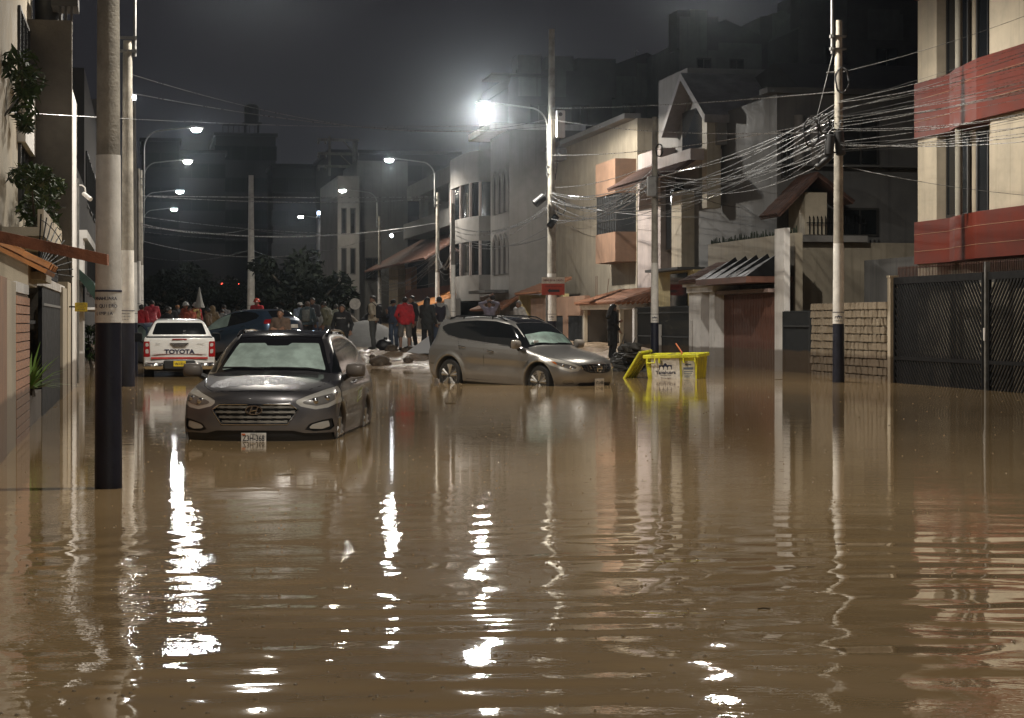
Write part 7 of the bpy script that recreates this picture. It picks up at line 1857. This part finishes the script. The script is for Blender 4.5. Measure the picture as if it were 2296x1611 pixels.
def wires():
    rn = random.Random(21); q = lambda n, z: (PT[n][0], PT[n][1], z)
    jit = lambda p, a: (p[0]+rn.uniform(-a, a), p[1]+rn.uniform(-a, a), p[2])
    g1 = 'loose cables fanning right from the bare concrete pole'; l1 = 'thin pale cable sweeping right from the bare concrete pole'
    for i in range(26):
        z = 5.55+1.15*(i/25)+rn.uniform(-.1, .1); z2 = 4.8+2.2*(i/25)+rn.uniform(-.35, .35)
        wire(jit(q('R1', z if i > 8 else 5.6+rn.uniform(-.25, .2)), .1), jit(q('R0', z2+.35), .35), rn.uniform(.25, .85), rn.uniform(.003, .009), wire_d if i % 5 in (1, 3) else wire_m, l1, g1, 18)
    g2 = 'sagging cables between the bare pole and the pole behind the bin'; l2 = 'sagging cable strung between the bare pole and the pole behind the bin'
    for i in range(12):
        wire(jit(q('R1', rn.uniform(5.3, 6.7)), .1), jit(q('R2', rn.uniform(5.2, 6.4)), .12), rn.uniform(.15, .7), rn.uniform(.007, .013), wire_m if i % 3 else wire_d, l2, g2)
    g3 = 'sagging cables between the bin pole and the lamp pole with the sign'; l3 = 'sagging cable strung between the bin pole and the lamp pole carrying the sign'
    for i in range(13):
        wire(jit(q('R2', rn.uniform(5.0, 6.8)), .12), jit(q('R3', rn.uniform(5.3, 7.0)), .15), rn.uniform(.2, .9), rn.uniform(.010, .018), wire_m if i % 3 else wire_d, l3, g3)
    g4 = 'cables running on along the right hand poles'; l4 = 'thin cable running on from the sign pole to the far right hand poles'
    for a, b, n, zs in (('R3', 'R4', 6, (5.0, 6.6)), ('R4', 'L110', 7, (4.2, 5.6)), ('L110', 'L137', 9, (3.6, 5.6)), ('L137', 'L174', 4, (4.2, 6.0))):
        for i in range(n): wire(jit(q(a, rn.uniform(*zs)), .15), jit(q(b, rn.uniform(*zs)), .15), rn.uniform(.3, 1.3), rn.uniform(.012, .02), wire_m if i % 2 else wire_d, l4, g4)
    for i, (a, za, b, zb, sg) in enumerate((('R3', 10.1, 'R1', 6.95, .1), ('R3', 9.65, 'R1', 6.0, .25), ('R3', 8.2, 'R1', 6.3, .25))):
        wire(q(a, za), q(b, zb), sg, .011, wire_m, ['topmost straight wire from the sign pole to the bare pole', 'second straight wire from the sign pole to the bare pole', 'third lower straight wire from the sign pole to the bare pole'][i], 'straight wires over the houses')
    # across the street
    lx = XY_of(20, 34)
    wire((-2.2, lx[1], Z_of(252, 34)), q('R3', Z_of(272, 79.5)), .25, .005, wire_d, 'long taut wire crossing the whole street from the left house to the sign pole', 'wires across the street', 30)
    wire(q('A2', Z_of(208, 44)), q('R3', Z_of(282, 79.5)), .5, .010, wire_d, 'long dark wire crossing the sky from the second left pole', 'wires across the street', 26)
    wire(q('A2', Z_of(165, 44)), q('R3', Z_of(265, 79.5)), .9, .010, wire_d, 'upper dark wire crossing the sky from the second left pole', 'wires across the street', 26)
    far = [('B90', 440, 'L110', 442, .05), ('B90', 440, 'L110', 446, .25), ('B108', 486, 'L137', 524, .3), ('B108', 505, 'L110', 500, .7), ('B90', 508, 'L137', 516, .5), ('B133', 520, 'C', 538, .1), ('B108', 540, 'L137', 528, 1.2), ('C', 560, 'L174', 560, .8), ('B133', 575, 'C', 560, .5), ('A4', 500, 'C', 512, .4), ('C', 515, 'L137', 516, .4)]
    Yb = {'B90': 90, 'B108': 108, 'B133': 133, 'L110': 110, 'L137': 137, 'L174': 174, 'C': 128, 'A4': 75}
    for i, (a, ya, b, yb, sg) in enumerate(far):
        wire(q(a, Z_of(ya, Yb[a])), q(b, Z_of(yb, Yb[b])), sg, .016 if i != 0 else .02, wire_m, 'thin far wire slung across the street between lamp poles', 'far wires across the street', 20)
    # drops to the houses, and long ones that shade the walls
    g5 = 'service drops from the poles to the houses'; l5 = 'thin service wire dropping from a right hand pole to a house'
    for i in range(20):
        a = ('R1', 'R2', 'R3')[i % 3]; x = rn.choice((1250, 1300, 1350, 1420, 1500, 1600, 1660, 1700)); t = 20.0 if x < 1430 else (19.5 if x < 1590 else 20.95)
        s = S_of(x, t)[0]; wire(jit(q(a, rn.uniform(5.0, 6.4)), .1), (t, s, rn.uniform(5.2, 7.6)), rn.uniform(.1, .5), rn.uniform(.006, .011), wire_d if i % 2 else wire_m, l5, g5, 10)
    s = S_of(2062, 20)[0]
    for i, (z, zz) in enumerate(((7.4, 8.4), (5.2, 4.2))): wire(q('R1', z), (19.7, s-8, zz), .1, .006, wire_m, 'single thin wire rising from the bare pole to the banded building' if i == 0 else 'single thin wire dropping from the bare pole to the banded building', g5, 12)
    # closures and coils hung at the bare pole and the sign pole
    def coil(n, dx, dz, r, lab, Y=0):
        t, s = PT[n]; k = MB(); k.tube([(t+dx+r*.55*math.cos(a), s-.2+.03*math.sin(5*a), dz+r*math.sin(a)) for a in np.linspace(0, 6*PI, 60)], .022, 5); k.solo('cable_coil', wire_d, lab, 'cable coil', 'coils and closures hung on the poles')
    def closure(n, dx, dz, ang, lab, r=.10, L_=.5):
        t, s = PT[n]; k = MB(); d = Vector((math.sin(ang), 0, math.cos(ang))); c = Vector((t+dx, s-.22, dz)); k.tube([c-d*L_/2, c-d*L_*.45, c+d*L_*.45, c+d*L_/2], [r*.6, r, r, r*.6], 12); k.tube([c+d*L_/2, c+d*L_*.5+Vector((.1, .1, .25))], .015, 5)
        k.solo('splice_closure', black_plastic, lab, 'splice box', 'coils and closures hung on the poles', smooth=45)
    coil('R1', -.75, 5.95, .34, 'dark coil of cable hanging leftmost beside the bare pole'); coil('R1', -.42, 6.15, .24, 'smaller dark cable coil between the hanging boxes and the bare pole'); coil('R1', -.18, 5.75, .28, 'dark cable coil hung right against the bare pole')
    closure('R1', -.30, 5.65, .1, 'upright black splice box on the bare pole', .11); closure('R1', -.05, 5.7, -.1, 'black splice box with a bluish sheen on the front of the bare pole', .12, .6); closure('R1', -.45, 5.25, .9, 'slanting black splice box hanging below the coils of the bare pole', .08, .5)
    coil('R1', .02, 7.2, .3, 'loop of slack cable near the top of the bare pole')
    coil('R3', .35, 6.1, .32, 'dark cable coil hung on the sign pole'); closure('R3', -.55, 6.35, .9, 'black splice box left of the sign pole', .17, .55); closure('R3', .0, 5.5, .6, 'black splice box low on the sign pole', .14, .6)
    coil('R2', .1, 7.0, .2, 'cable loop near the top of the bin pole'); coil('L137', .2, 5.0, .4, 'pale tangle of slack cable on the far lamp pole')
    t, s = PT['R1']; k = MB(); k.tube([(t, s, 8.4), (t-.55, s, 6.3)], .008, 4); k.tube([(t-.3, s, 7.4), (t, s, 7.42)], .02, 5); k.solo('guy_wire', wire_m, 'thin slanting stay wire with a short strut at the bare pole top', 'wire')
# ------------------------------------------------------------------ bin, mud, litter
def build_bin():
    X, Y = 4.28, 50.6; t, s = XY_of(1148+X/Y*F, Y)
    P = bpy.data.objects.new('waste_container', None); COL.objects.link(P); P.location = (X, Y, -.62); P.rotation_euler = (math.radians(2), math.radians(-1.5), math.radians(-20)); ORG[P.name] = (0, 0, 0)
    tag(P, 'large yellow green wheeled waste container half sunk with its lid hanging open', 'bin')
    lime = pm('lime yellow plastic', (.62, .60, .03), .5, .3, 3, .15, 25, streak=.7, grime=(.20, .17, .05), flood=False)
    k = MB(); a, b = .60, .44; c, d = .69, .53; z0, z1 = .15, 1.22
    vs = []
    for (x, y, z) in ((a, b, z0), (c, d, z1), (c-.05, d-.05, z1), (a-.05, b-.05, z0+.05)): vs += [(-x, -y, z), (x, -y, z), (x, y, z), (-x, y, z)]
    f = []
    for r in range(3):
        for i in range(4): f.append((r*4+i, r*4+(i+1) % 4, r*4+4+(i+1) % 4, r*4+4+i))
    f += [(3, 2, 1, 0), (12, 13, 14, 15)]
    k.add(vs, f); k.part('body', lime, P)
    k = MB(); k.bbox(-.735, .735, -.58, -.525, 1.16, 1.25, .012); k.bbox(-.735, .735, .525, .58, 1.16, 1.25, .012); k.bbox(-.735, -.68, -.525, .525, 1.161, 1.249, .012); k.bbox(.68, .735, -.525, .525, 1.161, 1.249, .012); rim = k.part('rim', lime, P)
    for x in (-.62, -.30, .34, .64):
        k = MB(); k.box(x-.018, x+.018, -.60, -.53, 1.04, 1.16); k.part('rib', lime, rim)
    k = MB(); k.tube([(-.62, -.60, 1.05), (-.42, -.60, 1.05)], .018, 6); k.tube([(-.42, -.60, 1.05), (-.42, -.56, 1.18)], .018, 6); k.part('handle', lime, rim)
    k = MB()
    for i in range(12): x = .04+i*.055; k.box(x-.008, x+.008, -.598, -.585, 1.17, 1.24)
    k.part('rim_ribs', lime, rim, kind='stuff')
    # lid swung down over the left end
    k = MB(); k.bbox(-.56, .56, -.04, .03, 0, 1.12, .025)
    for i in range(3): k.box(-.40+.34*i, -.30+.34*i, -.055, -.0405, .1, 1.0)
    lid = k.raw('lid', lime, P); lid.matrix_local = Matrix.Translation((-1.42, -.05, .42)) @ Matrix.Rotation(math.radians(90), 4, 'Z') @ Matrix.Rotation(math.radians(34), 4, 'X')
    # decals
    sl = math.atan2(d-b, z1-z0); yf = lambda z: -(b+(d-b)*(z-z0)/(z1-z0))-.004
    def FM(x, z, o=0): return Matrix.Translation((x, yf(z)-o, z)) @ Matrix.Rotation(PI/2+sl, 4, 'X')
    k = MB(); k.box(-.37, .37, -.30, .30, -.002, .002); dec = k.raw('sticker', plate_white, P); dec.matrix_local = FM(-.16, .85)
    arches(dec, ink_blue, Matrix.Translation((0, .02, .004)), .34)
    k = MB(); k.tube([(-.09, .15, .005), (-.09, .24, .005)], .008, 4); k.raw('emblem_mast', ink_blue, dec)
    text('sticker_lettering', 'Yanahuara', .125, ink_blue, dec, Matrix.Translation((0, -.055, .004)), .001, sx=1.0, bold=.003)
    text('sticker_lettering', 'Municipalidad Distrital', .032, ink_blue, dec, Matrix.Translation((0, -.125, .004)), .001)
    text('sticker_lettering', 'Te quiero', .07, simple('sticker maroon', (.12, .05, .03), .6), dec, Matrix.Translation((0, -.205, .004)), .001)
    k = MB(); k.box(-.17, .17, -.26, .24, -.002, .002); d2 = k.raw('sticker', pm('worn sticker', (.50, .49, .40), .6, .4, 6, .1, 30), P); d2.matrix_local = FM(.44, .84)
    k = MB(); k.box(-.13, .13, .02, .08, .0025, .004); k.box(-.08, .08, .13, .17, .0025, .004)
    for i in range(4): k.box(-.12, .12-.03*i, -.04-.045*i, -.02-.045*i, .0025, .004)
    k.raw('sticker_print', simple('print grey blue', (.10, .12, .16), .6), d2)
    k = MB()
    for sx in (1, -1):
        for sy in (1, -1): k.lathe([(.1, -.03), (.1, .03)], (sx*.5, sy*.34, .08), 14, axis='x')
    k.part('castors', rubber, P, kind='stuff')
    k = MB(); k.add([(p[0], p[1], p[2]) for p in [(-.5, -.3, 1.0), (.5, -.3, 1.02), (.5, .3, 1.05), (-.5, .3, 1.0)]], [(0, 1, 2, 3)]); 
    S = MB(); S.tube([(.10, -.3, 1.0), (.22, -.25, 1.28), (.05, -.2, 1.52)], .022, 6)
    S.v = [tuple(P.matrix_basis @ Vector(p)) for p in S.v]
    w2s = lambda p: (p[0]*CA+p[1]*SA, -p[0]*SA+p[1]*CA, p[2])
    S.v = [w2s(p) for p in S.v]; S.solo('orange_rod', pm('orange plastic', (.60, .16, .05), .5, .2), 'short orange rod poking out of the yellow waste container', 'rod')
    rn = random.Random(4); L_ = MB()
    for i in range(70):
        p = Vector((rn.uniform(-.6, .6), rn.uniform(-.45, .45), 1.06+rn.uniform(-.05, .14)))
        L_.ball(p, (rn.uniform(.04, .1), rn.uniform(.04, .1), rn.uniform(.02, .05)), 6, 4, .3, rn)
    L_.v = [w2s(P.matrix_basis @ Vector(p)) for p in L_.v]; L_.solo('litter', pm('dark litter', (.05, .045, .035), .8, .6, 7, .3, 20), kind='stuff')
    return P
def clumps():
    rn = random.Random(13)
    mudm = pm('clod mud', (.085, .060, .038), .75, .4, 4, .6, 14)
    def clod(x, Y, r, lab, grp='clods of mud left on the street', dz=0):
        t, s = XY_of(x, Y); z = ground_z(t, s); k = MB(); k.ball((t, s, z+r*.3), (r, r*.9, r*.75), 11, 8, .22, rn)
        for i in range(5): a = rn.uniform(0, 2*PI); k.ball((t+r*.9*math.cos(a), s+r*.8*math.sin(a), z+r*.1), r*rn.uniform(.2, .45), 7, 5, .2, rn)
        k.solo('mud_clod', mudm, lab, 'mud clod', grp, smooth=80)
    clod(852, 62.5, .30, 'big dark mud clod beside the water just right of the grey family SUV')
    clod(915, 63.2, .16, 'small flat clod at the waterline left of the silver crossover')
    clod(878, 66.2, .20, 'ragged clod left of the legs of the man in red'); clod(908, 66.0, .14, 'small clod between the feet of the man in red'); clod(925, 66.2, .22, 'ragged clod right of the feet of the man in red')
    clod(835, 64.5, .10, 'little clod at the feet of the man in the cream sweater'); clod(948, 66.5, .12, 'little clod beside the white shoe')
    t, s = XY_of(828, 70.0); z = ground_z(t, s); k = MB(); k.lathe([(2.3, 0), (1.9, .30), (1.3, .66), (.8, .9), (.3, 1.0), (.02, 1.02)], (t, s+2.2, z-.1), 24)
    k.v = [(p[0]+.10*noise.noise(Vector(p)*1.1), p[1], p[2]+.14*noise.noise(Vector(p)*.9)) for p in k.v]; k.solo('sand_heap', pm('grey sand', (.15, .147, .14), .9, .25, 3, .4, 25), 'smooth grey sand heap behind the man in the cream sweater', 'heap', smooth=70)
    # black heap of wreckage by the bin and the fence
    mass = MB(); hm = pm('dark wreckage', (.035, .032, .028), .7, .6, 5, .5, 12)
    for i in range(240):
        x = rn.gauss(1412, 26); Y = rn.uniform(57, 64); t, s = XY_of(x, Y); h = .75*math.exp(-((x-1412)/32)**2)
        mass.ball((t, s, rn.uniform(-.15, max(.02, h))), (rn.uniform(.08, .28), rn.uniform(.08, .25), rn.uniform(.05, .16)), 7, 5, .35, rn)
    mass.solo('debris', hm, kind='stuff')
    for i, (x0, Y0, x1, Y1, z0, z1) in enumerate(((1370, 59, 1440, 60, .2, .75), (1400, 58, 1425, 60, .1, .95), (1425, 60, 1470, 62, .3, .55), (1385, 60, 1400, 61, .3, 1.05))):
        a = XY_of(x0, Y0); b = XY_of(x1, Y1); k = MB(); k.tube([(*a, z0), (*b, z1)], [.03, .02], 5); k.solo('branch', bark, ['thin branch lying low across the dark debris heap', 'thin branch sticking up in the debris heap', 'thin branch leaning right off the debris heap', 'thin upright branch left in the debris heap'][i], 'branch', 'branches in the debris heap')
    t, s = XY_of(942, 65.8); z = ground_z(t, s); k = MB(); k.add([(t-.55, s, z+.02), (t+.35, s-.2, z+.05), (t+.30, s+.1, z+.62), (t+.05, s+.25, z+.35), (t-.3, s+.2, z+.12), (t-.5, s+.1, z-.02), (t+.38, s+.1, z+.02)], [(0, 1, 2), (0, 2, 3), (0, 3, 4), (0, 4, 5), (1, 6, 2), (2, 6, 3), (5, 4, 3, 6)]); k.solo('plastic_sheet', simple('shiny foil', (.55, .56, .58), .3, .4), 'crumpled shiny plastic sheet at the feet of the long haired woman', 'sheet')
    t, s = XY_of(862, 67); z = ground_z(t, s); k = MB(); k.ball((t, s, z+.17), (.27, .22, .21), 12, 8, .14, rn); k.ball((t+.03, s, z+.39), (.06, .05, .08), 8, 5, .2, rn); k.solo('rubbish_bag', simple('black bag plastic', (.012, .012, .013), .5), 'black rubbish bag on the mud between the two men', 'bag', smooth=70)
    # round white sign and helmeted gear behind the crowd
    t, s = XY_of(796, 73.5); z = ground_z(t, s); P = thing('round_sign', 'round white sign disc on a thin post behind the crowd', 'sign', t, s, z); zc = Z_of(682, 73.5)
    k = MB(); k.lathe([(.21, -.01), (.21, .01)], (t, s, zc), 24, axis='y'); k.part('disc', plate_white, P); k = MB(); k.tube([(t, s+.03, z), (t, s+.03, zc+.1)], .025, 6); k.part('post', galv, P)
    t, s = XY_of(447, 72); z = Z_of(690, 72); P = thing('folded_umbrella', 'pale furled umbrella raised above the crowd behind the pickup', 'umbrella', t, s, z)
    k = MB(); k.lathe([(.015, z+.75), (.05, z+.55), (.13, z+.2), (.20, z), (.02, z-.05)], (t, s, 0), 10); k.part('canopy', pm('pale canvas', (.35, .35, .33), .8, .2, 4, .1, 30), P, smooth=30); k = MB(); k.tube([(t, s, z-.9), (t, s, z+.9)], .012, 5); k.part('shaft', iron, P)
    # bits afloat
    fl = pm('wet straw', (.10, .075, .04), .5, .5, 8, .2, 30)
    for i, (x, y, L_) in enumerate(((1712, 1366, .06), (1748, 852, .25), (1010, 905, .2), (640, 1066, .15), (300, 1248, .08))):
        Y = F*CH/(y-HY); t, s = XY_of(x, Y); a = rn.uniform(-.4, .4); k = MB(); k.tube([(t-L_/2, s, .002), (t, s+a*L_*.3, .006), (t+L_/2, s+a*L_, .002)], .02*L_+.002, 5)
        k.solo('floating_twig', fl, ['short twig afloat on the open brown water in the lower right', 'twig afloat at the foot of the white garage post', 'twig afloat below the silver crossover', 'twig afloat in front of the grey family SUV', 'twig afloat below the nearest pole'][i], 'twig', 'twigs afloat on the flood')
    # bubbles and scum blown over the flood
    bb = MB(); bl = random.Random(77)
    for i in range(1500):
        y = HY+math.exp(bl.uniform(math.log(128), math.log(900))); Y = F*CH/(y-HY); x = bl.uniform(-20, 2310) if i % 3 else bl.gauss(bl.choice((1080, 640, 1500, 420)), 110); t, s = XY_of(x, Y)
        if ground_z(t, s) > -.03 or (i % 3 and noise.noise(Vector((t*.5, s*.5, 0))) < -.05): continue
        r = bl.uniform(.004, .010)*(1 if Y < 25 else 1.6); bb.lathe([(r, 0), (r*.86, r*.42), (r*.45, r*.74), (r*.04, r*.85)], (t, s, .0005), 7)
    bb.solo('bubbles', simple('bubble film', (.30, .23, .15), .06, 0, .8, 1, .02), kind='stuff', smooth=80)
    # orange reflector near the stone wall
    Y = 53; t, s = XY_of(1846, Y); k = MB(); k.ball((t, s, .02), (.05, .05, .03), 8, 5); k.solo('floating_ball', simple('orange float', (.6, .28, .04), .5), 'small orange ball afloat in front of the stone wall', 'ball')
# ------------------------------------------------------------------ the crowd
def crowd():
    C = cloth
    dark = C('black cloth', (.014, .014, .016)); navy = C('navy cloth', (.022, .030, .055)); jean = C('blue jeans', (.07, .10, .16)); greyj = C('grey trousers', (.07, .075, .075)); brown = C('brown cloth', (.10, .065, .045)); olive = C('olive cloth', (.12, .115, .075))
    red = C('red cloth', (.42, .022, .03)); pinkr = C('wet red plastic', (.48, .05, .07), .35); orange = C('orange red cloth', (.42, .09, .045)); cream_ = C('cream knit', (.42, .37, .29)); white = C('white cloth', (.62, .61, .59)); lblue = C('light blue cloth', (.26, .33, .43)); lgrey = C('light grey cloth', (.34, .35, .35)); pale = C('pale pink cloth', (.46, .42, .44)); purple = C('grey purple cloth', (.24, .22, .29)); yellow = C('yellow vest', (.42, .30, .10)); hgrey = C('grey hair', (.26, .25, .24), .6)
    helm_r = simple('red helmet', (.50, .05, .02), .25, 0, .5, .5); helm_w = simple('pale helmet', (.45, .45, .44), .3, 0, .5, .5); wshoe = C('white shoes', (.6, .6, .58), .6)
    p_back = dict(id='back', arms=('loose', 'down'), stride=.05); p_hip = dict(id='hip', arms=('pocket', 'hip'), yaw=.9, stride=.07, hem=.93); p_cross = dict(id='cross', arms=('cross', 'cross'), nod=.1); p_bend = dict(id='bend', arms=('reach', 'reach'), lean=.75, nod=-.2, stride=.1)
    p_head = dict(id='head', arms=('head', 'head'), hair='bun', nod=.1); p_long = dict(id='long', arms=('loose', 'cross'), hair='long', hem=.72, stride=.04); p_hood = dict(id='hood', arms=('loose', 'pocket'), hood=1, stride=.06); p_shorts = dict(id='shorts', arms=('down', 'pocket'), shorts=1, stride=.06, spread=.13, hem=.84)
    p_phone = dict(id='phone', arms=('phone', 'loose'), nod=.35); p_lean = dict(id='lean', arms=('reach', 'loose'), lean=.35, nod=.1, stride=.09); p_coat = dict(id='coat', arms=('loose', 'cross'), hair='long', hem=.42, nod=.3)
    def pp(label, x, ytop, Y, head, pose, top, legs, **kw):
        """stand a person so that the top of the head is at the photo row, feet on the ground"""
        z = gz(x, Y); want = Z_of(ytop, Y)-z; base = 1.72*(.90 if pose.get('lean', 0) > .5 else (.97 if pose.get('lean', 0) > .2 else 1))
        h = max(.80, min(1.14, want/base)) if not kw.pop('free', 0) else 1
        return person(label, x, Y, z, head, pose, top, legs, h=h, group='people standing on the mud beyond the flood', **kw)
    R0 = -.18
    # right of the grey suv
    pp('person in a cream sweater and grey trousers standing with a strap bag, looking left', 837, 665, 67.2, 1.25, p_hip, cream_, greyj, pack=dark)
    pp('person in dark blue with a black cap beside the man in the cream sweater', 883, 674, 69.5, 2.6, p_phone, C('dusk blue cloth', (.045, .06, .10)), jean, hat=('cap', dark))
    pp('person seen from behind in a red jacket and shorts with bare legs', 908, 668, 66.8, .12, p_shorts, red, C('grey shorts', (.12, .11, .10)))
    pp('person in black just behind the right shoulder of the red jacket', 924, 665, 69.0, 2.2, p_back, dark, dark)
    pp('person with long black hair in dark clothes and white shoes', 958, 668, 66.6, -.5, p_long, C('charcoal cloth', (.028, .03, .03)), dark, shoes=wshoe)
    pp('person with a pale grey hood and a dark vest over pale sleeves', 985, 666, 67.5, .35, p_hood, lgrey, jean, vest=C('dark vest', (.025, .022, .035)))
    pp('person in a grey purple shirt with both hands on the head behind the silver crossover', 1098, 676, 71, 2.9, p_head, purple, jean)
    pp('person glimpsed just behind the one with hands on the head', 1104, 663, 72.5, .4, dict(id='head2', arms=('face', 'head'), yaw=.3), brown, dark)
    pp('person with grey hair in a white hooded top behind the silver crossover', 1164, 676, 70.5, 2.3, p_hood, white, greyj, hair=hgrey)
    pp('person in a long black coat leaning at the entrance porch like a silhouette', 1374, 682, 70.0, -1.2, p_coat, C('black coat', (.010, .010, .011)), dark)
    # centre group
    pp('person in a red shirt and red firefighter helmet behind the blue hatchback', 576, 672, 74, 2.9, p_cross, red, navy, hat=('helmet', helm_r))
    pp('person in a light blue shirt bending forward beside the red helmet', 606, 690, 72, -1.2, p_lean, lblue, navy)
    pp('person in dark brown standing close in front of the blue hatchback', 629, 690, 58.5, 3.0, p_cross, brown, dark)
    pp('small person in pale pink with a red bag right of the one in dark brown', 652, 707, 63, -1.0, p_phone, pale, greyj)
    pp('person in light blue with a white cap left of the backpack', 672, 680, 69, -.5, p_back, lblue, jean, hat=('cap', white))
    pp('person with brownish hair wearing a grey backpack', 689, 677, 67.5, -.15, p_back, C('teal grey cloth', (.07, .10, .115)), dark, hair=C('brown hair', (.10, .06, .04), .6), pack=C('grey backpack', (.17, .18, .17)))
    pp('tall person in a dark jacket facing us among the centre group', 701, 669, 69.5, 2.9, p_cross, C('dark grey jacket', (.045, .045, .05)), jean)
    pp('person in light grey half hidden right of the tall one in a dark jacket', 722, 690, 70.5, .8, p_phone, lgrey, jean)
    pp('person in an olive jacket leaning to the left with an arm out', 740, 678, 66.5, 1.1, p_lean, olive, greyj)
    pp('person in a pale top seen between the olive jacket and the black sweatshirt', 753, 684, 70, -.4, p_back, C('pale green cloth', (.33, .35, .28)), dark)
    b = pp('person in a black sweatshirt with a white printed line facing us', 767, 684, 64.0, 3.05, dict(id='loosew', arms=('loose', 'loose'), hair='long', nod=.05), dark, dark)
    text('shirt_print', 'CREATIVE', .06, white, b, Matrix.Translation((0, .172, 1.32)) @ Matrix.Rotation(PI, 4, 'Z') @ Matrix.Rotation(PI/2, 4, 'X'), .001)
    pp('person crouching low beside the sand heap on its left', 798, 697, 72.5, 1.6, p_bend, C('dun cloth', (.15, .12, .09)), dark)
    pp('person in dark clothes bending behind the sand heap', 816, 690, 75, -1.3, p_bend, dark, dark)
    # left group behind the pickup
    pp('person in red at the far left half hidden by the left hand poles', 317, 684, 66, -.3, p_back, red, dark)
    pp('dim person in brown between the left poles and the red plastic coat', 326, 682, 74, .2, p_back, brown, dark)
    pp('person in a shiny pinkish red raincoat behind the pale blue car', 341, 675, 71, .2, p_lean, pinkr, dark)
    pp('person in a bulky black jacket just above the pickup roof', 370, 678, 63, -.9, dict(id='bulky', arms=('cross', 'loose'), hem=.8, lean=.12), dark, dark)
    pp('dim grey person wearing an orange headband above the pickup', 398, 684, 75, .4, p_back, C('slate cloth', (.06, .065, .075)), dark, hat=('headband', simple('orange band', (.6, .25, .04), .5)))
    pp('person in an orange red jacket and pale helmet, arms crossed', 417, 680, 73, 2.5, p_cross, orange, navy, hat=('helmet', helm_w))
    pp('person in red with a yellow vest and helmet right of the other helmet', 438, 681, 73.5, -2.6, p_phone, red, navy, hat=('helmet', helm_w), vest=yellow)
    pp('person in an orange red jacket half hidden between the two helmets', 427, 690, 71.5, .3, p_lean, orange, navy, hat=('beanie', dark))
    pp('person in a brown hooded coat looking left behind the pickup', 466, 692, 66.5, 1.4, dict(id='hooded', arms=('phone', 'pocket'), hood=1, hem=.62), C('brown coat', (.13, .085, .05)), dark)
    pp('person in tan right behind the brown hooded coat', 476, 688, 69, .5, p_back, C('tan cloth', (.20, .14, .075)), dark, hat=('hoodup', C('tan hood', (.20, .14, .075))))
    pp('dark person standing behind the roof of the blue hatchback', 510, 685, 74, .8, p_lean, C('dim cloth', (.045, .04, .042)), dark)
    pp('small dim person in grey just left of the dark one behind the hatchback', 498, 694, 73, -.3, p_phone, lgrey, dark)
# ------------------------------------------------------------------ put it all together
build_ground(); build_water()
right_side(); left_side(); far_end()
street_poles(); wires()
build_grey_suv(); build_silver_suv(); build_pickup()
build_hatch('blue_hatchback', 'dark blue hatchback tipped up on the mud with its tail raised behind the pickup', -8.45, 61.2, .30, math.radians(148), math.radians(8), 0, paint('blue metallic', (.05, .085, .14), .7, .35, .6, .5, .2))
build_hatch('pale_blue_car', 'pale blue car half hidden between the left poles and the pickup', -11.6, 64.5, -.05, math.radians(-60), math.radians(3), 0, paint('pale blue metallic', (.16, .23, .34), .7, .3, .4, .45, .2))
far_z = Z_of(637, 180)
k = MB(); t, s = XY_of(515, 180); k.box(t-2.2, t+2.2, s-3, s+5, ground_z(t, s), far_z-.78); k.solo('ramp', pm('dark ramp', (.05, .048, .045), .9, .3), 'dark raised road end under the far car with lit tail lights', 'ramp')
build_hatch('far_car', 'distant dark car with its two red tail lights lit', (515-CX)/F*180, 180+2.2, far_z-.90, PI/2, 0, 0, paint('night car paint', (.03, .03, .035), .5, .4, .2, .4, .1), lit=True)
build_bin(); clumps(); crowd()
build_haze()
# lettering becomes ordinary mesh
bpy.context.view_layer.update()
dg = bpy.context.evaluated_depsgraph_get()
tx = [o for o in sc.objects if o.type == 'FONT']
mm = {}
new = []
for o in tx:
    me = bpy.data.meshes.new_from_object(o.evaluated_get(dg)); new.append((o, me))
for o, me in new:
    n = o.name; c = bpy.data.objects.new(n+'_mesh', me); COL.objects.link(c); c.parent = o.parent; c.matrix_local = o.matrix_local.copy(); c['kind'] = 'stuff'
    bpy.data.objects.remove(o); c.name = n
for o in sc.objects:
    if o.name.split('.')[0] in ('door_seam', 'bonnet_seam', 'wiper'): o['kind'] = 'stuff'
